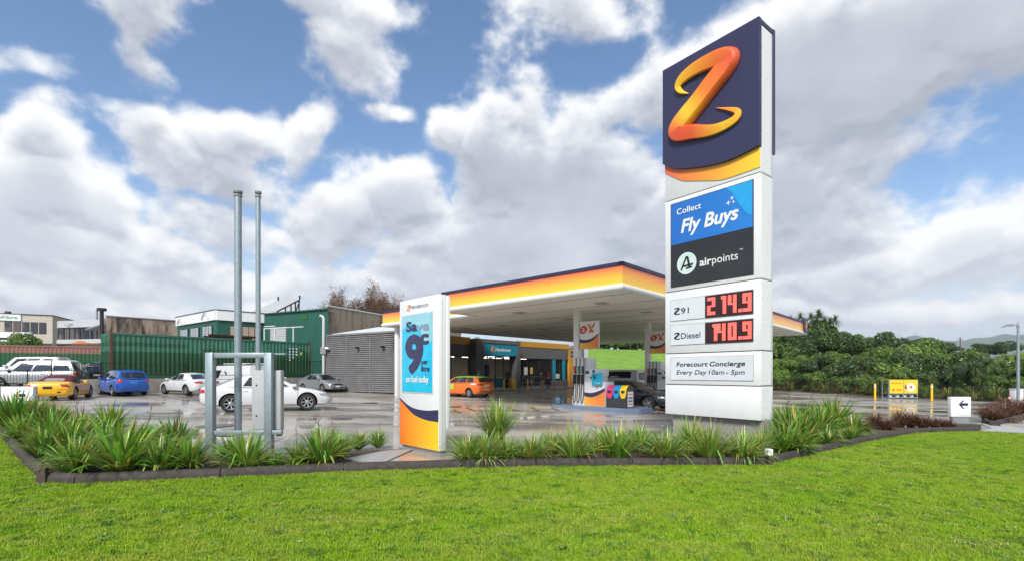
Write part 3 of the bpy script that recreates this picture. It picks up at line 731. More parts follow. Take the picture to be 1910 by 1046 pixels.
for r in (4.6, 12.6, 20.6, 28.2):
    g = gz(*rl(r, 5.3).xy)
    c_ = MB().bbox(r - .16, r + .16, 5.3 - .16, 5.3 + .16, g - .1, 5.055, .02).build('column', WHITE, can, smooth=40)
    MB().bbox(r - .21, r + .21, 5.09, 5.51, g + .10, g + .55, .01).build('column_guard', WHITE, c_)
    mb = MB()
    for k in range(7): mb.box(r - .166, r - .161, 5.28, 5.32, g + 1.05 + k * .13, g + 1.09 + k * .13)
    mb.build('tape_marks', DARK, c_)['kind'] = 'stuff'
    MB().bbox(r - .26, r - .162, 5.2, 5.46, g + 1.35, g + 1.75, .01).build('towel_dispenser', STEELW, c_)
pq = at(741.5, 736); u_ = pq - CAN; pr, pl = u_.dot(RX), u_.dot(LX)
MB().bbox(pr - .15, pr + .15, pl - .15, pl + .15, pq.z - .1, 5.055, .02).build('column', WHITE, can, smooth=40)
# emblem on the far end of the fascia
eb = MB().bbox(CR - .02, CR + .10, -.10, .55, 5.15, 6.35, .02).build('end_emblem_panel', NAVY, can)
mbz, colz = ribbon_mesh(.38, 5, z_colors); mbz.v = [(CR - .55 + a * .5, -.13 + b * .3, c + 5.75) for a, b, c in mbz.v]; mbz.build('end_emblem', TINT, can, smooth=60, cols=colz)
MB().bbox(CR - 1.15, CR - .02, -.115, -.02, 5.15, 6.40, .02).build('end_emblem_panel', NAVY, can)

# ---- hanging fuel flags on the columns
XRED = mat('fuel mark red', (.55, .035, .02), .35); XORG = mat('fuel mark orange', (.80, .18, .03), .35)
def flag(r, label):
    f = rl_empty('fuel_flag_sign', r - .02, 4.5, 0, label, 'sign', 'fuel flag signs on the canopy columns', -math.pi / 2)
    # local x runs towards the viewer's right along the island, y away from the viewer
    w0, w1, z0, z1 = -.62, .56, 3.02, 4.47
    MB().bbox(w0, w1, -.05, .05, z0, z1, .01).build('panel', WHITE, f)
    fl_ = crv([(w0 + .01, 3.55), (w0 + .35, 3.50), (w0 + .75, 3.56), (w1 - .01, 3.80)], 6); fb = crv([(w0 + .01, 3.37), (w0 + .35, 3.33), (w0 + .75, 3.42), (w1 - .01, 3.72)], 6)
    swoosh(f, 'wave_band', NAVY, fl_, fb, -.051, .006)
    mb = MB(); mb.prism(fb + [(w1 - .01, z0 + .01), (w0 + .01, z0 + .01)], -.056, -.051); mb.build('foot_panel', grad_mat('flag foot print', [(0, (.92, .50, .03)), (1, (.80, .16, .03))], 0, -.6, .55), f)
    hx = [(w0 + .04, 3.88), (w0 + .04, 4.10), (w0 + .20, 4.24), (w0 + .40, 4.22), (w0 + .50, 4.05), (w0 + .36, 3.86), (w0 + .18, 3.82)]
    mb = MB(); mb.prism(hx, -.058, -.051); mb.build('hexagon_mark', XRED, f)
    text('2', w0 + .16, 3.93, WHITETXT, f, -.056, .20, .17, .02)
    mb = MB(); mb.prism([(w0 + .46, 4.30), (w0 + .62, 4.30), (w0 + .92, 3.86), (w0 + .76, 3.86)], -.058, -.051); mb.build('cross_stroke', XORG, f)
    mb = MB(); mb.prism([(w0 + .55, 3.86), (w0 + .66, 3.86), (w0 + .76, 4.0), (w0 + .70, 4.06)], -.060, -.0585); mb.build('cross_stroke', XRED, f)
    mb = MB(); mb.prism([(w0 + .76, 4.14), (w0 + .82, 4.08), (w0 + .98, 4.34), (w0 + .88, 4.34)], -.060, -.0585); mb.build('cross_stroke', XRED, f)
    for z in (3.3, 4.2): MB().box(w0 - .06, w0 + .0, -.03, .03, z - .03, z + .03).build('bracket', GREYP, f)
    return f
flag(4.6, 'white fuel flag sign on the near canopy column beside the promotion sign side')
flag(12.6, 'white fuel flag sign on the farther column, partly hidden by the tall pylon')
bpy.data.objects['fuel_flag_sign']['label'] = 'white fuel flag sign on the nearest canopy column above the recycling bins'

# ---- pump islands and pumps
ISL = mat('blue grey island paint', (.13, .18, .27), .5, c2=(.17, .22, .31), scale=3)
HOSE = mat('black hose rubber', (.012, .012, .013), .45)
OG3 = grad_mat('pump foot print', [(0, (.92, .52, .06)), (1, (.82, .24, .05))], 0, -.8, .5)
SCRN = mat('pump display', (.05, .055, .06), .15, coat=.5)
NOZ = {'red': mat('red nozzle tag', (.55, .05, .04), .4), 'green': mat('green nozzle tag', (.05, .32, .10), .4), 'black': mat('violet nozzle tag', (.10, .05, .16), .4)}
def island(r, label):
    g = gz(*rl(r, 3.8).xy)
    i_ = rl_empty('pump_island', r, 3.7, g, label, 'kerb', 'pump islands under the canopy', -math.pi / 2)
    mb = MB(); pts = []
    for cx_, s0 in ((2.35, -90), (-2.15, 90)):
        for k in range(9): a = R_(s0 + k * 22.5); pts.append((cx_ + .35 * math.cos(a), (-.45 if math.sin(a) < 0 else .45) + .35 * math.sin(a)))
    mb.plan(pts, -.06, .15); mb.build('raised_base', ISL, i_)
    return i_, g
def pump(r, l, label):
    g = gz(*rl(r, l).xy) + .15
    p = rl_empty('fuel_pump', r, l, g, label, 'fuel pump', 'fuel pumps on the islands', -math.pi / 2)
    # low cabinet with printed wave
    MB().bbox(-.28, .95, -.42, .42, .0, 1.22, .02).build('cabinet', WHITE, p, smooth=30)
    a = crv([(-.27, .68), (.1, .66), (.5, .74), (.94, .92)], 6); b = crv([(-.27, .50), (.1, .44), (.5, .54), (.94, .78)], 6)
    swoosh(p, 'wave_band', NAVY, a, b, -.421, .005)
    mb = MB(); mb.prism(b + [(.94, .03), (-.27, .03)], -.425, -.421); mb.build('foot_panel', OG3, p)
    z_mark(p, .70, 1.02, .14, None, -.424)
    MB().bbox(-.28, .62, -.36, .36, 1.222, 1.50, .01).build('payment_bay', STEELW, p)
    MB().bbox(-.30, .66, -.40, .40, 1.50, 1.86, .015).build('display_head', WHITE, p, smooth=30)
    MB().box(-.22, .02, -.408, -.401, 1.60, 1.76).build('display', SCRN, p)
    MB().box(.20, .34, -.408, -.401, 1.66, 1.80).build('display', SCRN, p)
    MB().box(.05, .55, -.372, -.362, 1.36, 1.46).build('keypad', DARK, p)
    # hose tower
    MB().bbox(-.95, -.29, -.40, .40, 0, 2.42, .015).build('hose_tower', WHITE, p, smooth=30)
    MB().bbox(-.288, -.02, -.30, .30, 1.862, 2.40, .01).build('tower_back', WHITE, p, smooth=30)
    for k, c in enumerate(('red', 'green', 'black')):
        x = -.86 + k * .24
        MB().box(x - .07, x + .07, -.408, -.401, 1.62, 2.0).build('grade_label', NOZ[c], p)
        MB().bbox(x - .055, x + .055, -.50, -.402, 1.10, 1.58, .012).build('nozzle', DARK, p)
        MB().tube([(x + .10, -.43, 2.42), (x + .10, -.44, 1.6), (x + .10, -.45, .75), (x + .06, -.47, .25), (x - .01, -.48, .12), (x - .06, -.47, .3), (x - .04, -.46, .8), (x, -.46, 1.1)], .022, 6).build('hose', HOSE, p, smooth=80)
    return p
ii, g1 = island(4.05, 'blue grey raised pump island nearest the price pylon')
pump(4.05, 3.95, 'white fuel pump with three black hoses on the nearest island')
island(12.05, 'blue grey pump island farther back under the canopy')
pump(12.05, 3.95, 'white fuel pump on the farther island, seen left of the pylon')
# recycling bins
bg = gz(*rl(3.75, 2.1).xy) + .15
bn = rl_empty('recycling_bins', 3.75, 2.25, bg, 'charcoal recycling bin trio with pink, blue and yellow openings', 'bins', None, -math.pi / 2)
BINB = mat('charcoal bin plastic', (.035, .037, .042), .45)
pr_ = [(-.36, 0), (.36, 0)] + [(.36 * math.cos(R_(a)), .78 + .30 * math.sin(R_(a))) for a in range(0, 181, 20)]
mb = MB()
mb.add([(-.54, y, z) for y, z in pr_] + [(.54, y, z) for y, z in pr_], [list(range(len(pr_)))[::-1], list(range(len(pr_), 2*len(pr_)))] + [[k, (k+1) % len(pr_), len(pr_) + (k+1) % len(pr_), len(pr_) + k] for k in range(len(pr_))])
mb.build('bin_body', BINB, bn, smooth=40)
for k, (nm, c) in enumerate((('pink', (.75, .04, .18)), ('blue', (.01, .28, .62)), ('yellow', (.85, .55, .02)))):
    x = -.36 + k * .36; cm = mat(nm + ' bin plastic', c, .35)
    mb = MB(); A_ = [(.375 * math.cos(R_(a)), .78 + .315 * math.sin(R_(a))) for a in range(95, 181, 12)] + [(-.375, .62), (-.375, .48)]
    w = [.17] * (len(A_) - 3) + [.17, .15, .08]
    for (y, z), ww in zip(A_, w): mb.v += [(x - ww, y, z), (x + ww, y, z)]
    for q in range(len(A_) - 1): mb.f.append([2*q, 2*q+1, 2*q+3, 2*q+2]); mb.m.append(0)
    hd = mb.build('bin_chute', cm, bn, smooth=60)
    MB().lathe([(.105, 0), (.10, .008), (0, .009)], 20, 'y', (0, 0, 0)).build('opening', DARK, hd, loc=(x, -.375, .83))
    bpy.data.objects[hd.children[0].name].rotation_euler = (R_(-25), 0, 0)
MB().box(.541, .546, -.26, .26, .08, .80).build('notice', STEELW, bn)
for z, c in ((.68, XORG), (.5, NAVY), (.36, DARK), (.22, XORG)): MB().box(.5465, .549, -.2, .2, z - .03, z + .03).build('notice_line', c, bn)
# small discount board
bd = rl_empty('discount_board', 3.55, 3.42, bg + 1.05, 'small cyan nine cent board on top of the near pump cabinet', 'sign', None, -math.pi / 2)
MB().bbox(-.30, .30, -.02, .02, .02, .62, .01).build('board', mat('cyan board print', (.01, .45, .66), .3), bd)
text('9', -.22, .30, DENIM, bd, -.021, .24, .17, .03); text('today', -.12, .12, WHITETXT, bd, -.021, .07, .34, .01)
MB().box(-.05, .05, -.04, .06, -.02, .05).build('board_foot', GREYP, bd)
# watering can
wc = empty('watering_can', rlg(3.75, 5.95, .15), 1.2, 'blue grey watering can at the foot of the near column', 'watering can')
WCM = mat('blue grey can plastic', (.10, .17, .22), .4)
MB().lathe([(.14, 0), (.15, .02), (.14, .28), (.10, .32), (.09, .32), (.09, .30)], 16).build('can', WCM, wc, smooth=50)
MB().tube([(.13, 0, .06), (.24, 0, .2), (.36, 0, .40)], [.03, .022, .016], 8).build('spout', WCM, wc, smooth=60)
MB().tube([(-.13, 0, .08), (-.25, 0, .2), (-.2, 0, .36), (-.05, 0, .40), (.05, 0, .34)], .015, 6).build('handle', WCM, wc, smooth=60)

# ---- the shop
SW = mat('shop charcoal cladding', (.115, .112, .115), .55, c2=(.095, .092, .095), scale=2)
OCH = mat('ochre shop band', (.52, .27, .03), .45, c2=(.46, .23, .03))
CREAM = mat('cream interior paint', (.48, .42, .34), .7)
GLASSM, nt, b, N, Lk = new_mat('shop window glass')
b.inputs['Base Color'].default_value = (.02, .022, .025, 1); b.inputs['Roughness'].default_value = .03
tr = N.new('ShaderNodeBsdfTransparent'); tr.inputs[0].default_value = (.80, .83, .83, 1); fr = N.new('ShaderNodeLayerWeight'); fr.inputs[0].default_value = .35
mxs = N.new('ShaderNodeMixShader'); Lk.new(mapr(nt, fr.outputs['Facing'], .1, 1, .10, .75), mxs.inputs[0]); Lk.new(tr.outputs[0], mxs.inputs[1]); Lk.new(b.outputs[0], mxs.inputs[2]); Lk.new(mxs.outputs[0], N['Material Output'].inputs['Surface'])
TEAL = mat('shop teal panel', (.01, .23, .34), .35, c2=(.01, .20, .31))
ALU = mat('dark aluminium frame', (.06, .06, .065), .35, .6)
sg = .17
shop = rl_empty('petrol_station_shop', 0, 23.2, sg, 'low charcoal station shop with ochre band and teal entrance sign', 'building')
def sbox(nm, m_, r0, r1, l0, l1, z0, z1, parent=shop): return MB().box(r0, r1, l0, l1, z0, z1).build(nm, m_, parent)
H_ = 4.85
sbox('floor', CONC, 8.8, 29.6, .0, 9, -.5, .02)
sbox('wall', CREAM, 8.8, 29.6, 8.8, 9.1, .02, 4.5)                                   # back
sbox('wall', SW, 29.32, 29.62, .35, 8.8, .02, 4.5); sbox('wall', SW, 8.8, 9.1, .35, 8.8, .02, 4.5)
sbox('ceiling', mat('shop ceiling', (.62, .60, .56), .7), 9.1, 29.3, .3, 8.8, 3.28, 3.34)
sbox('roof', STEELW, 8.8, 29.6, .36, 9.1, 4.5, 4.6)
sbox('wall', SW, 8.8, 13.4, .06, .30, 3.15, 4.18); sbox('parapet_band', OCH, 8.8, 13.4, .02, .32, 4.183, H_)
sbox('wall', SW, 19.48, 28.55, .06, .30, 3.12, 4.28); sbox('parapet_band', OCH, 19.48, 28.72, .02, .32, 4.283, H_)
sbox('wall', SW, 8.8, 13.4, .06, .30, .02, .60); sbox('wall', SW, 25.6, 28.55, .06, .30, .02, .75); sbox('wall', SW, 19.48, 25.6, .06, .30, .02, .25)
sbox('corner_pillar', OCH, 28.724, 29.65, -.05, .34, -.2, 4.28)
MB().box(28.9, 29.4, -.07, -.055, 3.45, 4.1).build('pillar_sign', NAVY, shop); text('i', 29.1, 3.6, WHITETXT, shop, -.072, .3, .08, .03)
# portal
for r0, r1 in ((13.40, 14.40), (18.95, 19.48)): sbox('portal_pier', SW, r0, r1, -.75, .30, -.2, 4.72)
sbox('portal_header', SW, 14.402, 18.948, -.75, .30, 4.36, 4.72)
ps = sbox('entrance_sign', TEAL, 14.402, 18.948, -.70, .1, 3.26, 4.355)
text('Henderson', 15.95, 3.66, WHITETXT, shop, -.702, .34, 2.1, .02, .15, name='entrance_lettering')
z_mark(shop, 15.6, 3.84, .52, None, -.704)
for r, zt in ((13.9, 0), (19.2, 0)): sbox('canopy_prop', STEELW, r - .2, r + .2, -.55, -.15, 4.724, 5.055 - sg)
# glazing: panes with mullions
def glaze(r0, r1, z0, z1, n, l=.18):
    w = (r1 - r0) / n
    for k in range(n):
        sbox('window_pane', GLASSM, r0 + k * w + .04, r0 + (k + 1) * w - .04, l, l + .012, z0 + .04, z1 - .04)
    for k in range(n + 1): sbox('mullion', ALU, r0 + k * w - .035, r0 + k * w + .035, l - .04, l + .06, z0, z1)
    for z in (z0, z1 - .07): sbox('window_rail', ALU, r0, r1, l - .035, l + .055, z + .001, z + .069)
glaze(9.15, 13.36, .62, 3.14, 2); glaze(19.52, 25.55, .27, 3.11, 3); glaze(25.7, 28.5, .77, 3.11, 2)
glaze(14.45, 18.9, .04, 3.24, 4, .0)
for r in (25.75, 27.55): sbox('teal_panel', TEAL, r, r + .55, .10, .135, .80, 3.08)
LAMPM = emit_mat('shop ceiling lamp', (1, .93, .82), 7.0)
for r in (10.5, 12.6, 15.5, 18, 20.5, 22.5, 24.5, 27):
    for l in (2.0, 5.5): sbox('ceiling_lamp', LAMPM, r - .6, r + .6, l - .15, l + .15, 3.24, 3.275)
# shelves, counter, and goods inside
goods = [mat('goods ' + n, c, .45) for n, c in (('red', (.45, .04, .03)), ('amber', (.6, .32, .04)), ('green', (.06, .25, .08)), ('blue', (.03, .12, .40)), ('white', (.6, .6, .58)), ('brown', (.16, .08, .04)))]
k = 0
for r, l, where in ((11.4, 1.8, 'behind the left window near the entrance'), (16.9, 3.2, 'seen through the shop entrance doors'), (20.6, 1.9, 'behind the first pane right of the entrance'), (22.9, 2.3, 'behind the middle of the right window'), (26.6, 1.9, 'behind the teal framed right window')):
    sh = empty('goods_shelf', (rl(r, 23.2 + l, sg + .02)), RLA, 'low goods shelf ' + where, 'shelf', 'goods shelves inside the shop')
    MB().box(-.9, .9, -.04, .04, 0, 1.5).build('back_board', CREAM, sh)
    for z in (.12, .55, .98, 1.4):
        MB().box(-.9, .9, -.34, -.042, z - .03, z).build('shelf_board', STEELW, sh)
        for q in range(4):
            x0 = -.86 + q * .44; MB().box(x0, x0 + .38, -.30, -.08, z + .002, z + rnd.uniform(.2, .32)).build('goods_row', goods[k % 6], sh); k += 1
ct = empty('shop_counter', rl(24.5, 23.2 + 5.5, sg + .02), RLA, 'long service counter at the back of the shop', 'counter')
MB().bbox(-2.5, 2.5, -.4, .4, 0, 1.0, .02).build('counter_front', TEAL, ct); MB().bbox(-2.6, 2.6, -.45, .45, 1.0, 1.06, .01).build('worktop', STEELW, ct)
fg = empty('drinks_fridge', rl(12.0, 31.4, sg + .02), RLA, 'glass fronted drinks fridge at the shop back wall', 'fridge')
MB().bbox(-1.6, 1.6, -.3, .3, 0, 2.2, .02).build('case', STEELW, fg)
for q in range(3): MB().box(-1.5 + q * 1.02, -.54 + q * 1.02, -.315, -.305, .2, 2.0).build('door', goods[q + 2], fg)
# posters on the glass
for r, z, c, w, h in ((15.3, 1.3, 'blue', .7, 1.1), (21.0, 1.4, 'white', .55, .8), (22.0, 1.5, 'amber', .4, .7), (26.35, 1.0, 'white', .7, .5), (13.0, 1.6, 'amber', .3, .5)):
    sbox('window_poster', goods[('red', 'amber', 'green', 'blue', 'white', 'brown').index(c)], r, r + w, .13, .137, z, z + h)
# apron in front
mb = MB(); P4 = [rlg(8.5, 21.3), rlg(32, 21.3), rlg(32, 23.4), rlg(8.5, 23.4)]
mb.add([(p.x, p.y, p.z + .10) for p in P4] + [(p.x, p.y, p.z - .2) for p in P4], [(0,1,2,3),(0,4,5,1),(1,5,6,2),(2,6,7,3),(3,7,4,0)])
tag(mb.build('pavement', CONC), kind='structure')
# service wing at the far right end of the shop
wing = rl_empty('service_wing', 30.7, 23.3, .1, 'narrow grey service wall with white downpipes at the right end of shop', 'building')
MB().box(0, 1.55, 0, 4, -.3, 4.9).build('wall', mat('wing grey', (.16, .16, .165), .6), wing); MB().bbox(1.552, 1.85, -.1, .25, -.3, 4.95, .02).build('corner_trim', STEELW, wing); MB().tube([(1.2, -.08, -.2), (1.2, -.08, 4.9)], .06, 8).build('downpipe', WHITE, wing)

# ---- bollards, rail, board sign
def bollard(p, c, nm, label, h=1.05, group='bollards in front of the shop'):
    o = empty('bollard', p, 0, label, 'bollard', group)
    m_ = mat(nm + ' bollard paint', c, .35, c2=tuple(x * .9 for x in c))
    MB().lathe([(.075, -.1), (.075, h - .05), (.068, h - .02), (.045, h), (0, h + .004)], 16).build('post', m_, o, smooth=50)
    MB().lathe([(.115, 0), (.115, .015), (.08, .02)], 16).build('foot_flange', m_, o, smooth=50)
    MB().lathe([(.0765, h - .28), (.078, h - .27), (.078, h - .17), (.0765, h - .16)], 16).build('reflective_band', WHITE, o, smooth=50)
    return o
YB, OB = (.85, .50, .02), (.75, .22, .03)
for r, lb in ((13.39, 'yellow bollard just right of the orange hatchback'), (15.1, 'yellow bollard in front of the left of the shop doors'), (16.69, 'yellow bollard in front of the right portal pier'), (18.36, 'rightmost yellow bollard of the row before the shop')): bollard(rlg(r, 20.6), YB, 'yellow', lb)
for r, lb in ((18.95, 'orange bollard touching the last yellow one before the shop'), (20.63, 'second orange bollard from the shop entrance'), (22.53, 'orange bollard close by the person in the red vest'), (24.36, 'rightmost orange bollard before the shop window')): bollard(rlg(r, 20.6), OB, 'orange', lb)
rail = rl_empty('hand_rail', 19.2, 22.0, gz(*rl(21, 22).xy) + .1, 'thin grey hand rail in front of the shop window', 'rail')
for x in (0, 1.7, 3.4, 5.1): MB().tube([(x, 0, 0), (x, 0, 1.15)], .025, 8).build('post', GALV, rail, smooth=60)
for z in (.6, 1.15): MB().tube([(0, 0, z), (5.1, 0, z)], .022, 8).build('bar', GALV, rail, smooth=60)
ab = empty('board_sign', rlg(18.0, 22.2, .1), RLA, 'yellow standing board sign beside the shop door', 'sign')
for s in (-1, 1):
    mb = MB(); mb.add([(-.3, s*.25, 0), (.3, s*.25, 0), (.3, s*.06, 1.05), (-.3, s*.06, 1.05), (-.3, s*.25+.03, 0), (.3, s*.25+.03, 0), (.3, s*.06+.03, 1.05), (-.3, s*.06+.03, 1.05)], [(0,1,2,3),(7,6,5,4),(0,4,5,1),(1,5,6,2),(2,6,7,3),(3,7,4,0)]).build('leaf', mat('yellow board', (.78, .50, .03), .4), ab)
MB().box(-.12, .12, -.21, -.20, .45, .65).build('mark', DARK, ab).rotation_euler = (R_(-10), 0, 0)

# ---- person in a red vest
def skinned(name, verts, edges, radii, mt, parent, root=0):
    me = bpy.data.meshes.new(name); me.from_pydata(verts, edges, []); o = mesh_obj(name, me)
    md = o.modifiers.new('skin', 'SKIN'); sl_ = me.skin_vertices[0].data
    for i, r in enumerate(radii): sl_[i].radius = (r, r) if not hasattr(r, '__len__') else r
    sl_[root].use_root = True
    s2 = o.modifiers.new('sub', 'SUBSURF'); s2.levels = 2; s2.render_levels = 2
    dg = bpy.context.evaluated_depsgraph_get(); m2 = bpy.data.meshes.new_from_object(o.evaluated_get(dg)); bpy.data.objects.remove(o)
    m2.name = name; m2.materials.clear()
    for q in (mt if isinstance(mt, list) else [mt]): m2.materials.append(q)
    m2.polygons.foreach_set('use_smooth', [True] * len(m2.polygons))
    return mesh_obj(name, m2, parent)
SKIN = mat('skin', (.42, .24, .16), .5); TROU = mat('dark trousers', (.02, .022, .03), .8); VEST = mat('red hi vis fabric', (.72, .06, .05), .6); HAIR = mat('dark hair', (.02, .014, .01), .6); SILV = mat('reflective tape', (.7, .7, .68), .4)
pp = rlg(23.0, 21.75, .10)
man = empty('person', pp, RLA + math.pi * .9, 'person in a red vest and dark trousers standing by the shop window', 'person')
V = [(0,0,.95),(0,0,1.15),(0,.02,1.38),(0,.01,1.52),(0,.0,1.60),(0,-.01,1.72),
     (-.10,0,.90),(-.12,.03,.50),(-.12,.05,.09),(-.13,-.10,.04),(.10,0,.90),(.12,-.02,.50),(.13,.03,.09),(.14,-.12,.04),
     (-.20,.02,1.40),(-.28,.05,1.14),(-.27,-.08,.90),(-.26,-.14,.80),(.20,.02,1.40),(.29,.04,1.13),(.27,-.10,.92),(.26,-.16,.82)]
Ed = [(0,1),(1,2),(2,3),(3,4),(4,5),(0,6),(6,7),(7,8),(8,9),(0,10),(10,11),(11,12),(12,13),(2,14),(14,15),(15,16),(16,17),(2,18),(18,19),(19,20),(20,21)]
Rr = [(.15,.11),(.15,.11),(.17,.12),.06,(.085,.10),(.08,.09),.09,.062,.045,.04,.09,.062,.045,.04,.065,.05,.038,.035,.065,.05,.038,.035]
bdy = skinned('body', V, Ed, Rr, [TROU, SKIN, HAIR], man)
for f in bdy.data.polygons:
    c = f.center; f.material_index = 2 if (c.z > 1.66 or (c.z > 1.56 and c.y > .02)) else (1 if c.z > 1.47 or (abs(c.x) > .21 and c.z < 1.05 and c.z > .7) else 0)
MB().lathe([(.0, .0), (.165, 0), (.168, .18), (.175, .40), (.185, .52), (.13, .60), (.075, .61)], 20, 'z').build('vest', VEST, man, smooth=60, loc=(0, 0, .88)).scale = (1.1, .78, 1)
MB().lathe([(.170, 0), (.172, .02), (.172, .05), (.170, .07)], 20).build('reflective_strip', SILV, man, smooth=60, loc=(0, 0, 1.05)).scale = (1.1, .78, 1)
for f_ in [(-.13, -.06), (.14, -.08)]: MB().bbox(f_[0] - .05, f_[0] + .05, f_[1] - .13, f_[1] + .12, 0, .09, .03).build('shoe', DARK, man, smooth=60)
# ---- painted lane marks (yellow) on the forecourt
YP = mat('worn yellow line paint', (.55, .36, .05), .35, c2=(.25, .19, .10), scale=6, coat=.4)
mk = []
for px, py_, qx, qy in ((846,760,858,768),(868,757,886,764),(918,758,927,764),(950,758,962,764),(990,757,1004,765),(1030,758,1041,764),(786,769,800,772)):
    a, b2 = at(px, py_), at(qx, qy); a.z += .012; b2.z += .012
    w = Vector((.09, 0, 0)); mb = MB(); mb.add([a - w, a + w, b2 + w, b2 - w], [(0, 1, 2, 3)])
    o = mb.build('lane_mark', YP); o['kind'] = 'structure'
for px, py_, qx, qy in ((286,739,306,744),(240,747,330,741),(120,765,250,753)):
    a, b2 = at(px, py_), at(qx, qy); w = (b2 - a).cross(Vector((0, 0, 1))).normalized() * .05; a.z -= .02; b2.z -= .02
    o = MB().add([a - w, a + w, b2 + w, b2 - w], [(0, 1, 2, 3)]).build('bay_line', mat('worn white line paint', (.62, .60, .55), .4, c2=(.3, .29, .27), scale=5)); o['kind'] = 'structure'
IRON = mat('wet cast iron', (.045, .047, .05), .3, c2=(.07, .07, .075), scale=20)
for px, py_, r in ((402,792,.55),(430,808,.35),(848,757,.4),(690,750,.4),(640,779,.32)):
    p = at(px, py_); o = MB().lathe([(r, 0), (r, .012), (r*.93, .016), (0, .017)], 28).build('manhole_cover', IRON); o.location = (p.x, p.y, p.z - .025); o['kind'] = 'structure'

JNT = mat('tarred slab joint', (.05, .048, .045), .35)
for k, (p_, q_) in enumerate([(rlg(-8, -2 + 6*i), rlg(2.5 if i < 3 else 8, -2 + 6*i)) for i in range(1, 5)] + [(rlg(-6 + 5*i, 7), rlg(-6 + 5*i, 26)) for i in range(0, 2)] + [(at(330, 790), at(900, 748)), (at(520, 800), at(460, 742)), (at(1500, 775), at(1850, 752)), (at(1560, 735), at(1760, 775))]):
    w = (q_ - p_).cross(Vector((0, 0, 1))).normalized() * .018
    o = MB().add([Vector((v.x, v.y, gz(v.x, v.y) - .024)) for v in (p_ - w, p_ + w, q_ + w, q_ - w)], [(0, 1, 2, 3)]).build('slab_joint', JNT); o['kind'] = 'structure'
# ================================================================== VEHICLES
from mathutils.bvhtree import BVHTree
def paint(name, c, metal=0.0, rough=.28):
    if name in _mats: return _mats[name]
    m, nt, b, N, Lk = new_mat(name); b.inputs['Base Color'].default_value = (*c, 1); b.inputs['Metallic'].default_value = metal; b.inputs['Roughness'].default_value = rough
    b.inputs['Coat Weight'].default_value = .8; b.inputs['Coat Roughness'].default_value = .04
    n = noise_node(nt, 3, 4, .6, objvec(nt, True)); Lk.new(mapr(nt, n.outputs['Fac'], .3, .7, rough - .04, rough + .08), b.inputs['Roughness'])
    _mats[name] = m; return m
CGLASS = mat('tinted car glass', (.012, .015, .017), .04, coat=.8, spec=.8)
TYRE = mat('tyre rubber', (.015, .015, .016), .75); ALLOY = mat('alloy wheel', (.48, .48, .49), .3, .8); WELL = mat('wheel well black', (.008, .008, .008), .9)
TAIL = mat('red tail lamp', (.45, .015, .012), .12, coat=.8); HEAD = mat('clear head lamp', (.26, .28, .30), .1, coat=.8); CHROME = mat('chrome', (.7, .7, .7), .12, 1.0)
PLATE = mat('number plate', (.68, .68, .66), .4); AMBER = mat('amber lamp', (.6, .2, .02), .15, coat=.7)
def lerp_prof(prof, x):
    # smooth (Catmull-Rom by value) interpolation of (x, v)
    n = len(prof)
    if x <= prof[0][0]: return prof[0][1]
    for i in range(n - 1):
        if x <= prof[i+1][0]:
            x0, v0 = prof[i]; x1, v1 = prof[i+1]; t = (x - x0) / (x1 - x0); h = x1 - x0
            m0 = (v1 - v0) / h if i == 0 else (v1 - prof[i-1][1]) / (x1 - prof[i-1][0])
            m1 = (v1 - v0) / h if i == n - 2 else (prof[i+2][1] - v0) / (prof[i+2][0] - x0)
            t2, t3 = t*t, t*t*t
            return (2*t3-3*t2+1)*v0 + (t3-2*t2+t)*h*m0 + (-2*t3+3*t2)*v1 + (t3-t2)*h*m1
    return prof[-1][1]
_wheels = {}
def wheel_meshes(r, w, spokes, style):
    k = (r, w, spokes, style)
    if k in _wheels: return _wheels[k]
    t = MB().lathe([(r*.66, -w/2), (r*.90, -w/2-.004), (r*.985, -w*.36), (r, -w*.2), (r, w*.2), (r*.985, w*.36), (r*.90, w/2+.004), (r*.66, w/2)], 32, 'y', (0,0,0), False)
    to = t.build('tyre', TYRE, smooth=50); tm = to.data; bpy.data.objects.remove(to)
    mb = MB(); ri = r * .66
    mb.lathe([(ri, -w/2), (ri+.004, w/2), (ri-.015, w/2-.005), (ri-.03, -w*.1), (.0, -w*.1)], 32, 'y')
    for s in range(spokes):
        a = 2*math.pi*s/spokes; c, d = math.cos(a), math.sin(a); hw_ = .055 if spokes < 6 else .04
        if style == 'cover': hw_ = .05
        for sg_ in ((0,) if style != 'double' else (-.045, .045)):
            p = []
            for rr, ww, yy in ((.03, hw_*.9, w*.34), (ri*.55, hw_*.75, w*.36), (ri-.008, hw_*1.0, w*.46)):
                for q in (-1, 1): p.append((c*rr - d*(q*ww*.7+sg_*rr/ri), yy, d*rr + c*(q*ww*.7+sg_*rr/ri)))
            b = len(mb.v); mb.add(p + [(x, y - .05, z) for x, y, z in p], [(0,1,3,2),(2,3,5,4),(0,2,8,6),(2,4,10,8),(1,7,9,3),(3,9,11,5)])
    mb.lathe([(.065, w*.1), (.065, w*.36), (.05, w*.40), (0, w*.41)], 16, 'y')
    ro = mb.build('rim', [ALLOY], smooth=35); rm = ro.data
    # dark inside of the rim
    mi = [0] * len(rm.polygons)
    rm.materials.append(WELL)
    for f in rm.polygons:
        if abs(f.center.y + w*.1) < .004 or (f.center.y < w*.18 and math.hypot(f.center.x, f.center.z) > ri*.5 and len(f.vertices) == 4 and f.index < 32*4 and f.index >= 32*2): f.material_index = 1
    bpy.data.objects.remove(ro)
    _wheels[k] = (tm, rm); return tm, rm
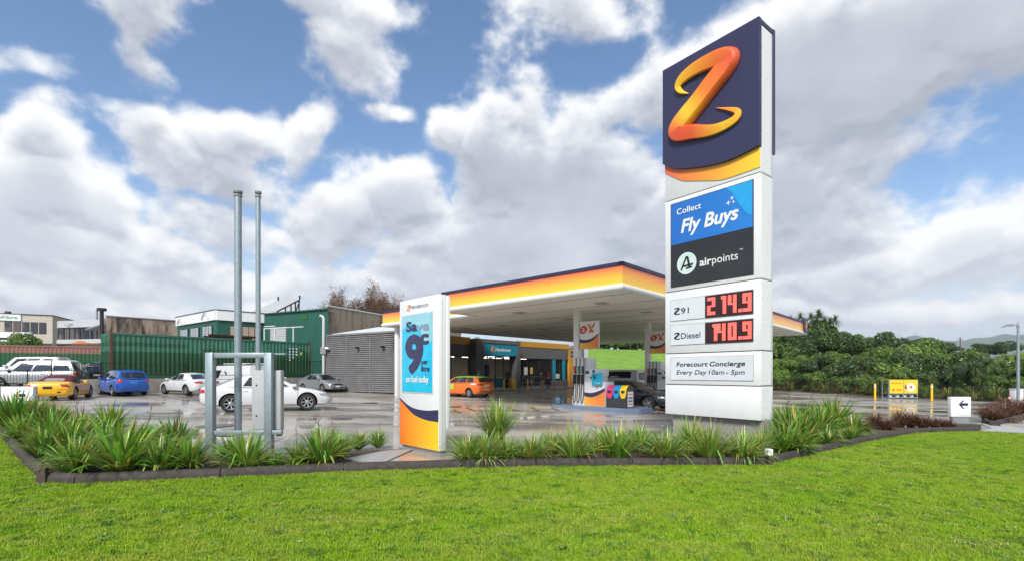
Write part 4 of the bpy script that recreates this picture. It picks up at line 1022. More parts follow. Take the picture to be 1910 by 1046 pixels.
def make_car(name, label, cat, loc, heading, S, scale=1.0, group='cars parked or standing on the site'):
    car = empty(name, loc, heading, label, cat, group); car.scale = (scale,) * 3
    P = S['paint']; L2 = S['L'] / 2; Wd = S['W']; top, bot, hwp = S['top'], S['bot'], S['hw']
    NS = 44; xs = []
    for i in range(NS + 1):
        t = i / NS; s = .5 - .5 * math.cos(math.pi * t); xs.append(-L2 + 2 * L2 * (t * .55 + s * .45))
    prof = [(0, 0), (.84, 0), (.955, .10), (1.0, .34), (1.005, .52), (.985, .72), (.955, .88), (.90, .975), (.80, 1.0)]
    mb = MB(); ring = []
    for x in xs:
        zb, zt, w = lerp_prof(bot, x), lerp_prof(top, x), lerp_prof(hwp, x)
        half = [(w * a, zb + (zt - zb) * b) for a, b in prof]
        cr = .035 if S.get('crown') is None else S['crown']
        half += [(w * .45, zt + cr * .75), (0, zt + cr)]
        pts = [(x, y, z) for y, z in half] + [(x, -y, z) for y, z in half[-2:0:-1]]
        ring = pts; mb.v += pts
    n = len(ring)
    for i in range(NS):
        for k in range(n): mb.f.append([i*n+k, i*n+(k+1) % n, (i+1)*n+(k+1) % n, (i+1)*n+k]); mb.m.append(0)
    mb.f.append(list(range(n))); mb.m.append(0); mb.f.append([NS*n+k for k in range(n)][::-1]); mb.m.append(0)
    body = mb.build('body', [P, WELL], None, smooth=42)
    wx = [S['fx'], S['rx']]; wr = S['wr']; ww = S.get('ww', .205)
    cut = MB()
    cut.mi = 1
    for x in wx:
        for s in (-1, 1):
            y0, y1 = sorted((s * (Wd/2 - .33), s * (Wd/2 + .3))); cut.lathe([(wr + .055, y0), (wr + .055, y1)], 36, 'y', (x, 0, wr + .01))
    co = cut.build('cut', [P, WELL])
    md = body.modifiers.new('b', 'BOOLEAN'); md.operation = 'DIFFERENCE'; md.object = co; md.solver = 'EXACT'
    dg = bpy.context.evaluated_depsgraph_get(); m2 = bpy.data.meshes.new_from_object(body.evaluated_get(dg))
    bpy.data.objects.remove(co); bpy.data.objects.remove(body)
    m2.polygons.foreach_set('use_smooth', [True] * len(m2.polygons)); m2.set_sharp_from_angle(angle=R_(38))
    bo = mesh_obj('body', m2, car)
    bvh = BVHTree.FromPolygons([v.co[:] for v in m2.vertices], [p.vertices[:] for p in m2.polygons])
    # ---- cabin
    G = S['cab']; xab, xat, xcb, xct = G['x']; zb0, zb1 = G['zb']; H = S['H']; yb, yt = G['yb'], G['yt']; arch = G.get('arch', .05); crown = G.get('crown', .05)
    def zt(u): return H - crown - arch * (2*u - 1)**2 * (1.0 if u < .5 else G.get('rarch', 1.0))
    def side(u, v, s):
        e = (2*u - 1)**2
        B = Vector((xab + (xcb - xab)*u, yb - .05*e, zb0 + (zb1 - zb0)*u)); T = Vector((xat + (xct - xat)*u, yt - .04*e, zt(u)))
        p = B.lerp(T, v); p.y += .03 * math.sin(math.pi * v); p.y *= s; return p
    def end(u, v, rear):
        uu = 1.0 if rear else 0.0; k = -1 if rear else 1
        B, T = side(uu, 0, 1), side(uu, 1, 1); bl = G.get('bow', .16)
        p = Vector((0, 0, 0)); c = 1 - u*u
        p.x = (B.x + (T.x - B.x)*v) + k * c * (bl*(1-v) + .08*v); p.y = u * (B.y + (T.y - B.y)*v + .03*math.sin(math.pi*v)*abs(u)); p.z = B.z + (T.z - B.z)*v + c * crown * (.35 + .65*v) * v
        return p
    def grid(fn, us, vs):
        m = MB()
        for v in vs:
            for u in us: m.v.append(tuple(fn(u, v)))
        a = len(us)
        for j in range(len(vs) - 1):
            for i in range(a - 1): m.f.append([j*a+i, j*a+i+1, (j+1)*a+i+1, (j+1)*a+i]); m.m.append(0)
        return m
    lin = lambda a, b, n: [a + (b - a)*i/n for i in range(n+1)]
    sh = MB()
    for m in [grid(lambda u, v: side(u, v, s), lin(0, 1, 14), lin(0, 1, 5)) for s in (-1, 1)] + [grid(lambda u, v: end(u, v, r), lin(-1, 1, 10), lin(0, 1, 5)) for r in (0, 1)]:
        sh.add(m.v, m.f)
    def roof(u, w):
        p = side(u, 1, 1); fx = p.x + (1 - w*w) * (.08 * (1 - u) - .08 * u) ; return Vector((fx, p.y * w, p.z + crown * (1 - w*w)))
    m = grid(roof, lin(0, 1, 14), lin(-1, 1, 10)); sh.add(m.v, m.f)
    bm = bmesh.new(); me_ = bpy.data.meshes.new('t'); me_.from_pydata(sh.v, [], sh.f); bm.from_mesh(me_); bmesh.ops.remove_doubles(bm, verts=bm.verts, dist=.006)
    sh2 = MB(); sh2.bm(bm); bpy.data.meshes.remove(me_)
    so = sh2.build('roof_and_pillars', [S.get('roofmat', P), S.get('rooftop', P)], car, smooth=40)
    if S.get('rooftop'):
        for f in so.data.polygons: f.material_index = 1 if f.center.z > H - .125 else 0
    def pane(nm, fn, u0, u1, v0, v1, out, mt=CGLASS, nu=8, nv=5):
        m = grid(fn, lin(u0, u1, nu), lin(v0, v1, nv)); off = []
        c = Vector((0, 0, H * .6))
        a = nu + 1
        vs = [Vector(p) for p in m.v]; res = []
        for j in range(nv + 1):
            for i in range(nu + 1):
                du = vs[j*a + min(i+1, nu)] - vs[j*a + max(i-1, 0)]; dv = vs[min(j+1, nv)*a + i] - vs[max(j-1, 0)*a + i]
                nn = du.cross(dv).normalized()
                if nn.dot(vs[j*a+i] - Vector((0 if abs(out) != 2 else 0, 0, H * .55))) < 0: nn.negate()
                res.append(vs[j*a+i] + nn * .009)
        m.v = [tuple(p) for p in res]; return m.build(nm, mt, car, smooth=60)
    if not S.get('soft'):
        pane('windscreen', lambda u, v: end(u, v, 0), -.90, .90, .06, .93, 1)
        if S.get('rearglass', True): rv = S.get('rv', (.08, .90)); pane('rear_window', lambda u, v: end(u, v, 1), -.86, .86, rv[0], rv[1], 1)
        for s in (-1, 1):
            for u0, u1 in S['win']:
                pane('side_window', (lambda s: lambda u, v: side(u, v, s))(s), u0, u1, S.get('v0', .10), S.get('v1', .86), 1)
    else:
        pane('rear_window', lambda u, v: end(u, v, 1), -.62, .62, .28, .66, 1, mat('milky plastic window', (.30, .27, .26), .3))
        pane('windscreen', lambda u, v: end(u, v, 0), -.90, .90, .06, .93, 1)
        for s in (-1, 1): pane('side_window', (lambda s: lambda u, v: side(u, v, s))(s), .08, .6, .1, .8, 1)
    # ---- patches laid on the body
    def patch(nm, mt, d, u0, u1, v0, v1, nu=6, nv=4, skew=0.0, out=.006, taper=0.0):
        m = MB(); d = Vector(d)
        for j in range(nv + 1):
            for i in range(nu + 1):
                tu, tv = i/nu, j/nv; u = u0 + (u1-u0)*tu + skew*(tv-.5); v = v0 + (v1-v0)*tv
                v = (v0+v1)/2 + (v-(v0+v1)/2) * (1 - taper*tu)
                o = Vector((-d.x*6, u, v)) if abs(d.x) > .5 else Vector((u, -d.y*6, v))
                h = bvh.ray_cast(o, d)
                p = (h[0] - d * out) if h[0] is not None else None
                m.v.append(p)
        if any(p is None for p in m.v):
            ok = [p for p in m.v if p is not None]
            if not ok: return None
            m.v = [p if p is not None else min(ok, key=lambda q: abs(q.z - v0)) for p in m.v]
        m.v = [tuple(p) for p in m.v]
        for j in range(nv):
            for i in range(nu): a = j*(nu+1)+i; m.f.append([a, a+1, a+nu+2, a+nu+1]); m.m.append(0)
        return m.build(nm, mt, car, smooth=60)
    for y0, y1, z0, z1, sk in S.get('tail', []):
        for s in (-1, 1): patch('tail_lamp', TAIL, (1, 0, 0), s*y0, s*y1, z0, z1, 12, 6, skew=s*sk, out=.012)
    for y0, y1, z0, z1, sk in S.get('head', []):
        for s in (-1, 1): patch('head_lamp', HEAD, (-1, 0, 0), s*y0, s*y1, z0, z1, 12, 6, out=.012, skew=s*sk, taper=S.get('htaper', .2))
    for nm, mt, d, u0, u1, z0, z1 in S.get('extra', []): patch(nm, mt, d, u0, u1, z0, z1)
    for x in S.get('seams', []):
        for s in (-1, 1): patch('door_seam', WELL, (0, -s, 0), x, x + .011, lerp_prof(bot, x) + .12, lerp_prof(top, x) - .03, 1, 8, out=.002)
    for x in S.get('handles', []):
        for s in (-1, 1):
            z = S.get('hz', .80); h = bvh.ray_cast(Vector((x, s*6, z)), Vector((0, -s, 0)))
            if h[0] is not None: MB().bbox(x - .09, x + .09, h[0].y - .02, h[0].y + .02, z - .014, z + .014, .008).build('door_handle', P, car, smooth=60)
    for s in (-1, 1):
        a = side(.06, .0, s)
        MB().bbox(a.x - .09, a.x + .09, min(a.y + s*.02, a.y + s*.20), max(a.y + s*.02, a.y + s*.20), a.z + .02, a.z + .15, .03).build('mirror', S.get('mirror', P), car, smooth=60)
    if S.get('fplate', True): 
        h = bvh.ray_cast(Vector((6, 0, S.get('fpz', .42))), Vector((-1, 0, 0)))
        if h[0] is not None: MB().box(h[0].x - .01, h[0].x + .012, -.18, .18, h[0].z - .065, h[0].z + .065).build('number_plate', PLATE, car)
    rp = S.get('rpz', .75); h = bvh.ray_cast(Vector((-6, 0, rp)), Vector((1, 0, 0)))
    if h[0] is not None: MB().box(h[0].x - .012, h[0].x + .02, -.18, .18, rp - .065, rp + .065).build('number_plate', S.get('rpm', PLATE), car)
    patch('grille', WELL, (-1, 0, 0), -.42, .42, S.get('gz', .52), S.get('gz', .52) + .12)
    patch('front_intake', WELL, (-1, 0, 0), -.5, .5, lerp_prof(bot, L2) + .05, lerp_prof(bot, L2) + .13)
    for s in (-1, 1): patch('sill', S.get('sill', P), (0, -s, 0), S['rx'] + wr + .12, S['fx'] - wr - .12, .215, .30, 8, 2, out=.012)
    tm, rm = wheel_meshes(wr, ww, S.get('spokes', 5), S.get('style', 'plain'))
    for x in wx:
        for s in (-1, 1):
            w = mesh_obj('wheel', tm, car, (x, s*(Wd/2 - ww/2 - .025), wr), (0, 0, 0 if s > 0 else math.pi)); mesh_obj('rim', rm, w)
    return car
def P_(base, **k): d = dict(base); d.update(k); return d
SEDAN = dict(L=4.66, W=1.74, H=1.43, fx=1.36, rx=-1.31, wr=.325, crown=.03,
    top=[(-2.33,.80),(-2.28,.93),(-2.05,1.00),(-1.6,.985),(-1.1,.945),(-.4,.925),(.4,.915),(.95,.93),(1.25,.885),(1.7,.80),(2.05,.69),(2.25,.58),(2.33,.50)],
    bot=[(-2.33,.46),(-2.24,.30),(-1.9,.24),(-1.2,.20),(1.2,.19),(1.9,.20),(2.2,.22),(2.33,.30)],
    hw=[(-2.33,.56),(-2.27,.72),(-2.0,.82),(-1.3,.868),(0,.872),(1.2,.868),(1.75,.83),(2.1,.74),(2.26,.60),(2.33,.48)],
    cab=dict(x=(1.05, .22, -1.78, -1.02), zb=(.905, .965), yb=.80, yt=.555, arch=.06, rarch=1.2, crown=.045, bow=.20),
    win=[(.10,.395),(.425,.70)], tail=[(.42,.80,.74,.88,.05)], head=[(.36,.80,.56,.68,.0)], seams=[1.0,-.02,-.95], handles=[.12,-.82], hz=.80, rpz=.62, gz=.53)
WAGON = P_(SEDAN, L=4.42, W=1.70, H=1.475, fx=1.32, rx=-1.28, wr=.31,
    top=[(-2.21,.92),(-2.17,1.00),(-1.9,1.02),(-1.1,.99),(-.3,.96),(.4,.94),(.95,.96),(1.25,.91),(1.65,.83),(1.98,.70),(2.14,.58),(2.21,.50)],
    bot=[(-2.21,.44),(-2.14,.30),(-1.8,.22),(-1.1,.20),(1.1,.19),(1.8,.20),(2.08,.22),(2.21,.30)],
    hw=[(-2.21,.66),(-2.16,.76),(-1.9,.83),(-1.2,.848),(0,.85),(1.1,.846),(1.65,.81),(2.0,.72),(2.14,.58),(2.21,.46)],
    cab=dict(x=(1.15, .35, -2.10, -1.80), zb=(.93, 1.0), yb=.79, yt=.60, arch=.04, rarch=1.5, crown=.045, bow=.14),
    win=[(.10,.36),(.385,.64),(.665,.86)], v1=.84, tail=[(.46,.80,.78,1.00,.03)], seams=[.95,.02,-.85], handles=[.15,-.72], rpz=.80, rv=(.10,.82))
SUV = P_(WAGON, L=4.74, W=1.84, H=1.76, fx=1.42, rx=-1.36, wr=.37, ww=.245,
    top=[(-2.37,1.02),(-2.33,1.12),(-2.0,1.13),(-1.0,1.12),(0,1.10),(.8,1.10),(1.1,1.12),(1.5,1.08),(1.95,1.02),(2.2,.92),(2.33,.74),(2.37,.62)],
    bot=[(-2.37,.55),(-2.3,.42),(-1.9,.36),(-1.2,.34),(1.2,.34),(1.9,.35),(2.25,.38),(2.37,.45)],
    hw=[(-2.37,.74),(-2.32,.84),(-2.0,.90),(-1.2,.918),(0,.92),(1.2,.915),(1.8,.88),(2.15,.80),(2.3,.68),(2.37,.56)],
    cab=dict(x=(1.15, .55, -2.25, -1.98), zb=(1.08, 1.12), yb=.86, yt=.68, arch=.03, rarch=1.2, crown=.04, bow=.10),
    win=[(.10,.36),(.39,.66),(.69,.92)], hz=.95, rpz=.9, tail=[(.62,.86,.85,1.08,0)], head=[(.5,.86,.78,.92,0)], gz=.76, fpz=.6, seams=[1.05,.1,-.85], handles=[.25,-.7])
VAN = P_(WAGON, L=4.72, W=1.70, H=1.99, fx=1.55, rx=-1.05, wr=.325, crown=.02,
    top=[(-2.36,1.05),(-2.34,1.10),(-1.5,1.10),(0,1.08),(1.5,1.06),(2.0,1.04),(2.2,.98),(2.3,.84),(2.36,.66)],
    bot=[(-2.36,.40),(-2.3,.30),(-1.9,.25),(-1.0,.23),(1.2,.23),(2.0,.24),(2.28,.28),(2.36,.36)],
    hw=[(-2.36,.76),(-2.33,.81),(-2.0,.845),(-1.0,.85),(0,.85),(1.5,.848),(2.0,.82),(2.25,.74),(2.36,.60)],
    cab=dict(x=(2.22, 1.45, -2.335, -2.24), zb=(1.02, 1.07), yb=.835, yt=.735, arch=.012, rarch=1.0, crown=.03, bow=.12),
    win=[(.06,.235),(.29,.60),(.63,.93)], v0=.06, v1=.66, rv=(.16,.76), tail=[(.70,.82,.72,1.00,0)], head=[(.42,.76,.66,.82,0)], hz=.98, rpz=.62, seams=[1.85,.75,-.4], handles=[.95,-.25])
def on(p, off, heading, side_):     # shift a wheel-track point to the car's middle
    n = Vector((-math.sin(heading), math.cos(heading), 0)) * side_ * off; return p + n
def gp(p): return Vector((p.x, p.y, gz(p.x, p.y) - .028))
PW_ = paint('white car paint', (.58, .59, .60)); PS = paint('silver car paint', (.33, .35, .37), .55, .32); PB = paint('bright blue car paint', (.008, .10, .46), .3); PY2 = paint('yellow car paint', (.80, .43, .01)); PO = paint('orange car paint', (.80, .17, .015)); PK = paint('black car paint', (.008, .009, .014)); PD2 = paint('dark blue grey car paint', (.03, .035, .05), .4)
# white sedan crossing behind the frame
a, b2 = at(428, 767), at(572, 764); hd = math.atan2(b2.y - a.y, b2.x - a.x); mid_ = (a + b2) / 2
make_car('sedan_car', 'white sports sedan in side view behind the galvanised frame', 'car', gp(on(mid_, .80, hd, 1)), hd, P_(SEDAN, paint=PW_, spokes=7, wr=.335, style='plain'), 1.085)
# white sedan parked further back
make_car('sedan_car', 'white parked sedan seen from behind, next to the blue wagon', 'car', gp(at(352, 734)), R_(150), P_(SEDAN, paint=PW_, spokes=10, tail=[(.36,.80,.76,.88,.10)], sill=DARK, extra=[('rear_diffuser', DARK, (1, 0, 0), -.55, .55, .33, .42)]), 1.0)
# silver sedan
make_car('sedan_car', 'small silver sedan facing the camera in front of the grey louvred wall', 'car', gp(at(600, 728)), R_(-36), P_(SEDAN, paint=PS, L=4.4, spokes=6, wr=.30, htaper=.1, head=[(.36,.76,.60,.70,0)]), .98)
# blue wagon
make_car('wagon_car', 'bright blue station wagon parked between yellow convertible and white sedan', 'car', gp(at(228, 735)), R_(143), P_(WAGON, paint=PB, H=1.56, W=1.72, spokes=10, rpm=paint('blue plate', (.02, .22, .60)), tail=[(.58,.82,.80,1.02,0)], extra=[('tailgate_trim', CHROME, (1, 0, 0), -.38, .38, .90, .925), ('bumper_line', WELL, (1, 0, 0), -.78, .78, .56, .57)]), 1.0)
# yellow convertible
MAR = mat('maroon soft top canvas', (.10, .012, .018), .85, bump=.2, bscale=200)
CONV = P_(SEDAN, paint=PY2, L=4.31, W=1.82, H=1.31, fx=1.32, rx=-1.30, wr=.335, ww=.245, soft=True, roofmat=MAR, spokes=6,
    top=[(-2.15,.76),(-2.10,.86),(-1.9,.94),(-1.5,.95),(-1.0,.90),(0,.86),(.7,.86),(1.1,.88),(1.5,.82),(1.85,.72),(2.08,.58),(2.15,.48)],
    bot=[(-2.15,.40),(-2.08,.26),(-1.8,.21),(1.2,.18),(1.8,.19),(2.05,.22),(2.15,.30)],
    hw=[(-2.15,.66),(-2.08,.80),(-1.8,.90),(-1.3,.915),(0,.89),(1.2,.905),(1.7,.87),(2.0,.76),(2.12,.60),(2.15,.50)],
    cab=dict(x=(.75, .05, -1.45, -.62), zb=(.85, .90), yb=.76, yt=.54, arch=.05, rarch=1.0, crown=.05, bow=.16),
    tail=[(.52,.80,.70,.84,-.10)], rpz=.66, rpm=DARK, extra=[('rear_vent', WELL, (1, 0, 0), .40, .72, .555, .57), ('rear_vent', WELL, (1, 0, 0), -.72, -.40, .555, .57), ('exhaust', WELL, (1, 0, 0), .38, .52, .40, .47), ('exhaust', WELL, (1, 0, 0), -.52, -.38, .40, .47)])
make_car('convertible_car', 'yellow convertible with maroon soft top seen from behind at far left', 'car', gp(at(117, 742)), R_(117), CONV, .98)
# orange wagon taxi
LIME = mat('lime roof film', (.35, .62, .05), .3, coat=.6)
oc = make_car('wagon_car', 'orange hatchback wagon with lime green roof near the shop', 'car', gp(at(866, 738)), R_(140), P_(WAGON, paint=PO, roofmat=PO, rooftop=LIME, spokes=9, tail=[(.42,.80,.82,.96,0)], extra=[('livery_patch', LIME, (0, -1, 0), .2, 1.2, .55, .92), ('livery_lettering', WHITETXT, (1, 0, 0), -.25, .35, .52, .57), ('livery_lettering', WHITETXT, (0, -1, 0), -1.9, -1.45, .86, .96)]), 1.0)
MB().tube([(-1.6, .3, 1.44), (-1.75, .3, 1.75)], .012, 6).build('aerial', WHITE, oc)
# black car at the pump
make_car('saloon_car', 'black saloon parked at the near pump, nose behind the price pylon', 'car', rlg(6.35, 3.1, -.028), RLA - math.pi/2, P_(SEDAN, paint=PK, L=4.6, W=1.8, H=1.43, spokes=5, style='double', wr=.335, extra=[]), 1.04)
# silver grey minibus
SG = paint('silver grey van paint', (.72, .72, .73), .1, .32)
mv = make_car('minibus_van', 'silver grey minibus with dark side windows beyond the near pump', 'van', gp(ray(1156, 700, 40)), R_(127), P_(VAN, paint=SG, v0=.34, v1=.86, win=[(.06,.235),(.28,.86)]), 1.05)
# left side: silver suv, white wagon with racks, black car, dark hatch
sv = make_car('suv_car', 'silver four wheel drive in side view behind the railing at far left', 'car', gp(ray(68, 0, 31.5)) + Vector((0, 0, .22)), R_(-161), P_(SUV, paint=PS, sill=GREYP, spokes=6, win=[(.10,.36),(.39,.66),(.69,.94)]), 1.03)
for s in (-1, 1): MB().tube([(.3, s*.60, 1.73), (.2, s*.60, 1.785), (-1.7, s*.60, 1.79), (-1.85, s*.60, 1.72)], .02, 8).build('roof_rail', STEELW, sv, smooth=60)
wv = make_car('estate_car', 'white estate with roof rack feet and red and blue side print, behind the silver suv', 'car', gp(ray(58, 0, 37.0)) + Vector((0, 0, .42)), R_(-168), P_(SUV, paint=PW_, H=1.85, win=[(.10,.33),(.36,.62),(.70,.90)], extra=[('side_print', TAIL, (0, -1, 0), -1.5, -1.2, .7, 1.08)]), 1.05)
for x in (.5, -.5, -1.5):
    for s in (-1, 1): MB().bbox(x - .06, x + .06, s*.55 - .04, s*.55 + .04, 1.80, 1.92, .01).build('rack_foot', DARK, wv)
make_car('hatch_car', 'black hatchback nose to the white estate, beside the green container', 'car', gp(ray(156, 0, 36.5)) + Vector((0, 0, .25)), R_(150), P_(WAGON, paint=PK, H=1.5), 1.0)
make_car('coupe_car', 'dark car half hidden beyond the black hatchback by the container end', 'car', gp(ray(186, 0, 40.0)) + Vector((0, 0, .6)), R_(115), P_(SEDAN, paint=PD2), 1.0)
# white service van behind the frame
BLF = paint('blue livery film', (.01, .13, .42)); RDF = paint('red livery film', (.55, .02, .02))
sv2 = make_car('service_van', 'white service van with red and blue livery and roof rack behind the frame', 'van', gp(ray(447, 0, 33.5)), R_(152), P_(VAN, paint=PW_, win=[(.06,.235)], rearglass=False, tail=[(.74,.83,.75,1.15,0)], extra=[('livery_patch', BLF, (0, -1, 0), -1.9, .4, .45, .80), ('livery_patch', RDF, (1, 0, 0), .55, .80, .5, 1.0)]), .98)
MB().box(-1.6, .9, .838, .846, 1.3, 1.34).build('livery_line', GREYP, sv2)
for x in (-1.7, -.5, .7): MB().bbox(x - .03, x + .03, -.62, .62, 2.02, 2.06, .008).build('rack_bar', DARK, sv2)
for y in (-.55, .55): MB().bbox(-1.95, .95, y - .025, y + .025, 2.06, 2.11, .008).build('rack_rail', STEELW, sv2)
MB().box(-2.34, -2.33, -.02, .02, .5, 1.9).build('door_seam', WELL, sv2)
# a bird emblem on its side
mb = MB(); mb.prism([(.30, 1.62), (.22, 1.50), (.10, 1.46), (.16, 1.40), (.20, 1.25), (.26, 1.40), (.34, 1.46), (.42, 1.58), (.36, 1.54)], .846, .850); mb.build('emblem', DARK, sv2)
# ================================================================== YARD AND BUILDINGS ON THE LEFT
def seg_empty(name, a, b, label=None, cat=None, group=None, kind=None):     # empty at a, local x towards b, local y to the left of that
    a, b = Vector(a), Vector(b); d = b - a; e = empty(name, (a.x, a.y, a.z), math.atan2(d.y, d.x), label, cat, group, kind); return e, math.hypot(d.x, d.y)
def container_mat(name, c1, c2, rust, band=None):
    m, nt, b, N, Lk = new_mat(name); v = objvec(nt, False)
    n = noise_node(nt, 1.2, 5, .6, v)
    br = N.new('ShaderNodeTexBrick'); mp = N.new('ShaderNodeMapping'); mp.inputs['Rotation'].default_value = (R_(-90), 0, 0); Lk.new(v, mp.inputs['Vector']); Lk.new(mp.outputs[0], br.inputs['Vector'])
    br.inputs['Scale'].default_value = .42; br.inputs['Mortar Size'].default_value = .0; br.inputs['Color1'].default_value = (0, 0, 0, 1); br.inputs['Color2'].default_value = (1, 1, 1, 1); br.inputs['Row Height'].default_value = .42; br.inputs['Brick Width'].default_value = .75
    sx = N.new('ShaderNodeSeparateXYZ'); Lk.new(v, sx.inputs[0])
    low = mapr(nt, sx.outputs[2], 1.62, 1.70, 1, 0) if band is None else mapr(nt, sx.outputs[2], band, band + .05, 1, 0)
    mxm = N.new('ShaderNodeMath'); mxm.operation = 'MAXIMUM'; Lk.new(low, mxm.inputs[0]); Lk.new(mapr(nt, br.outputs['Color'], .55, .56, 0, .75 if band is None else 0), mxm.inputs[1])
    top = mapr(nt, sx.outputs[2], 2.30, 2.26, 0, 1); ml = N.new('ShaderNodeMath'); ml.operation = 'MULTIPLY'; Lk.new(mxm.outputs[0], ml.inputs[0]); Lk.new(top, ml.inputs[1])
    c = mixrgb(nt, ml.outputs[0], c1, c2); c = mixrgb(nt, mapr(nt, n.outputs['Fac'], .3, .75, 0, .45), c, tuple(x * .62 for x in c2))
    st = noise_node(nt, 2.0, 6, .7, objvec(nt, False, (4, 4, .7))); c = mixrgb(nt, mapr(nt, st.outputs['Fac'], .60, .70, 0, .75), c, rust)
    Lk.new(c, b.inputs['Base Color']); b.inputs['Roughness'].default_value = .5; return m
GC = container_mat('green container paint', (.04, .165, .11), (.010, .070, .024), (.10, .045, .02))
RC = container_mat('faded pink and green container paint', (.29, .125, .105), (.012, .085, .03), (.16, .05, .025), 2.18)
RUST = mat('rusted steel', (.13, .045, .022), .8, c2=(.06, .028, .018), scale=6, bump=.3)
def container(a, b, z, h, mt, label, w=2.44):
    e, L = seg_empty('shipping_container', (a[0], a[1], z), (b[0], b[1], z), label, 'container')
    def corr(x0, x1, y, s, nm='side_wall'):
        mb = MB(); n = round((x1 - x0) / .28); p = (x1 - x0) / n
        prof = []
        for k in range(n): prof += [(x0 + k*p, 0), (x0 + k*p + .30*p, 0), (x0 + k*p + .5*p, .036), (x0 + k*p + .80*p, .036)]
        prof.append((x1, 0))
        for x, d in prof: mb.v += [(x, y + s*d, .16), (x, y + s*d, h - .12)]
        for k in range(len(prof) - 1): mb.f.append([2*k, 2*k+2, 2*k+3, 2*k+1]); mb.m.append(0)
        return mb.build(nm, mt, e)
    corr(.12, L - .12, .03, 1); corr(.12, L - .12, w - .03, -1)
    for x in (0, L - .12):
        for y in (0, w - .12): MB().box(x, x + .12, y, y + .12, 0, h).build('corner_post', RUST if (y == 0) else mt, e)
    for y in (0, w - .09):
        MB().box(.121, L - .121, y, y + .09, h - .121, h - .002).build('top_rail', mt, e); MB().box(.121, L - .121, y, y + .09, .002, .161).build('bottom_rail', mt, e)
    MB().box(.02, L - .02, .09, w - .09, h - .05, h - .01).build('roof', mt, e); MB().box(.02, L - .02, .1, w - .1, .02, .1).build('floor', RUST, e)
    for x in (.03, L - .06): MB().box(x, x + .03, .121, w - .121, .161, h - .05).build('end_wall', mt, e)
    for k in range(6): MB().box(.0, .03, .25 + k*.38, .29 + k*.38, .17, h - .12).build('end_rib', mt, e)
    return e, L
CD = Vector((.626, .78, 0)); CN = Vector((.78, -.626, 0)); C0 = Vector((-26.2, 32.0, 0))
ce, CLEN = container((C0.x, C0.y), tuple((C0 + CD*13.8).xy), 1.55, 2.86, GC, 'long dark green shipping container with patchy repaint behind the railing')
for k in range(3):
    for q in range(5 - k): MB().box(CLEN - 1.9 + .30 * k, CLEN - 1.78 + .30 * k, .018, .022, 2.2 - .24 * q, 2.32 - .24 * q).build('code_mark', WHITETXT, ce)
MB().box(CLEN - .95, CLEN - .75, .018, .022, 1.75, 2.0).build('code_mark', mat('yellow code plate', (.5, .42, .05), .5), ce)
container((-45.0, 40.0), (-31.2, 45.6), 1.25, 2.86, RC, 'faded pink and green container behind the parked cars at far left')
# steel beams lying on the container
for k in range(6):
    p = C0 + CD*(5.6 + .12*k) - CN*(.5 + .22*(k % 3)); z = 4.41 + .15 * (k // 3) + .005
    d = CD * (3.0 + .25*(k % 4)) + CN * rnd.uniform(-.12, .12)
    bmm = empty('steel_beam', (p.x, p.y, z), math.atan2(d.y, d.x), ['rusty steel beam lying nearest the edge on the green container', 'rusty beam second from the front on the container roof', 'rusty beam at the back of the lower row on the container', 'rusty beam on top of the stack, nearest the front', 'rusty beam in the middle of the top row on the container', 'rusty beam at the back of the top row on the container'][k], 'steel beam', 'rusty beams on the container roof')
    L = d.length
    MB().box(0, L, -.07, .07, 0, .015).build('flange', RUST, bmm); MB().box(0, L, -.07, .07, .125, .14).build('flange', RUST, bmm); MB().box(0, L, -.008, .008, .016, .124).build('web', RUST, bmm)
# scrap heap on the pink container
HEAP = mat('orange tarpaulin', (.55, .17, .05), .6, c2=(.30, .10, .04))
q = ray(158, 640, 45.5); tp = empty('tarpaulin_heap', (q.x, q.y, 4.12), 0, 'orange tarpaulin heap on the yard container at far left', 'tarpaulin')
mb = MB(); nn = 14
for j in range(nn + 1):
    for i in range(nn + 1):
        u, v = i/nn*2 - 1, j/nn*2 - 1; r2 = max(0, 1 - u*u - v*v); mb.v.append((u*1.5, v*.9, .75*math.sqrt(r2)*(.7 + .5*mnoise.noise(Vector((u*2.5, v*2.5, 1)))) - .02))
for j in range(nn):
    for i in range(nn): k = j*(nn+1)+i; mb.f.append([k, k+1, k+nn+2, k+nn+1]); mb.m.append(0)
mb.build('sheet', HEAP, tp, smooth=70)
for k in range(3): MB().beam((-2.2 + k*.3, -.9 - .1*k, .06 + .1*k), (2.6, -.9 + .3*k, .06 + .1*k), .1).build('timber', LSTEP, tp)
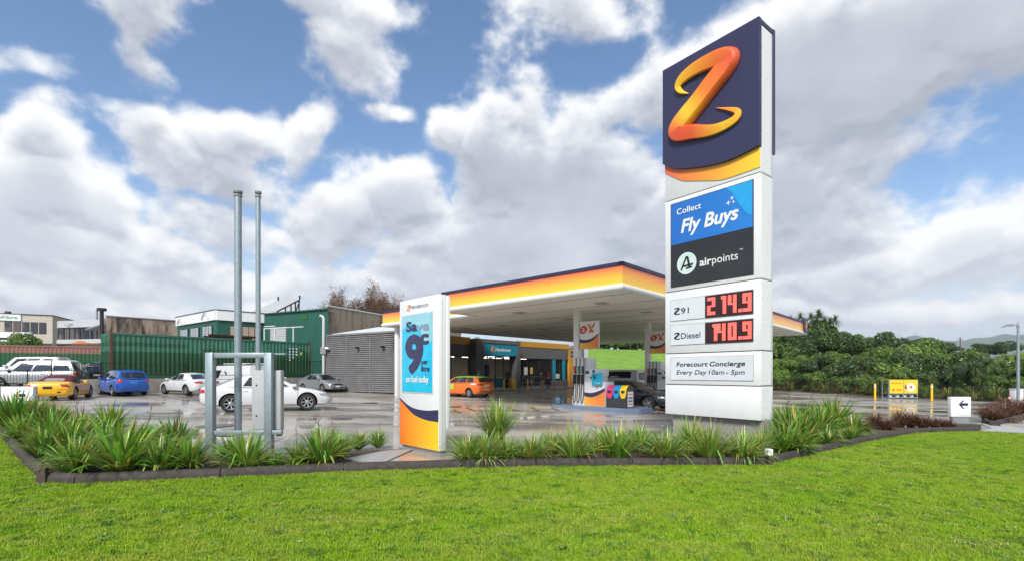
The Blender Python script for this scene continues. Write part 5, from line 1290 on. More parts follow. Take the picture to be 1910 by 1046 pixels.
# retaining wall with railing
RW = mat('retaining wall concrete', (.30, .28, .25), .8, c2=(.17, .155, .135), scale=2.2, bump=.4, stretch=(1, 1, .5))
W0 = C0 + CN*1.3 - CD*3.0; W1 = C0 + CN*1.3 + CD*15.4
rw, RL_ = seg_empty('retaining_wall', (W0.x, W0.y, 0), (W1.x, W1.y, 0), 'low stained concrete retaining wall below the green container', 'wall')
for k in range(7):
    x0, x1 = RL_*k/7 + .004, RL_*(k+1)/7 - .004; MB().bbox(x0, x1, 0, .2, -.3, 1.38, .015).build('wall_panel', RW, rw)
MB().box(0, RL_, .2, 4.6, .9, 1.36).build('yard_fill', SOIL, rw)
FBLK = mat('black railing paint', (.012, .014, .013), .45)
def railing(name, a, b, z0, h, label, seg=2.4, step=.125, group='black picket railings'):
    e, L = seg_empty(name, (a[0], a[1], z0), (b[0], b[1], z0), label, 'railing', group)
    n = max(1, round(L / seg))
    for k in range(n + 1): MB().box(L*k/n - .03, L*k/n + .03, -.03, .03, -.05, h + .05).build('post', FBLK, e)
    for z in (.08, h - .04): MB().box(.03, L - .03, -.018, .018, z - .02, z + .02).build('rail', FBLK, e)
    mb = MB(); m = int(L / step)
    for k in range(1, m): mb.box(L*k/m - .009, L*k/m + .009, -.009, .009, .1, h - .06)
    mb.build('pickets', FBLK, e)['kind'] = 'stuff'
    return e
F0 = W0 + CD*.0 + Vector((-.08, .06, 0))
railing('railing', (W0 - CN*.1).xy, (W0 - CN*.1 + CD*6.9).xy, 1.38, 1.05, 'black picket railing on the wall behind the blue wagon')
railing('railing', (W0 - CN*.1 + CD*7.0).xy, (W0 - CN*.1 + CD*18.3).xy, 1.38, 1.42, 'taller black picket railing in front of the container behind the frame')
a, b2 = ray(-60, 0, 27), ray(152, 0, 30); railing('railing', a.xy, b2.xy, .95, .98, 'black picket railing in front of the silver suv at far left')
lw, LL_ = seg_empty('low_wall', (a.x, a.y - .05, 0), (b2.x, b2.y - .05, 0), 'low brown garden wall under the railing at far left', 'wall'); MB().bbox(0, LL_, -.1, .12, -.2, .93, .03).build('wall', mat('brown low wall', (.15, .105, .075), .85, c2=(.09, .065, .05), scale=4), lw)
# rusty leaning post at the container's right end
rp_ = W0 + CD*17.3; o = empty('rusty_post', (rp_.x, rp_.y, 1.38), 0, 'tall rusty steel post at the right end of the green container', 'post')
MB().beam((0, .2, -.3), (-.25, .25, 2.9), .16).build('shaft', RUST, o); MB().beam((.35, .1, -.3), (-.1, .25, 1.6), .10).build('brace', RUST, o)
# red and white notice
nt_ = at(543, 731); q = W0 + CD*13.6 + CN*.02; o = empty('wall_notice', (q.x, q.y, 1.02), math.atan2(CD.y, CD.x), 'small red and white parking notice on the retaining wall', 'sign')
MB().box(-.38, .38, -.02, .0, -.42, .42).build('plate', WHITETXT, o)
for z in (.28, -.02, -.24): MB().box(-.3, .3, -.026, -.021, z - .05, z + .05).build('notice_line', mat('notice red', (.5, .05, .04), .5), o)

# grey louvred enclosure
LV = mat('grey louvre paint', (.20, .195, .19), .38, c2=(.15, .147, .143), scale=1.5)
la, lb_ = at(610, 727), at(737, 733.5)
lv, LVL = seg_empty('louvred_wall', (la.x, la.y, .3), (lb_.x, lb_.y, .3), 'tall grey horizontal louvred wall left of the promotion sign', 'wall')
LH = 4.45
for f in (0, .31, .66, 1.0): MB().box(LVL*f - .05, LVL*f + .05, -.06, .16, -.3, LH).build('post', LV, lv)
MB().box(-.05, LVL + .05, -.08, .16, LH + .002, LH + .14).build('cap_rail', LV, lv); MB().box(0, LVL, .12, .15, -.3, LH).build('backing', DGREY, lv)
me_s = {}
for (f0, f1) in ((0, .31), (.31, .66), (.66, 1)):
    x0, x1 = LVL*f0 + .055, LVL*f1 - .055
    m = MB(); m.add([(x0, -.055, 0), (x1, -.055, 0), (x1, .03, .125), (x0, .03, .125), (x0, -.04, -.005), (x1, -.04, -.005), (x1, .05, .12), (x0, .05, .12)], [(0,1,2,3),(7,6,5,4),(0,4,5,1),(1,5,6,2),(2,6,7,3),(3,7,4,0)])
    first = m.build('slat', LV, lv); first.location.z = .02
    for k in range(1, 29): mesh_obj('slat', first.data, lv, (0, 0, .02 + k*.153))
for f in (.50, .86): MB().bbox(LVL*f - .12, LVL*f + .10, -.32, -.09, 3.35, 3.50, .02).build('flood_lamp', DARK, lv)
# camera pole
cp = empty('camera_pole', (la.x - .25, la.y - .1, .3), 0, 'pale grey pole with white security camera at the louvred wall corner', 'pole')
PALE = mat('pale grey pipe', (.50, .52, .53), .4)
MB().tube([(0, 0, -.3), (0, 0, 5.75)], .11, 12).build('shaft', PALE, cp, smooth=60)
MB().tube([(0, 0, 5.75), (0, 0, 5.95), (-.12, 0, 6.1), (-.3, 0, 6.12)], .11, 10).build('bend', PALE, cp, smooth=60)
MB().bbox(-.2, .25, -.2, .1, 3.0, 3.55, .02).build('junction_box', GREYP, cp)
MB().tube([(.25, -.2, 3.5), (.55, -.35, 3.42)], .09, 10).build('camera_body', WHITE, cp, smooth=60)
# ---- buildings
TILT = mat('stained tilt slab concrete', (.27, .225, .17), .85, c2=(.085, .07, .055), scale=1.1, bump=.3, stretch=(1, 1, .25), lo=.46, hi=.66)
GREENW = mat('dark green steel cladding', (.015, .10, .068), .45, c2=(.012, .082, .056), scale=1)
def corrug(e, x0, x1, y, z0, z1, mt, pitch=.25, nm='cladding', dep=.03):
    mb = MB(); n = max(2, round((x1 - x0)/pitch)); p = (x1 - x0)/n; pr2 = []
    for k in range(n): pr2 += [(x0+k*p, 0), (x0+k*p+.55*p, 0), (x0+k*p+.65*p, -dep), (x0+k*p+.9*p, -dep)]
    pr2.append((x1, 0))
    for x, d in pr2: mb.v += [(x, y + d, z0), (x, y + d, z1)]
    for k in range(len(pr2) - 1): mb.f.append([2*k, 2*k+2, 2*k+3, 2*k+1]); mb.m.append(0)
    return mb.build(nm, mt, e)
sw, SWL = seg_empty('concrete_wall', (*ray(611, 0, 47).xy, 0), (*ray(860, 0, 70).xy, 0), 'tall stained concrete slab wall above the louvred enclosure', 'wall')
for k in range(5): MB().box(SWL*k/5 + .01, SWL*(k+1)/5 - .01, 0, .25, -.5, 8.15).build('wall_panel', TILT, sw)
MB().box(-.02, SWL, -.05, .3, 8.152, 8.26).build('coping', STEELW, sw)
wr_, L2_ = seg_empty('lean_to_roof', (la.x, la.y, 0), (lb_.x, lb_.y, 0), 'white sheet lean-to roof between louvred wall and concrete wall', 'roof')
mb = MB(); mb.add([(.3, .2, 4.95), (L2_ + 3, .2, 4.98), (L2_ + 4, 9.5, 6.1), (-1.0, 6.6, 6.1), (.3, .2, 4.85), (L2_ + 3, .2, 4.88), (L2_ + 4, 9.5, 6.0), (-1.0, 6.6, 6.0)], [(0,1,2,3),(7,6,5,4),(0,4,5,1),(1,5,6,2),(2,6,7,3),(3,7,4,0)]).build('roof_sheet', STEELW, wr_)
MB().box(.3, L2_ + 3, .3, .5, .2, 4.84).build('support_wall', DGREY, wr_)
# green workshop
PC, PL2, PR = ray(404, 0, 48), ray(331, 0, 54.5), ray(494, 0, 51)
gb = empty('green_workshop', (PC.x, PC.y, 0), 0, 'dark green steel workshop with deep white fascia and banded windows', 'building')
def face_part(pa, pb, z0, z1, mt, nm, y=0.0, th=.2, cor=False, f0=0.0, f1=1.0):
    h = Vector((pb.x - pa.x, pb.y - pa.y, 0)); L = h.length; an = math.atan2(h.y, h.x)
    if cor: o = corrug(gb, L*f0, L*f1, y, z0, z1, mt, nm=nm)
    else: o = MB().box(L*f0, L*f1, y - th, y, z0, z1).build(nm, mt, gb)
    o.location = (pa.x - PC.x, pa.y - PC.y, 0); o.rotation_euler = (0, 0, an); return o
WG = mat('window with painted sky reflection', (.30, .33, .36), .06, coat=.8); BLIND = mat('cream window blind', (.38, .31, .23), .6)  # sky reflection is put into the pale base colour of the panes
face_part(PL2, PC, 0, 6.95, GREENW, 'wall', cor=True); face_part(PC, PR, 0, 6.95, GREENW, 'wall', cor=True)
face_part(PL2, PC, 6.952, 7.9, WHITE, 'fascia', 0.12, .3); face_part(PC, PR, 6.952, 7.9, WHITE, 'fascia', .12, .3)
face_part(PL2, PC, 7.902, 7.98, DGREY, 'fascia_cap', .14, .36); face_part(PC, PR, 7.902, 7.98, DGREY, 'fascia_cap', .14, .36)
for f0, f1 in ((.12, .32), (.40, .60), (.70, .92)):
    w = face_part(PL2, PC, 5.0, 6.5, ALU, 'window', -.05, .06, f0=f0, f1=f1)
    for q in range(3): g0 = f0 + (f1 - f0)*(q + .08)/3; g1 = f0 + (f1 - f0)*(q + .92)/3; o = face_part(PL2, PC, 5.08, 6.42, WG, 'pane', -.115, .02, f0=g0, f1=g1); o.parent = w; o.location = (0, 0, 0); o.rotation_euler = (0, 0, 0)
w = face_part(PC, PR, 4.9, 6.5, ALU, 'window', -.05, .06, f0=.26, f1=.90)
for q in range(5): g0 = .26 + .64*(q + .06)/5; g1 = .26 + .64*(q + .94)/5; o = face_part(PC, PR, 5.0, 6.42, BLIND, 'pane', -.115, .02, f0=g0, f1=g1); o.parent = w; o.location = (0, 0, 0); o.rotation_euler = (0, 0, 0)
PG0, PG1 = ray(493, 0, 50.6), ray(612, 0, 46.6)
face_part(PG0, PG1, 0, 7.78, GREENW, 'wall', cor=True); face_part(PG0, PG1, 7.782, 7.9, GREENW, 'ridge_cap', .1, .3)
face_part(PG0, PG1, 7.0, 7.5, mat('green repaint', (.02, .11, .02), .45), 'repaint_patch', -.032, .01, f0=.57, f1=.70)
rd = face_part(PG0, PG1, 3.8, 6.4, mat('roller door steel', (.30, .31, .32), .45, c2=(.25, .26, .27)), 'roller_door', -.035, .03, f0=.11, f1=.37)
for q in range(14): o = face_part(PG0, PG1, 3.85 + q*.18, 3.97 + q*.18, PALE, 'door_rib', -.066, .02, f0=.115, f1=.365); o.parent = rd; o.location = (0, 0, 0); o.rotation_euler = (0, 0, 0)
MB().plan([(0, 0), (PR.x - PC.x, PR.y - PC.y), (PG1.x - PC.x, PG1.y - PC.y + .2), (PG1.x - PC.x + 2, PG1.y - PC.y + 12), (PL2.x - PC.x, PL2.y - PC.y + 10), (PL2.x - PC.x, PL2.y - PC.y)], 7.6, 7.7).build('roof', GREYP, gb)
# faded arcs painted on the fascia
ARC = mat('faded pink print', (.55, .42, .42), .5); ARC2 = mat('faded grey print arc', (.48, .50, .53), .5)
h = PC - PL2; an = math.atan2(h.y, h.x); L = h.xy.length
for cx_, r, m_ in ((L*.12, .75, ARC), (L*.12, .5, ARC2), (L*.78, 1.0, ARC2), (L*.78, .75, ARC2)):
    mb = MB(); pts = [(cx_ + r*math.cos(R_(a)), -.19, 6.97 + r*.85*math.sin(R_(a))) for a in range(10, 171, 10)]; mb.tube(pts, .05, 5)
    o = mb.build('fascia_print', m_, gb); o.location = (PL2.x - PC.x, PL2.y - PC.y, 0); o.rotation_euler = (0, 0, an)
# white deck rails in front of the roller door
dk, DL = seg_empty('deck_rail', (*ray(493, 0, 47).xy, 3.9), (*ray(566, 0, 45).xy, 3.9), 'white pipe rail on the deck before the roller door', 'rail')
MB().box(-.2, DL*.75, -.2, 1.6, -.4, -.05).build('deck', GREYP, dk)
for x in (0, DL*.28, DL*.75): MB().tube([(x, 0, -.05), (x, 0, 2.15)], .06, 8).build('post', STEELW, dk, smooth=60)
MB().tube([(0, 0, 2.1), (DL, 0, 2.1)], .05, 8).build('bar', STEELW, dk, smooth=60); MB().tube([(DL*.75, 0, 2.1), (DL*.75, 0, -.05)], .05, 8).build('bar', STEELW, dk, smooth=60); MB().tube([(0, 0, 2.3), (DL*.28, 0, 2.3)], .05, 8).build('bar', STEELW, dk, smooth=60)
# tilted roof screen
A_, B_, C_, D_ = ray(471, 580, 56), ray(517, 579, 55), ray(559, 557.5, 59), ray(519, 560, 60)
rsn = empty('roof_screen', (A_.x, A_.y, A_.z), 0, 'tilted pale sheet screen on struts above the green workshop', 'roof screen')
n = Vector((0, 0, -.14)); mb = MB(); mb.add([p - A_ for p in (A_, B_, C_, D_)] + [p - A_ + n for p in (A_, B_, C_, D_)], [(0,1,2,3),(7,6,5,4),(0,4,5,1),(1,5,6,2),(2,6,7,3),(3,7,4,0)]).build('sheet', mat('pale roof sheet', (.42, .43, .44), .4), rsn)
for t in (.35, .6, .8, .97):
    p = B_.lerp(C_, t) - A_; MB().beam((p.x, p.y, p.z - .16), (p.x, p.y, -.3), .12).build('strut', RUST, rsn)
p, q = C_ - A_, B_.lerp(C_, .75) - A_; MB().beam((p.x, p.y, p.z - .2), (q.x, q.y, -.25), .1).build('brace', RUST, rsn)
MB().beam(B_ - A_ + Vector((0, -.05, -.1)), C_ - A_ + Vector((0, -.05, -.1)), .14).build('edge_beam', LSTEP, rsn)
for s_, p_ in (((.0), C_), (.0, D_)): MB().tube([p_ - A_, p_ - A_ + Vector((0, 0, .45))], .1, 6).build('vent_cap', DARK, rsn)
# long stained concrete building
cb0, cb1 = ray(199, 0, 62), ray(335, 0, 68)
lb2, LBL = seg_empty('concrete_warehouse', (*cb0.xy, 0), (*cb1.xy, 0), 'long stained concrete warehouse behind the green container', 'building')
STN = mat('black streaked concrete', (.30, .235, .18), .85, c2=(.035, .028, .024), scale=.9, stretch=(1, 1, .22), lo=.44, hi=.60, bump=.3)
for k in range(3): MB().box(LBL*k/3 + .01, LBL*(k+1)/3 - .01, 0, .3, -.5, 8.92).build('wall_panel', STN, lb2)
MB().box(0, LBL, .3, 14, 8.0, 8.2).build('roof', GREYP, lb2); MB().box(-.1, LBL + .1, -.08, .35, 8.922, 9.05).build('coping', GREYP, lb2)
MB().tube([(-.4, .5, 6), (-.4, .5, 9.6)], .22, 8).build('vent_pipe', DARK, lb2); MB().tube([(-.4, .5, 9.6), (-.4, .5, 9.95)], .5, 8).build('vent_cowl', DARK, lb2)
# glazed lighting showroom
ls = empty('glazed_showroom', (*ray(90, 0, 86).xy, 0), 0, 'dark glazed two storey showroom with curved pale fascia', 'building')
DG = mat('dark office glass', (.03, .033, .04), .08, coat=.7, c2=(.10, .085, .075), scale=.25, lo=.5, hi=.55); PF = mat('pale showroom fascia', (.48, .50, .53), .5)
p2 = ray(193, 0, 84) - ray(90, 0, 86); pts = [(0, 3.2), (.6, 1.2), (1.8, .2), (3.2, 0), (p2.x, p2.y)]; bk = [(p2.x, 12), (0, 12)]
def storey(z0, z1, mt, nm, o): return MB().plan([(x - o*(1 if i == 0 else 0), y - o) for i, (x, y) in enumerate(pts)] + bk, z0, z1).build(nm, mt, ls)
storey(0, 6.9, DG, 'lower_glazing', 0); storey(6.902, 7.6, PF, 'ledge', .3); storey(7.602, 9.7, DG, 'upper_glazing', -.1); storey(9.702, 10.9, PF, 'fascia', .2)
for k in range(9): x = 1.9 + k*(p2.x - 2.2)/8; MB().box(x - .06, x + .06, -.15 + p2.y*k/9, .0 + p2.y*k/9, 7.65, 9.68).build('mullion', ALU, ls)
text('Lighting Store', 3.4, 10.0, GREYP, ls, -.62, .55, 4.6)
MB().tube([(6.0, 3, 10.9), (6.0, 3, 13.3)], .16, 8).build('chimney', GREYP, ls); 
mb = MB(); mb.prism([(6.8, 10.92), (8.0, 11.7), (9.6, 11.7), (9.6, 10.92)], 2, 9); mb.build('roof_gable', GREYP, ls)
# cream office far left
of, OFL = seg_empty('cream_office', (*ray(-140, 0, 96).xy, 0), (*ray(98, 0, 104).xy, 0), 'cream two storey office with long window band at far left', 'building')
CRM = mat('cream office wall', (.50, .45, .38), .75, c2=(.44, .40, .33), scale=.6)
MB().box(0, OFL, 0, 14, -1, 13.9).build('wall', CRM, of); MB().box(-.1, OFL + .15, -.15, 14, 13.902, 14.05).build('coping', DGREY, of)
for k in range(18):
    x = OFL - 1.6 - k*1.35
    if k in (5, 11): continue
    w = MB().box(x - .58, x + .58, -.06, .0, 10.0, 12.4).build('window', ALU, of); MB().box(x - .52, x + .52, -.085, -.061, 10.08, 12.32).build('pane', DG, w)
MB().box(0, OFL, -.07, -.005, 7.6, 8.0).build('string_course', DGREY, of)
MB().box(OFL - 18.5, OFL - 5.0, -.2, -.01, 12.55, 13.85).build('sign_board', WHITE, of)
text('evolution', OFL - 12.0, 12.95, DARK, of, -.205, .60, 4.0, .02); text('Fibre', OFL - 7.85, 12.95, mat('sign green', (.02, .30, .12), .5), of, -.205, .60, 2.3, .02)
MB().box(OFL - 8.0, OFL - 7.3, 1, 2, 14.05, 14.6).build('roof_vent', RUST, of)
# hoarding
hb, HBL = seg_empty('hoarding', (*ray(-70, 0, 60).xy, 3.6), (*ray(56, 0, 62).xy, 3.6), 'white printed hoarding among shrubs at far left', 'sign')
MB().box(0, HBL, 0, .15, .0, 3.3).build('board', WHITE, hb); MB().box(HBL + .002, HBL + .25, -.05, .2, -3.6, 3.4).build('post', GREYP, hb); MB().box(-.25, -.002, -.05, .2, -3.6, 3.4).build('post', GREYP, hb)
for z, x0, w, m_ in ((2.3, .50, .42, DARK), (1.7, .60, .36, GREYP), (1.1, .62, .34, GREYP), (.45, .70, .18, TAIL)): MB().box(HBL*x0, HBL*(x0 + w), -.02, -.003, z, z + .28).build('print_line', m_, hb)
# ================================================================== RIGHT SIDE, FAR GROUND
cg = empty('gas_bottle_cage', at(1685, 742), 0, 'yellow gas bottle swap cage with two doors between yellow bollards', 'cage')
YC = mat('yellow cage sheet', (.82, .55, .02), .4, c2=(.76, .50, .02)); BOT = mat('white gas bottle', (.62, .63, .64), .4)
W_, H2 = 1.24, 1.55
for x in (-W_, -.012, W_ - .05):
    for y in (0, .75): MB().box(x, x + .05, y, y + .05, 0, H2).build('frame_post', GALV, cg)
for z in (.06, .36, H2 - .05):
    for y in (0, .75): MB().box(-W_ + .051, W_ - .051, y + .005, y + .045, z, z + .045).build('frame_rail', GALV, cg)
MB().box(-W_ + .05, W_ - .05, .02, .78, .02, .058).build('floor', GALV, cg); MB().box(-W_, W_, 0, .8, H2 + .001, H2 + .03).build('roof', YC, cg)
for s, (x0, x1) in enumerate(((-W_ + .06, -.02), (.045, W_ - .06))):
    d = MB().bbox(x0, x1, -.035, -.005, .42, H2 - .02, .008).build('door', YC, cg)
    if s == 0:
        MB().box(x0 + .12, x1 - .12, -.041, -.036, 1.26, 1.31).build('print_line', TAIL, d); MB().lathe([(.09, 0), (.085, .004), (0, .005)], 18, 'y', (x0 + .3, -.042, .72)).build('print_dot', TAIL, d); MB().box(x0 + .55, x1 - .15, -.041, -.036, .66, .78).build('print_line', AMBER, d)
    else:
        MB().lathe([(.36, 0), (.355, .004), (0, .005)], 24, 'y', ((x0 + x1)/2, -.043, .92)).build('print_disc', WHITETXT, d); MB().lathe([(.13, 0), (.125, .004), (0, .005)], 18, 'y', ((x0 + x1)/2, -.05, .95)).build('print_dot', XORG, d)
        MB().box(x0 + .06, x0 + .2, -.041, -.036, .8, 1.1).build('print_line', NAVY, d)
for k in range(4): MB().lathe([(.0, 0), (.15, .01), (.16, .06), (.16, .2), (.12, .28), (.05, .3)], 16, 'z', (-.92 + k*.61, .3, .06)).build('gas_bottle', BOT, cg, smooth=60)
bollard(at(1632, 745), YB, 'yellow', 'yellow bollard standing left of the gas bottle cage', 1.25, 'bollards beside the gas cage')
bollard(at(1738, 747), YB, 'yellow', 'yellow bollard standing right of the gas bottle cage', 1.3, 'bollards beside the gas cage')
def arrow_sign(p, w, h, label, z0=.28):
    e = empty('direction_sign', p, 0, label, 'sign', 'low entry arrow signs')
    MB().bbox(-w*.42, w*.42, -.06, .06, -.1, z0, .01).build('plinth', GREYP, e); MB().bbox(-w/2, w/2, -.09, .09, z0 + .002, z0 + h, .012).build('panel', WHITE, e, smooth=30)
    c, zc, s = w*.10, z0 + h*.62, h*.21
    mb = MB(); mb.prism([(c - s*1.1, zc), (c - s*.1, zc + s*1.0), (c + s*.35, zc + s*1.0), (c - s*.35, zc + s*.32), (c + s*1.15, zc + s*.32), (c + s*1.15, zc - s*.32), (c - s*.35, zc - s*.32), (c + s*.35, zc - s*1.0), (c - s*.1, zc - s*1.0)], -.096, -.0905)
    mb.build('arrow', NAVYTXT, e)
    t = crv([(-w*.30, z0 + h*.24), (-w*.1, z0 + h*.13), (w*.2, z0 + h*.10), (w*.46, z0 + h*.13)], 6); swoosh(e, 'curve_line', RIM, t, [(x, z - h*.02) for x, z in t], -.0905, .004)
    return e
arrow_sign(at(1789, 789), .80, .80, 'white arrow sign on the right beside the bronze grasses'); 
q = ray(36, 0, 17.5); arrow_sign((q.x, q.y, gz(q.x, q.y)), 1.15, .80, 'white arrow sign at far left half hidden by flax', .22)
sl2 = empty('sign_footing', at(1800, 797), 0, 'dark concrete footing block in front of the right arrow sign', 'footing'); MB().bbox(-.5, .42, -.2, .18, -.05, .14, .02).build('block', KERB, sl2)
lp = empty('street_lamp', at(1899, 760), 0, 'slim grey street lamp with one flat head at far right', 'street lamp')
MB().tube([(0, 0, -.1), (0, 0, 3.5), (0, 0, 5.15)], [.085, .075, .055], 12).build('pole', GALV, lp, smooth=60); MB().lathe([(.075, 0), (.075, .2), (.05, .22), (.04, .34), (0, .36)], 12, 'z', (0, 0, 5.02)).build('pole_cap', GREYP, lp, smooth=60)
MB().tube([(0, 0, 5.2), (-.35, 0, 5.2)], .03, 8).build('arm', GREYP, lp)
mb = MB(); mb.add([(-.33, -.05, 5.24), (-.33, .05, 5.24), (-.33, .06, 5.12), (-.33, -.06, 5.12), (-.55, -.17, 5.26), (-.55, .17, 5.26), (-.55, .17, 5.13), (-.55, -.17, 5.13), (-.98, -.1, 5.08), (-.98, .1, 5.08), (-.98, .1, 5.05), (-.98, -.1, 5.05)],
    [(0,1,2,3),(0,4,5,1),(1,5,6,2),(2,6,7,3),(3,7,4,0),(4,8,9,5),(5,9,10,6),(6,10,11,7),(7,11,8,4),(8,11,10,9)]).build('lamp_head', GREYP, lp, smooth=30)
ub = empty('utility_box', at(1896, 757), .1, 'white utility cabinet at the foot of the street lamp', 'cabinet'); MB().bbox(-.29, .29, -.2, .2, -.05, 1.12, .02).build('case', WHITE, ub, smooth=30); MB().box(-.26, .26, -.208, -.201, .08, 1.05).build('door', WHITE, ub); MB().bbox(-.31, .31, -.22, .22, 1.122, 1.17, .01).build('lid', WHITE, ub)
rdp = empty('marker_post', at(1882, 757), 0, 'small red marker post left of the utility cabinet', 'post'); MB().bbox(-.05, .05, -.03, .03, 0, .75, .01).build('stake', TAIL, rdp); MB().box(-.052, .052, -.032, .032, .5, .6).build('band', WHITETXT, rdp)
st_ = empty('marker_stake', at(1434, 866), .2, 'short white topped wooden stake at the kerb bend by the pylon', 'stake'); MB().bbox(-.055, .055, -.055, .055, -.05, .20, .008).build('shaft', LSTEP, st_); MB().bbox(-.058, .058, -.058, .058, .201, .33, .008).build('painted_top', WHITETXT, st_)
ct_ = empty('corner_post', at(78, 900), .3, 'weathered timber post at the left corner of the kerb', 'post'); MB().bbox(-.06, .07, -.05, .05, -.1, .24, .015).build('shaft', LSTEP, ct_)

# grass bank behind the forecourt, hills
BANKM = mat('bright pasture grass', (.19, .34, .035), .9, c2=(.11, .22, .02), scale=1.1, lo=.4, hi=.62, bump=.8, bscale=6, stretch=(.5, 2, 1), bdist=.2)
def bank_z(x, y):
    t = max(0, min(1, (y - 60) / 42)); t = t*t*(3 - 2*t); return gz(x, y) + t * 6.6 - .04 + .25*mnoise.noise(Vector((x*.05, y*.05, 0)))*t
sheet('grass_bank', 2, 46, 60, 130, 20, 24, 0, BANKM, bank_z)
HILLM, nt, b, N, Lk = new_mat('bush covered hills'); v = objvec(nt, True); n = noise_node(nt, .02, 6, .65, v)
Lk.new(ramp_node(nt, n.outputs['Fac'], [(.35, (.03, .06, .035)), (.65, (.075, .12, .055))]), b.inputs['Base Color']); b.inputs['Roughness'].default_value = 1
mb = MB(); NX, NYh = 120, 14
for j in range(NYh + 1):
    for i in range(NX + 1):
        px = 1380 + 900*i/NX; d = 2300 + 1500*j/NYh; x = (px - PCX)/FPX*d
        ridge = 70 + 6*math.sin((px - 1500)/60.) + 12*mnoise.noise(Vector((px*.011, 5, 0))) + 7*mnoise.noise(Vector((px*.035, 2, 0)))
        ridge *= max(0, min(1, (px - 1560)/150.))
        t = j/NYh; z = EYE + ridge/FPX*3050*math.sin(min(1, t*2)*math.pi/2) * (1 - max(0, t - .5)) + 10*mnoise.noise(Vector((x*.01, d*.01, 1)))*t
        mb.v.append((x, d, z - 4))
for j in range(NYh):
    for i in range(NX): a = j*(NX+1)+i; mb.f.append([a, a+1, a+NX+2, a+NX+1]); mb.m.append(0)
tag(mb.build('hills', HILLM, smooth=180), kind='structure')

# ================================================================== PLANTS
LEAFM = tint_mat('strap leaf', .36, .15, .32); FOLM = tint_mat('shrub leaf', .45, .1, .3); BARK = mat('bark', (.10, .075, .055), .9, c2=(.16, .125, .095), scale=10)
def strap_plant(n, h, spread, cols, seed, width=.042, stiff=.5, dead=.06):
    r = random.Random(seed); mb = MB(); tint = []
    for k in range(n):
        az = r.uniform(0, 2*math.pi); lean = (.08 + 1.15 * r.random()**.8) * spread; L = h * r.uniform(.75, 1.15); w = width * r.uniform(.7, 1.25)
        c0 = mix3(r.choice(cols), r.choice(cols), r.random()); c0 = tuple(x * r.uniform(.75, 1.35) for x in c0)
        if r.random() < dead: c0 = mix3((.40, .30, .10), (.55, .42, .06), r.random())
        d = Vector((math.cos(az), math.sin(az), 0)); sdv = Vector((-d.y, d.x, 0)); base = d * r.uniform(0, .10) + sdv * r.uniform(-.08, .08)
        tw = r.uniform(-.5, .5); M = 6; p = base.copy(); ang = math.pi/2 - lean*.72; bend = (.25 + lean) * stiff * r.uniform(.5, 1.5)
        b0 = len(mb.v)
        kink = r.randint(2, 5) if r.random() < .12 else 99
        for i in range(M + 1):
            t = i/M; ww = w * (math.sin(math.pi*min(.5, t*.9 + .22)) if t < .45 else 1) * (1 - max(0, t - .45)/.55)**.75 * .5
            s2 = (sdv * math.cos(tw*t) + Vector((0, 0, 1)) * math.sin(tw*t)); up = d.cross(s2).normalized()
            fold = ww * .35
            mb.v += [tuple(p - s2*ww), tuple(p - Vector((0, 0, fold))), tuple(p + s2*ww)]
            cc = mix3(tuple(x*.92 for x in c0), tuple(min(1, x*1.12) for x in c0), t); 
            if t > .9 and r.random() < .15: cc = (.34, .26, .09)
            tint += [(*cc, 1)] * 3
            p = p + (d * math.cos(ang) + Vector((0, 0, 1)) * math.sin(ang)) * L/M; ang -= bend/M*(1.6 if t > .3 else .7)
            if i == kink: ang -= 1.2
            if p.z < .02: p.z = .02
        for i in range(M):
            a = b0 + 3*i; mb.f += [[a, a+1, a+4, a+3], [a+1, a+2, a+5, a+4]]; mb.m += [0, 0]
    return mb, tint
GREENS = [(.11, .23, .03), (.16, .30, .035), (.22, .37, .05), (.075, .17, .03), (.30, .42, .07), (.19, .35, .04)]
YGREEN = [(.20, .33, .05), (.29, .40, .07), (.16, .28, .045), (.40, .43, .11), (.24, .37, .06)]
BRONZE = [(.115, .045, .03), (.16, .07, .045), (.075, .03, .022), (.20, .11, .06)]
def plant_meshes(nm, specs):
    out = []
    for s_ in specs:
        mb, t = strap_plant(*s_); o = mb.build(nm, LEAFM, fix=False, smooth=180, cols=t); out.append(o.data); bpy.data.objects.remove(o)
    return out
flax = plant_meshes('leaves', [(170, 1.02, 1.1, GREENS, 1, .056, .50, .04), (180, 1.05, 1.0, GREENS, 2, .054, .62, .05), (160, 1.0, 1.2, GREENS, 3, .052, .55, .04), (170, 1.02, 1.12, GREENS, 4, .058, .45, .05), (130, 1.1, .85, GREENS[:4], 5, .066, .40, .06), (150, .9, 1.3, GREENS, 6, .05, .7, .12), (190, 1.0, 1.05, GREENS[1:], 7, .048, .6, .08)])
flax2 = plant_meshes('leaves', [(200, .88, .95, YGREEN, 11, .032, .55, .05), (215, .92, .9, YGREEN, 12, .034, .6, .05), (190, .84, 1.05, YGREEN + GREENS[:2], 13, .034, .55, .06), (200, .86, 1.0, YGREEN + GREENS[:3], 14, .032, .5, .05), (170, .98, .8, YGREEN + GREENS[:2], 15, .036, .4, .06), (230, .80, 1.15, YGREEN, 16, .03, .7, .1)])
bronze = plant_meshes('leaves', [(320, .62, 1.0, BRONZE, 21, .020, .6, .02), (300, .66, .95, BRONZE, 22, .020, .7, .02)])
STALK = mat('dry flower stalk', (.10, .055, .045), .8)
stalk_m = []
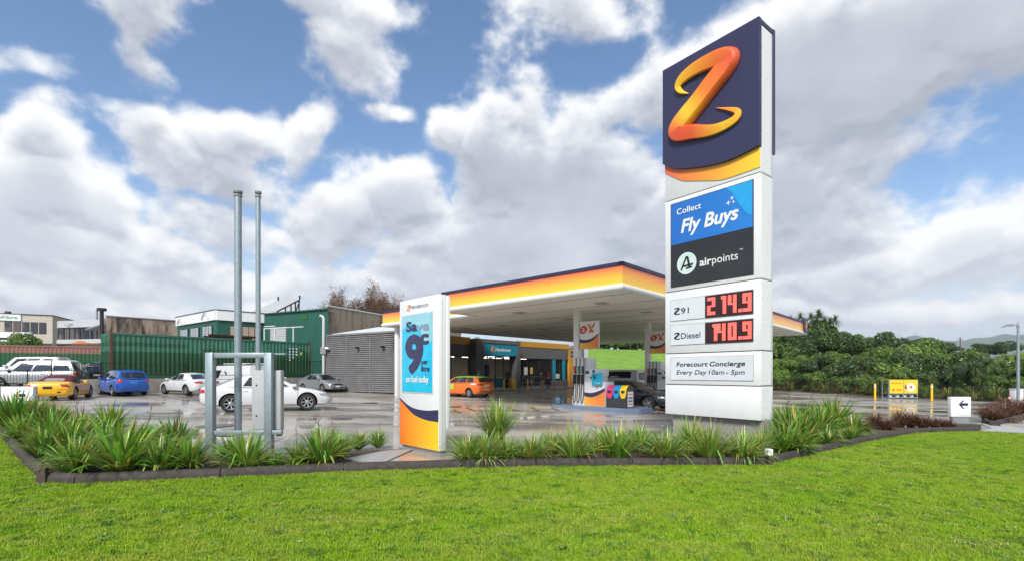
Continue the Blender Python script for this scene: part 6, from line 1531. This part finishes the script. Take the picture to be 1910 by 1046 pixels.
for s_ in range(3):
    r = random.Random(s_ + 50); mb = MB(); lean = r.uniform(-.25, .25); top_ = Vector((lean*1.0, r.uniform(-.15, .15), 1.35)); mb.tube([(0, 0, 0), tuple(top_*.5 + Vector((.03, 0, 0))), tuple(top_)], [.010, .008, .004], 5)
    for k in range(7):
        t = .55 + .06*k; p = top_*t; q = p + Vector((r.uniform(-.10, .10), r.uniform(-.06, .06), .07)); mb.tube([tuple(p), tuple(q)], [.006, .009], 4)
    o = mb.build('flower_stalk', STALK); stalk_m.append(o.data); bpy.data.objects.remove(o)
def place_plant(nm, mesh, p, s, label, cat, group, stalks=0, dz=.0):
    e = empty(nm, (p.x, p.y, gz(p.x, p.y) + dz), rnd.uniform(0, 6.28), label, cat, group); e.scale = (s * rnd.uniform(.85, 1.15), s * rnd.uniform(.85, 1.15), s * rnd.uniform(.85, 1.12))
    o = mesh_obj('leaves', mesh, e); o['kind'] = 'stuff'
    for k in range(stalks): mesh_obj('flower_stalk', rnd.choice(stalk_m), e, (rnd.uniform(-.15, .15), rnd.uniform(-.15, .15), 0), (0, 0, rnd.uniform(0, 6)))
    return e
left_fl = [(-8,802,0.69,0,'beyond the left kerb, cut by the picture edge'),(26,800,0.95,0,'in front of the left arrow sign'),(64,792,0.85,1,'right of the left arrow sign'),(108,790,0.73,1,'below the yellow convertible'),(40,826,0.69,0,'nearest the left kerb, low and spreading'),(92,824,0.82,0,'in the left clump above the kerb bend'),
    (150,806,0.86,1,'right of the yellow convertible in the left clump'),(205,815,0.95,0,'with wide blades below the blue wagon'),(78,858,0.73,0,'leaning over the left kerb end'),(128,850,0.86,0,'behind the timber corner post'),(140,884,0.77,0,'just inside the timber corner post'),(228,884,1.03,0,'largest at the front left corner of the bed'),(190,850,0.95,0,'in the thick of the left corner clump'),(268,836,0.86,1,'behind the large corner one'),
    (300,884,0.77,0,'second along the front kerb from the corner'),(325,842,0.73,2,'behind the front row left of the frame'),(352,880,0.69,0,'at the left foot of the frame'),(458,878,0.69,0,'under the two tall poles'),(430,862,0.56,0,'between the frame posts'),(508,877,0.43,0,'smallest, at the right frame post'),(556,871,0.62,1,'first between frame and promotion sign'),(598,871,0.73,1,'middle between frame and promotion sign'),(630,858,0.62,1,'left of the pit lid'),(668,838,0.43,0,'low one behind the pit lid'),(705,834,0.43,1,'low one behind the slab beside the promotion sign')]
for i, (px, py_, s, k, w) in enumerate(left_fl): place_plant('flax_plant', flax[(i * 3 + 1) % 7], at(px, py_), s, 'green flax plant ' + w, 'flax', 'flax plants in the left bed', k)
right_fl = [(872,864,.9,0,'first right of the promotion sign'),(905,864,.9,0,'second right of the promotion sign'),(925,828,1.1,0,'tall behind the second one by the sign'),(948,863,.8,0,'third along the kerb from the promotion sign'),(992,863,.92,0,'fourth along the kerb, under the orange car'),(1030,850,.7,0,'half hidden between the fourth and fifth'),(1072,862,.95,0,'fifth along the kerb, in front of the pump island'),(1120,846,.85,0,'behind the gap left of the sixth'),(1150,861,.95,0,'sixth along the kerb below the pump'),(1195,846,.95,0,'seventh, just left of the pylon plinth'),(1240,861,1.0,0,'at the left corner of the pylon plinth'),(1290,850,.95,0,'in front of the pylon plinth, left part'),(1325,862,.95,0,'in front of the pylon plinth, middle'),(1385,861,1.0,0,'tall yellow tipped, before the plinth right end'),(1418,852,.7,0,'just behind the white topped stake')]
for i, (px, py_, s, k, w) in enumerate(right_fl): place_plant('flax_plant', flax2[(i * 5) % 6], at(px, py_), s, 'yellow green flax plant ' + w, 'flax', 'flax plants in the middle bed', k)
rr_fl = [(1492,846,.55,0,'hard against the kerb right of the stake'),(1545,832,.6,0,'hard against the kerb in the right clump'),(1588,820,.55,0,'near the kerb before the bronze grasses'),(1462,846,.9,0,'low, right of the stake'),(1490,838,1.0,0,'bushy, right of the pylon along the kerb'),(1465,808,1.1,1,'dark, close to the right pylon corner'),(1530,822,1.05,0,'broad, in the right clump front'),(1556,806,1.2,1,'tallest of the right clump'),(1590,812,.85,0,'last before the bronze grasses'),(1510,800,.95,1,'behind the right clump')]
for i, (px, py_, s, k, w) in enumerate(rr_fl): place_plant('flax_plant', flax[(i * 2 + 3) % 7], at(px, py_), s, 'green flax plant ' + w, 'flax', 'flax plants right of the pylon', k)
bz = [(1612,807,.8,'leftmost, touching the flax'),(1632,800,1.0,'second from the flax'),(1655,803,1.0,'third from the flax'),(1678,798,1.1,'tallest, mid row'),(1700,798,1.05,'right of the tallest'),(1722,799,.95,'third from the arrow sign'),(1745,799,.9,'second from the arrow sign'),(1766,800,.8,'nearest the arrow sign')]
for i, (px, py_, s, w) in enumerate(bz): place_plant('bronze_grass', bronze[i % 2], at(px, py_), s*.95, 'bronze brown grass tuft ' + w, 'grass tuft', 'bronze grasses along the kerb')
bz2 = [(1842,783,1.0,'at the near tip of the far bed'),(1856,786,.9,'behind the near tip of the far bed'),(1860,776,1.1,'mid far bed, left side'),(1876,780,1.0,'mid far bed, kerb side'),(1886,770,1.1,'below the utility cabinet'),(1900,774,1.0,'right of the utility cabinet foot'),(1872,768,1.0,'left of the utility cabinet'),(1908,766,1.0,'cut by the right picture edge')]
for i, (px, py_, s, w) in enumerate(bz2): place_plant('bronze_grass', bronze[i % 2], at(px, py_), s*1.25, 'bronze grass tuft ' + w, 'grass tuft', 'bronze grasses in the far bed', 0, .02)
DRYG = plant_meshes('leaves', [(120, .5, 1.4, [(.22, .15, .10), (.16, .10, .07), (.13, .12, .05)], 31, .02, .9)])
for i, (px, d, s, w) in enumerate([(-20,25.6,.9,'leftmost'),(12,25.8,1.0,'second from the left edge'),(40,26.2,1.0,'mid row'),(66,26.6,.9,'last before the convertible')]):
    q = ray(px, 0, d); place_plant('dry_grass', DRYG[0], q, s, 'dry brown grass tuft under the far left railing, ' + w, 'grass tuft', 'dry tufts at far left', 0, .12)

# ---- shrubs, trees
def leaf_blob(lobes, n, size, cols, seed, flat=.9):
    r = random.Random(seed); mb = MB(); tint = []
    tot = sum(l[3]**2 for l in lobes)
    for (cx_, cy_, cz_, rad) in lobes:
        m = int(n * rad**2 / tot); cb_ = mix3(r.choice(cols), r.choice(cols), r.random())
        for k in range(m):
            z = r.uniform(-.55, 1); a = r.uniform(0, 2*math.pi); q = math.sqrt(max(0, 1 - z*z)); nn = Vector((q*math.cos(a), q*math.sin(a), z))
            rr = rad * (.72 + .30*r.random() + .12*mnoise.noise(nn*2.5 + Vector((cx_, cy_, cz_))))
            p = Vector((cx_, cy_, cz_)) + Vector((nn.x, nn.y, nn.z*flat)) * rr
            t = (nn + Vector((r.uniform(-.8, .8), r.uniform(-.8, .8), r.uniform(-.5, .9)))).normalized(); u = t.orthogonal().normalized(); w = t.cross(u)
            an = r.uniform(0, 6.28); u, w = u*math.cos(an) + w*math.sin(an), w*math.cos(an) - u*math.sin(an)
            s_ = size * r.uniform(.6, 1.3); b0 = len(mb.v)
            mb.v += [tuple(p - u*s_), tuple(p + w*s_*.42 + t*s_*.12), tuple(p + u*s_), tuple(p - w*s_*.42 + t*s_*.12)]
            c = mix3(cb_, r.choice(cols), r.random()*.7); f = r.uniform(.75, 1.2); tint += [(c[0]*f, c[1]*f, c[2]*f, 1)] * 4
            mb.f.append([b0, b0+1, b0+2, b0+3]); mb.m.append(0)
    return mb, tint
def blob_mesh(*a, **k):
    mb, t = leaf_blob(*a, **k); o = mb.build('crown', FOLM, fix=False, cols=t); d = o.data; bpy.data.objects.remove(o); return d
SHC = [(.085, .175, .024), (.12, .23, .03), (.06, .13, .02), (.165, .28, .04), (.22, .31, .05)]
SHD = [(.05, .095, .022), (.075, .13, .026), (.035, .07, .018), (.10, .16, .03)]
def lobes(seed, R_1, H1, n):
    r = random.Random(seed); out = []
    for k in range(n):
        a = r.uniform(0, 6.28); q = math.sqrt(r.random()) * R_1 * .8; z = H1 * (.18 + .72*r.random() * (1 - .45*q/R_1)); out.append((q*math.cos(a), q*math.sin(a), z, R_1*r.uniform(.28, .46)))
    return out
def core_mesh():        # dark twiggy heart so a crown is not see-through
    mb = MB(); r = random.Random(4)
    for k in range(60):
        a = r.uniform(0, 6.28); t = r.random(); e = Vector((math.cos(a)*1.3*r.random(), math.sin(a)*1.3*r.random(), 1.0 + 2.0*r.random())); mb.tube([(0, 0, 0), tuple(e*.5 + Vector((r.uniform(-.2,.2), r.uniform(-.2,.2), 0))), tuple(e)], [.045, .025, .008], 4)
    o = mb.build('stems', BARK); d = o.data; bpy.data.objects.remove(o); return d
STEMS = core_mesh()
shrubs = [blob_mesh(lobes(s, 2.0, 3.3, 16), 5200, .15, c, s) for s, c in ((1, SHC), (2, SHC), (3, SHD), (4, SHC), (5, SHD))]
smallsh = [blob_mesh(lobes(s, 1.1, 1.5, 10), 2200, .10, c, s) for s, c in ((7, SHC), (8, SHD))]
def shrub(nm, mesh, p, s, label, group, stems=True, cat='shrub'):
    e = empty(nm, p, rnd.uniform(0, 6.28), label, cat, group); e.scale = (s*rnd.uniform(.9, 1.12), s*rnd.uniform(.9, 1.12), s)
    o = mesh_obj('crown', mesh, e); o['kind'] = 'stuff'
    if stems: mesh_obj('stems', STEMS, e)['kind'] = 'stuff'
    return e
FENCE = [Vector((27, 65, 0)), Vector((30.5, 57, 0)), Vector((34.6, 45.8, 0)), Vector((38.3, 38.9, 0)), Vector((41, 35.5, 0))]
def along(line, t):
    Ls = [(b - a).length for a, b in zip(line[:-1], line[1:])]; d = t*sum(Ls)
    for (a, b), L in zip(zip(line[:-1], line[1:]), Ls):
        if d <= L: tn = (b - a)/L; return a + tn*d, Vector((-tn.y, tn.x, 0))
        d -= L
    return line[-1], Vector((0.7, .7, 0))
def bank2(off, t): return max(0, min(1, (off - 1)/9)) * 6.3 * max(.22, 1 - t/.85)**1.15
# bank under the shrubs
mb = MB(); T = 24; offs = [-1.2, 0, 2, 5, 9, 14, 24, 60]
for i in range(T + 1):
    t = i/T; p, n_ = along(FENCE, t)
    for o_ in offs: q = p + n_*o_; mb.v.append((q.x, q.y, gz(q.x, q.y) + bank2(o_, t) - .02 + (0 if o_ < 30 else -1)))
for i in range(T):
    for k in range(len(offs) - 1): a = i*len(offs) + k; mb.f.append([a, a+1, a+len(offs)+1, a+len(offs)]); mb.m.append(0)
tag(mb.build('planted_bank', SOIL, smooth=180), kind='structure')
rows = [(1.6, 17, .66, 'front row'), (3.6, 15, .95, 'second row'), (6.4, 14, 1.05, 'third row'), (9.6, 13, 1.12, 'fourth row'), (14.0, 12, 1.15, 'back row')]
cnt = 0
for off, n_s, s0, rw_ in rows:
    for k in range(n_s):
        t = (k + .5 + rnd.uniform(-.25, .25)) / n_s
        p, nrm = along(FENCE, t); q = p + nrm*(off + rnd.uniform(-.6, .6)); 
        s = s0 * rnd.uniform(.85, 1.15) * (1.06 - .20*t)
        if t > .68 and off < 5: s *= .72
        shrub('hedge_shrub', shrubs[rnd.choice((0, 1, 3, 0, 1, 3, 2, 4))], (q.x, q.y, gz(q.x, q.y) + bank2(off, t) - .1), s, 'dense green shrub in the %s of the hedge on the right bank' % rw_, 'shrubs of the bank hedge'); cnt += 1
railing('boundary_railing', (FENCE[1] - Vector((.5, .3, 0))).xy, (FENCE[2] - Vector((.5, .3, 0))).xy, -.15, 1.15, 'black boundary railing below the hedge, left of the gas cage', group='black boundary railings')
railing('boundary_railing', (FENCE[2] - Vector((.5, .3, 0))).xy, (FENCE[3] - Vector((.4, .5, 0))).xy, -.38, 1.2, 'black boundary railing behind the gas cage bollard', group='black boundary railings')
railing('boundary_railing', (FENCE[3] - Vector((.4, .5, 0))).xy, (FENCE[4] - Vector((.4, .5, 0))).xy, -.48, 1.2, 'black boundary railing behind the street lamp', group='black boundary railings')
fg2 = plant_meshes('leaves', [(120, 1.5, 1.1, GREENS + [(.22, .20, .09)], 61, .06, .8, .25), (120, 1.3, 1.4, [(.12, .20, .05), (.25, .24, .12), (.18, .22, .06)], 62, .05, 1.0, .3)])
for i in range(16):
    t = .22 + .74*i/16 + rnd.uniform(-.01, .01); p, nrm = along(FENCE, t); q = p + nrm*rnd.uniform(.3, 1.0) ; place_plant('bank_flax', fg2[i % 2], q, rnd.uniform(.75, 1.15), 'flax clump at the hedge foot behind the boundary railing', 'flax', 'flax along the boundary railing', 0, .0)
q = at(1780, 742); place_plant('bank_flax', fg2[0], q, .9, 'bright flax clump in front of the railing right of the gas cage', 'flax', None, 0, 0)
# cabbage trees
def cabbage(p, h, heads, label, s=1.0, group='cabbage trees'):
    e = empty('cabbage_tree', p, rnd.uniform(0, 6), label, 'tree', group); r = random.Random(int(p[0]*10))
    tk = MB().tube([(0, 0, -.2), (.03, 0, h*.5), (0, .05, h)], [.14*s, .11*s, .09*s], 8).build('trunk', BARK, e, smooth=60)
    for k in range(heads):
        a = 6.28*k/heads; o = Vector((math.cos(a)*.55*s, math.sin(a)*.55*s, h + .35*s*r.random())) if heads > 1 else Vector((0, 0, h))
        if heads > 1: MB().tube([(0, .05, h - .1), tuple(o)], [.07*s, .055*s], 6).build('branch', BARK, e)
        c = mesh_obj('crown', CABM[k % 2], e, tuple(o), (0, 0, a), s); c['kind'] = 'stuff'
    return e
def cab_mesh(seed):
    r = random.Random(seed); mb = MB(); tint = []
    for k in range(110):
        z = r.uniform(-.55, 1); a = r.uniform(0, 6.28); q = math.sqrt(1 - z*z); d = Vector((q*math.cos(a), q*math.sin(a), z)); sdv = d.cross(Vector((0, 0, 1)))
        sdv = sdv.normalized() if sdv.length > .05 else Vector((1, 0, 0)); L = r.uniform(.7, 1.0); c = mix3((.055, .11, .03), (.13, .19, .06), r.random()); b0 = len(mb.v)
        for i in range(4):
            t = i/3; p = d*L*t + Vector((0, 0, -.28*t*t*(1.2 - z*.6))); w = .038*(1 - t*.92); mb.v += [tuple(p - sdv*w), tuple(p + sdv*w)]; tint += [(*c, 1)]*2
        for i in range(3): m = b0 + 2*i; mb.f.append([m, m+1, m+3, m+2]); mb.m.append(0)
    o = mb.build('crown', LEAFM, fix=False, cols=tint); d = o.data; bpy.data.objects.remove(o); return d
CABM = [cab_mesh(1), cab_mesh(2)]
for px, d, ptop, hd_, s, lb in ((1484,64,588,2,1.15,'leftmost of three cabbage trees above the hedge by the canopy end'),(1523,66,582,3,1.2,'tallest of three cabbage trees above the hedge'),(1548,65,594,3,1.25,'rightmost of three cabbage trees above the hedge')):
    p = ray(px, ptop, d); g = 4.0; cabbage((p.x, p.y, g), p.z - g - .6, hd_, lb, s)
for px, d, ptop, hd_, s, lb in ((1790,43.5,684,3,1.15,'cabbage tree left of the group behind the far railing'),(1822,42,676,3,1.2,'many headed cabbage tree in the middle of the right group'),(1852,43,680,2,1.15,'cabbage tree right of the middle in the right group'),(1835,40.5,700,1,1.35,'low single headed cabbage tree with wide spiky crown by the railing'),(1878,41.5,688,3,1.1,'cabbage tree just left of the street lamp'),(1662,50,682,1,1.1,'single spiky cabbage tree within the hedge above the gas cage')):
    p = ray(px, ptop, d); g = gz(p.x, p.y) + .2; cabbage((p.x, p.y, g), p.z - g - .5, hd_, lb, s)
# grey green round bush and small ones at the forecourt edge
GG = blob_mesh(lobes(9, 1.1, 1.6, 9), 2200, .07, [(.10, .16, .09), (.13, .20, .11), (.08, .13, .07)], 9)
q = at(1505, 728); shrub('round_bush', GG, (q.x, q.y + .8, q.z), 1.25, 'grey green rounded bush at the hedge foot near the pylon', None, False, 'bush')
# bushes on top of the grass bank, bare trees
for i, px in enumerate((1108, 1120, 1133, 1147, 1160, 1172, 1186, 1199, 1214, 1228)):
    q = ray(px, 655, 101); shrub('bank_bush', shrubs[(2, 4, 2, 1)[i % 4]], (q.x, q.y, bank_z(q.x, q.y) - .3), .85 if i % 3 else 1.05, 'dark bush in the row on top of the grass bank', 'bushes on the grass bank')
def bare_tree_mesh(seed, h, fine=True):
    r = random.Random(seed); mb = MB(); tips = []
    def grow(p, d, L, rad, lev):
        n = 3; pts = [p]; q = p
        for k in range(n): d = (d + Vector((r.gauss(0, .10), r.gauss(0, .10), .05))).normalized(); q = q + d*L/n; pts.append(q)
        mb.tube([tuple(x) for x in pts], [rad, rad*.85, rad*.7, rad*.55], 5 if lev < 2 else 3, False)
        if lev >= 4: tips.append((q, d)); return
        for k in range({0: 5, 1: 4, 2: 4, 3: 4}[lev]):
            t = r.uniform(.35, 1); b = pts[min(n, int(t*n))].lerp(pts[min(n, int(t*n)+1)] if int(t*n) < n else pts[n], t*n % 1)
            a = r.uniform(0, 6.28); s_ = r.uniform(.35, .75); nd = (d*(1 - s_*.4) + Vector((math.cos(a)*s_, math.sin(a)*s_, .25))).normalized()
            grow(b, nd, L*r.uniform(.5, .72), rad*.5, lev + 1)
    grow(Vector((0, 0, -.2)), Vector((0, 0, 1)), h*.42, h*.016, 0)
    o = mb.build('branches', TWIG, fix=False); d = o.data; bpy.data.objects.remove(o)
    # buds and dry leaves that give the crown its brown haze
    mb = MB(); tint = []
    for q, dd in tips:
        for k in range(13):
            p = q + Vector((r.gauss(0, .22), r.gauss(0, .22), r.gauss(0, .22)))*h/12; u = Vector((r.gauss(0,1), r.gauss(0,1), r.gauss(0,1))).normalized(); w = u.orthogonal().normalized(); s_ = .085*h/12*r.uniform(.6, 1.4); b0 = len(mb.v)
            mb.v += [tuple(p - u*s_*1.6), tuple(p + w*s_*.35), tuple(p + u*s_*1.6), tuple(p - w*s_*.35)]; c = mix3((.17, .085, .04), (.26, .15, .08), r.random()); tint += [(*c, 1)]*4; mb.f.append([b0, b0+1, b0+2, b0+3]); mb.m.append(0)
    o = mb.build('twigs', FOLM, fix=False, cols=tint); e = o.data; bpy.data.objects.remove(o)
    return d, e
TWIG = mat('grey brown bark', (.13, .095, .07), .9, c2=(.19, .15, .12), scale=3)
BT = [bare_tree_mesh(s, 12) for s in (1, 2, 3)]
def bare_tree(p, s, k, label, group, tw=True):
    e = empty('bare_tree', p, rnd.uniform(0, 6.28), label, 'tree', group); e.scale = (s*.8, s*.8, s)
    mesh_obj('branches', BT[k % 3][0], e)
    if tw: mesh_obj('twigs', BT[k % 3][1], e)['kind'] = 'stuff'
    return e
for i, (px, ptop, d, lb) in enumerate(((596,556,88,'thin leftmost bare tree behind the concrete wall'),(622,542,90,'second bare brown tree from the left behind the wall'),(648,531,92,'tall bare brown tree, left of the group middle'),(672,529,90,'tallest bare brown tree behind the concrete wall'),(692,532,93,'bare brown tree right of the tallest'),(712,536,91,'sixth bare tree behind the wall'),(731,541,92,'last full bare tree left of the promotion sign'),(748,556,95,'slim bare tree at the promotion sign edge'),(778,540,84,'lone bare tree seen above the promotion sign'),(345,577,110,'small round bare tree above the long warehouse'))):
    p = ray(px, ptop, d); bare_tree((p.x, p.y, 2.0), (p.z - 2.0)/10.6, i, lb, 'bare winter trees', True)
for i, px in enumerate((1176, 1190, 1202)): q = ray(px, 640, 99); bare_tree((q.x, q.y, bank_z(q.x, q.y)), .42, i, 'small bare tree on the grass bank, %s of three by the second column' % ('left', 'middle', 'right')[i], 'bare trees on the grass bank', False)
# trees at far left, dark trees on the right skyline
q = ray(40, 640, 58); e = shrub('small_tree', shrubs[1], (q.x, q.y, 4.0), .9, 'small green tree beside the white hoarding at far left', None, True, 'tree')
for i, (px, d, s) in enumerate(((6, 52, .6), (24, 51, .5), (-14, 53, .7))): q = ray(px, 645, d); shrub('yard_shrub', shrubs[4 if i else 0], (q.x, q.y, 3.3), s, 'shrub below the hoarding at far left, %s' % ('middle one', 'right one', 'left one')[i], 'shrubs below the hoarding')
for i, (px, d, pt, lb) in enumerate(((1722, 150, 622, 'sparse dark tree on the skyline left of the far pole'), (1765, 160, 632, 'low dark tree on the skyline beside the far pole'), (1830, 170, 633, 'dark tree on the skyline above the cabbage trees'), (1870, 150, 629, 'broad dark tree on the skyline left of the lamp head'))):
    q = ray(px, pt, d); e = shrub('skyline_tree', shrubs[4 if i % 2 else 2], (q.x, q.y, q.z - 5.3), 1.3, lb, 'dark skyline trees', True, 'tree'); e.scale = (2.4, 2.0, 1.3)
q = ray(1791, 628, 140); o = empty('power_pole', (q.x, q.y, q.z - 8), 0, 'thin dark power pole on the skyline at right', 'pole'); MB().tube([(0, 0, 0), (0, 0, 8)], .13, 6).build('shaft', LSTEP, o); MB().box(-.7, .7, -.06, .06, 7.2, 7.35).build('crossarm', LSTEP, o)

# ---- mown lawn: short blades scattered over the lawn sheet
def tuft(seed, n, cols, h, w):
    r = random.Random(seed); mb = MB(); tint = []
    for k in range(n):
        x, y = r.uniform(-.075, .075), r.uniform(-.075, .075); a = r.uniform(0, 6.28); L = h*r.uniform(.55, 1.25); lean = r.uniform(0, .9); d = Vector((math.cos(a), math.sin(a), 0)); sv = Vector((-d.y, d.x, 0))*w*r.uniform(.7, 1.3); b0 = len(mb.v)
        p0 = Vector((x, y, -.005)); p1 = p0 + d*L*.35*lean + Vector((0, 0, L*.6)); p2 = p0 + d*L*lean + Vector((0, 0, L*(1 - .35*lean)))
        mb.v += [tuple(p0 - sv), tuple(p0 + sv), tuple(p1 - sv*.8), tuple(p1 + sv*.8), tuple(p2)]; c = mix3(r.choice(cols), r.choice(cols), r.random()); tint += [(*c, 1)]*5
        mb.f += [[b0, b0+1, b0+3, b0+2], [b0+2, b0+3, b0+4]]; mb.m += [0, 0]
    return mb, tint
def grass_mat():
    m, nt, b, N, Lk = new_mat('grass blade'); a = N.new('ShaderNodeAttribute'); a.attribute_name = 'tint'; v = objvec(nt, True)
    n1 = noise_node(nt, .9, 5, .6, objvec(nt, True, (.8, 1.5, 1)), .5); n2 = noise_node(nt, 4.5, 4, .6, v); n3 = noise_node(nt, .30, 3, .5, v)
    c = mixrgb(nt, mapr(nt, n1.outputs['Fac'], .40, .64, 0, .85), a.outputs['Color'], (.38, .45, .06))
    c = mixrgb(nt, mapr(nt, n2.outputs['Fac'], .54, .68, 0, .8), c, (.095, .23, .03))
    c = mixrgb(nt, mapr(nt, n3.outputs['Fac'], .35, .65, .0, .30), c, (.15, .36, .015))
    n4 = noise_node(nt, 1.0, 6, .7, objvec(nt, True, (.5, 2.2, 1)), .3); c = mixrgb(nt, mapr(nt, n4.outputs['Fac'], .56, .70, 0, .6), c, (.48, .49, .11))
    n5 = noise_node(nt, 2.2, 5, .7, objvec(nt, True, (1, 1.6, 1))); c = mixrgb(nt, mapr(nt, n5.outputs['Fac'], .57, .65, 0, .8), c, (.075, .19, .02))
    Lk.new(c, b.inputs['Base Color']); b.inputs['Roughness'].default_value = .5; b.inputs['Specular IOR Level'].default_value = .12
    t = N.new('ShaderNodeBsdfTranslucent'); Lk.new(c, t.inputs['Color']); mx = N.new('ShaderNodeMixShader'); mx.inputs[0].default_value = .3
    Lk.new(b.outputs[0], mx.inputs[1]); Lk.new(t.outputs[0], mx.inputs[2]); Lk.new(mx.outputs[0], N['Material Output'].inputs['Surface'])
    return m
GM = grass_mat(); tuft_col = bpy.data.collections.new('grass_tufts')
for s_, (n_, cols_, h_, w_) in enumerate(((46, [(.23, .41, .014), (.31, .48, .02), (.38, .51, .035)], .042, .0028), (46, [(.25, .45, .015), (.34, .50, .025)], .046, .0028), (40, [(.18, .35, .015), (.30, .46, .02), (.50, .52, .12)], .036, .003))):
    mb, t = tuft(s_ + 70, n_, cols_, h_, w_); o = mb.build('tuft', GM, fix=False, cols=t); col.objects.unlink(o); tuft_col.objects.link(o)
def scatter(obj, coll, dens, seed, smin, smax, noise_scale=None):
    ng = bpy.data.node_groups.new('scatter', 'GeometryNodeTree'); ng.interface.new_socket('Geometry', in_out='INPUT', socket_type='NodeSocketGeometry'); ng.interface.new_socket('Geometry', in_out='OUTPUT', socket_type='NodeSocketGeometry')
    N = ng.nodes; Lk = ng.links; gi = N.new('NodeGroupInput'); go = N.new('NodeGroupOutput')
    dp = N.new('GeometryNodeDistributePointsOnFaces'); dp.inputs['Density'].default_value = dens; dp.inputs['Seed'].default_value = seed
    Lk.new(gi.outputs[0], dp.inputs['Mesh'])
    if noise_scale:
        nz = N.new('ShaderNodeTexNoise'); nz.inputs['Scale'].default_value = noise_scale; nz.inputs['Detail'].default_value = 3.0; ps_ = N.new('GeometryNodeInputPosition'); Lk.new(ps_.outputs[0], nz.inputs['Vector'])
        mr = N.new('ShaderNodeMapRange'); Lk.new(nz.outputs[0], mr.inputs[0]); mr.inputs[1].default_value = .52; mr.inputs[2].default_value = .66; mr.inputs[3].default_value = dens * .04; mr.inputs[4].default_value = dens
        dp.distribute_method = 'RANDOM'; Lk.new(mr.outputs[0], dp.inputs['Density'])
    ci = N.new('GeometryNodeCollectionInfo'); ci.inputs[0].default_value = coll; ci.inputs['Separate Children'].default_value = True; ci.inputs['Reset Children'].default_value = True
    ip = N.new('GeometryNodeInstanceOnPoints'); ip.inputs['Pick Instance'].default_value = True; Lk.new(dp.outputs['Points'], ip.inputs['Points']); Lk.new(ci.outputs[0], ip.inputs['Instance'])
    rv = N.new('FunctionNodeRandomValue'); rv.data_type = 'FLOAT_VECTOR'; rv.inputs[0].default_value = (-.1, -.1, 0); rv.inputs[1].default_value = (.1, .1, 6.283); Lk.new(rv.outputs[0], ip.inputs['Rotation'])
    rs_ = N.new('FunctionNodeRandomValue'); rs_.data_type = 'FLOAT'; rs_.inputs[2].default_value = smin; rs_.inputs[3].default_value = smax; Lk.new(rs_.outputs[1], ip.inputs['Scale'])
    Lk.new(ip.outputs[0], go.inputs[0]); md = obj.modifiers.new('scatter', 'NODES'); md.node_group = ng
gl = mesh_obj('lawn_grass', lawn.data.copy()); tag(gl, 'short bright green mown grass covering the lawn', None, kind='stuff'); gl['category'] = 'grass'
# only the part in view
bm = bmesh.new(); bm.from_mesh(gl.data)
bmesh.ops.delete(bm, geom=[f for f in bm.faces if not (lambda c: c.y > 3.6 and abs(c.x) < c.y*1.25 + 1.0 and c.y < 32)(f.calc_center_median())], context='FACES'); bm.to_mesh(gl.data); bm.free()
scatter(gl, tuft_col, 290, 3, .65, 1.4)
# dark clover and plantain patches
weed_col = bpy.data.collections.new('weeds')
for s_ in range(2):
    mb, t = strap_plant(26, .055, 1.8, [(.05, .15, .02), (.075, .19, .025), (.13, .25, .08)], 90 + s_, .022, 1.2, 0); o = mb.build('weed', LEAFM, fix=False, cols=t); col.objects.unlink(o); weed_col.objects.link(o)
gw = mesh_obj('lawn_weeds', gl.data.copy()); tag(gw, 'small dark clover and plantain patches in the lawn', None, kind='stuff'); gw['category'] = 'weeds'
gw.modifiers.clear(); scatter(gw, weed_col, 46, 9, .3, .95, 1.5)
# pale dry clippings left by the mower
clip_col = bpy.data.collections.new('clippings')
mb, t = tuft(99, 16, [(.55, .52, .25), (.62, .60, .36), (.42, .42, .12)], .05, .004)
mb.v = [(x * 1.3, y * 1.3, max(.03, z * .35 + .03)) for x, y, z in mb.v]; o = mb.build('clipping', LEAFM, fix=False, cols=t); col.objects.unlink(o); clip_col.objects.link(o)
gc_ = mesh_obj('lawn_clippings', gl.data.copy()); tag(gc_, 'pale dry mower clippings strewn over the lawn', None, kind='stuff'); gc_['category'] = 'clippings'
scatter(gc_, clip_col, 30, 21, .4, 1.1, 1.1)

# ---- the air between here and the hills
hz, nt, b, N, Lk = new_mat('moist air'); N.remove(b)
pv = N.new('ShaderNodeVolumePrincipled'); pv.inputs['Color'].default_value = (.80, .88, 1.0, 1); pv.inputs['Density'].default_value = .00014
Lk.new(pv.outputs[0], N['Material Output'].inputs['Volume'])
o = MB().box(-6600, 6600, -700, 6600, -8, 262).build('haze', hz); o['kind'] = 'stuff'; o['label'] = 'thin bluish haze over the far hills'
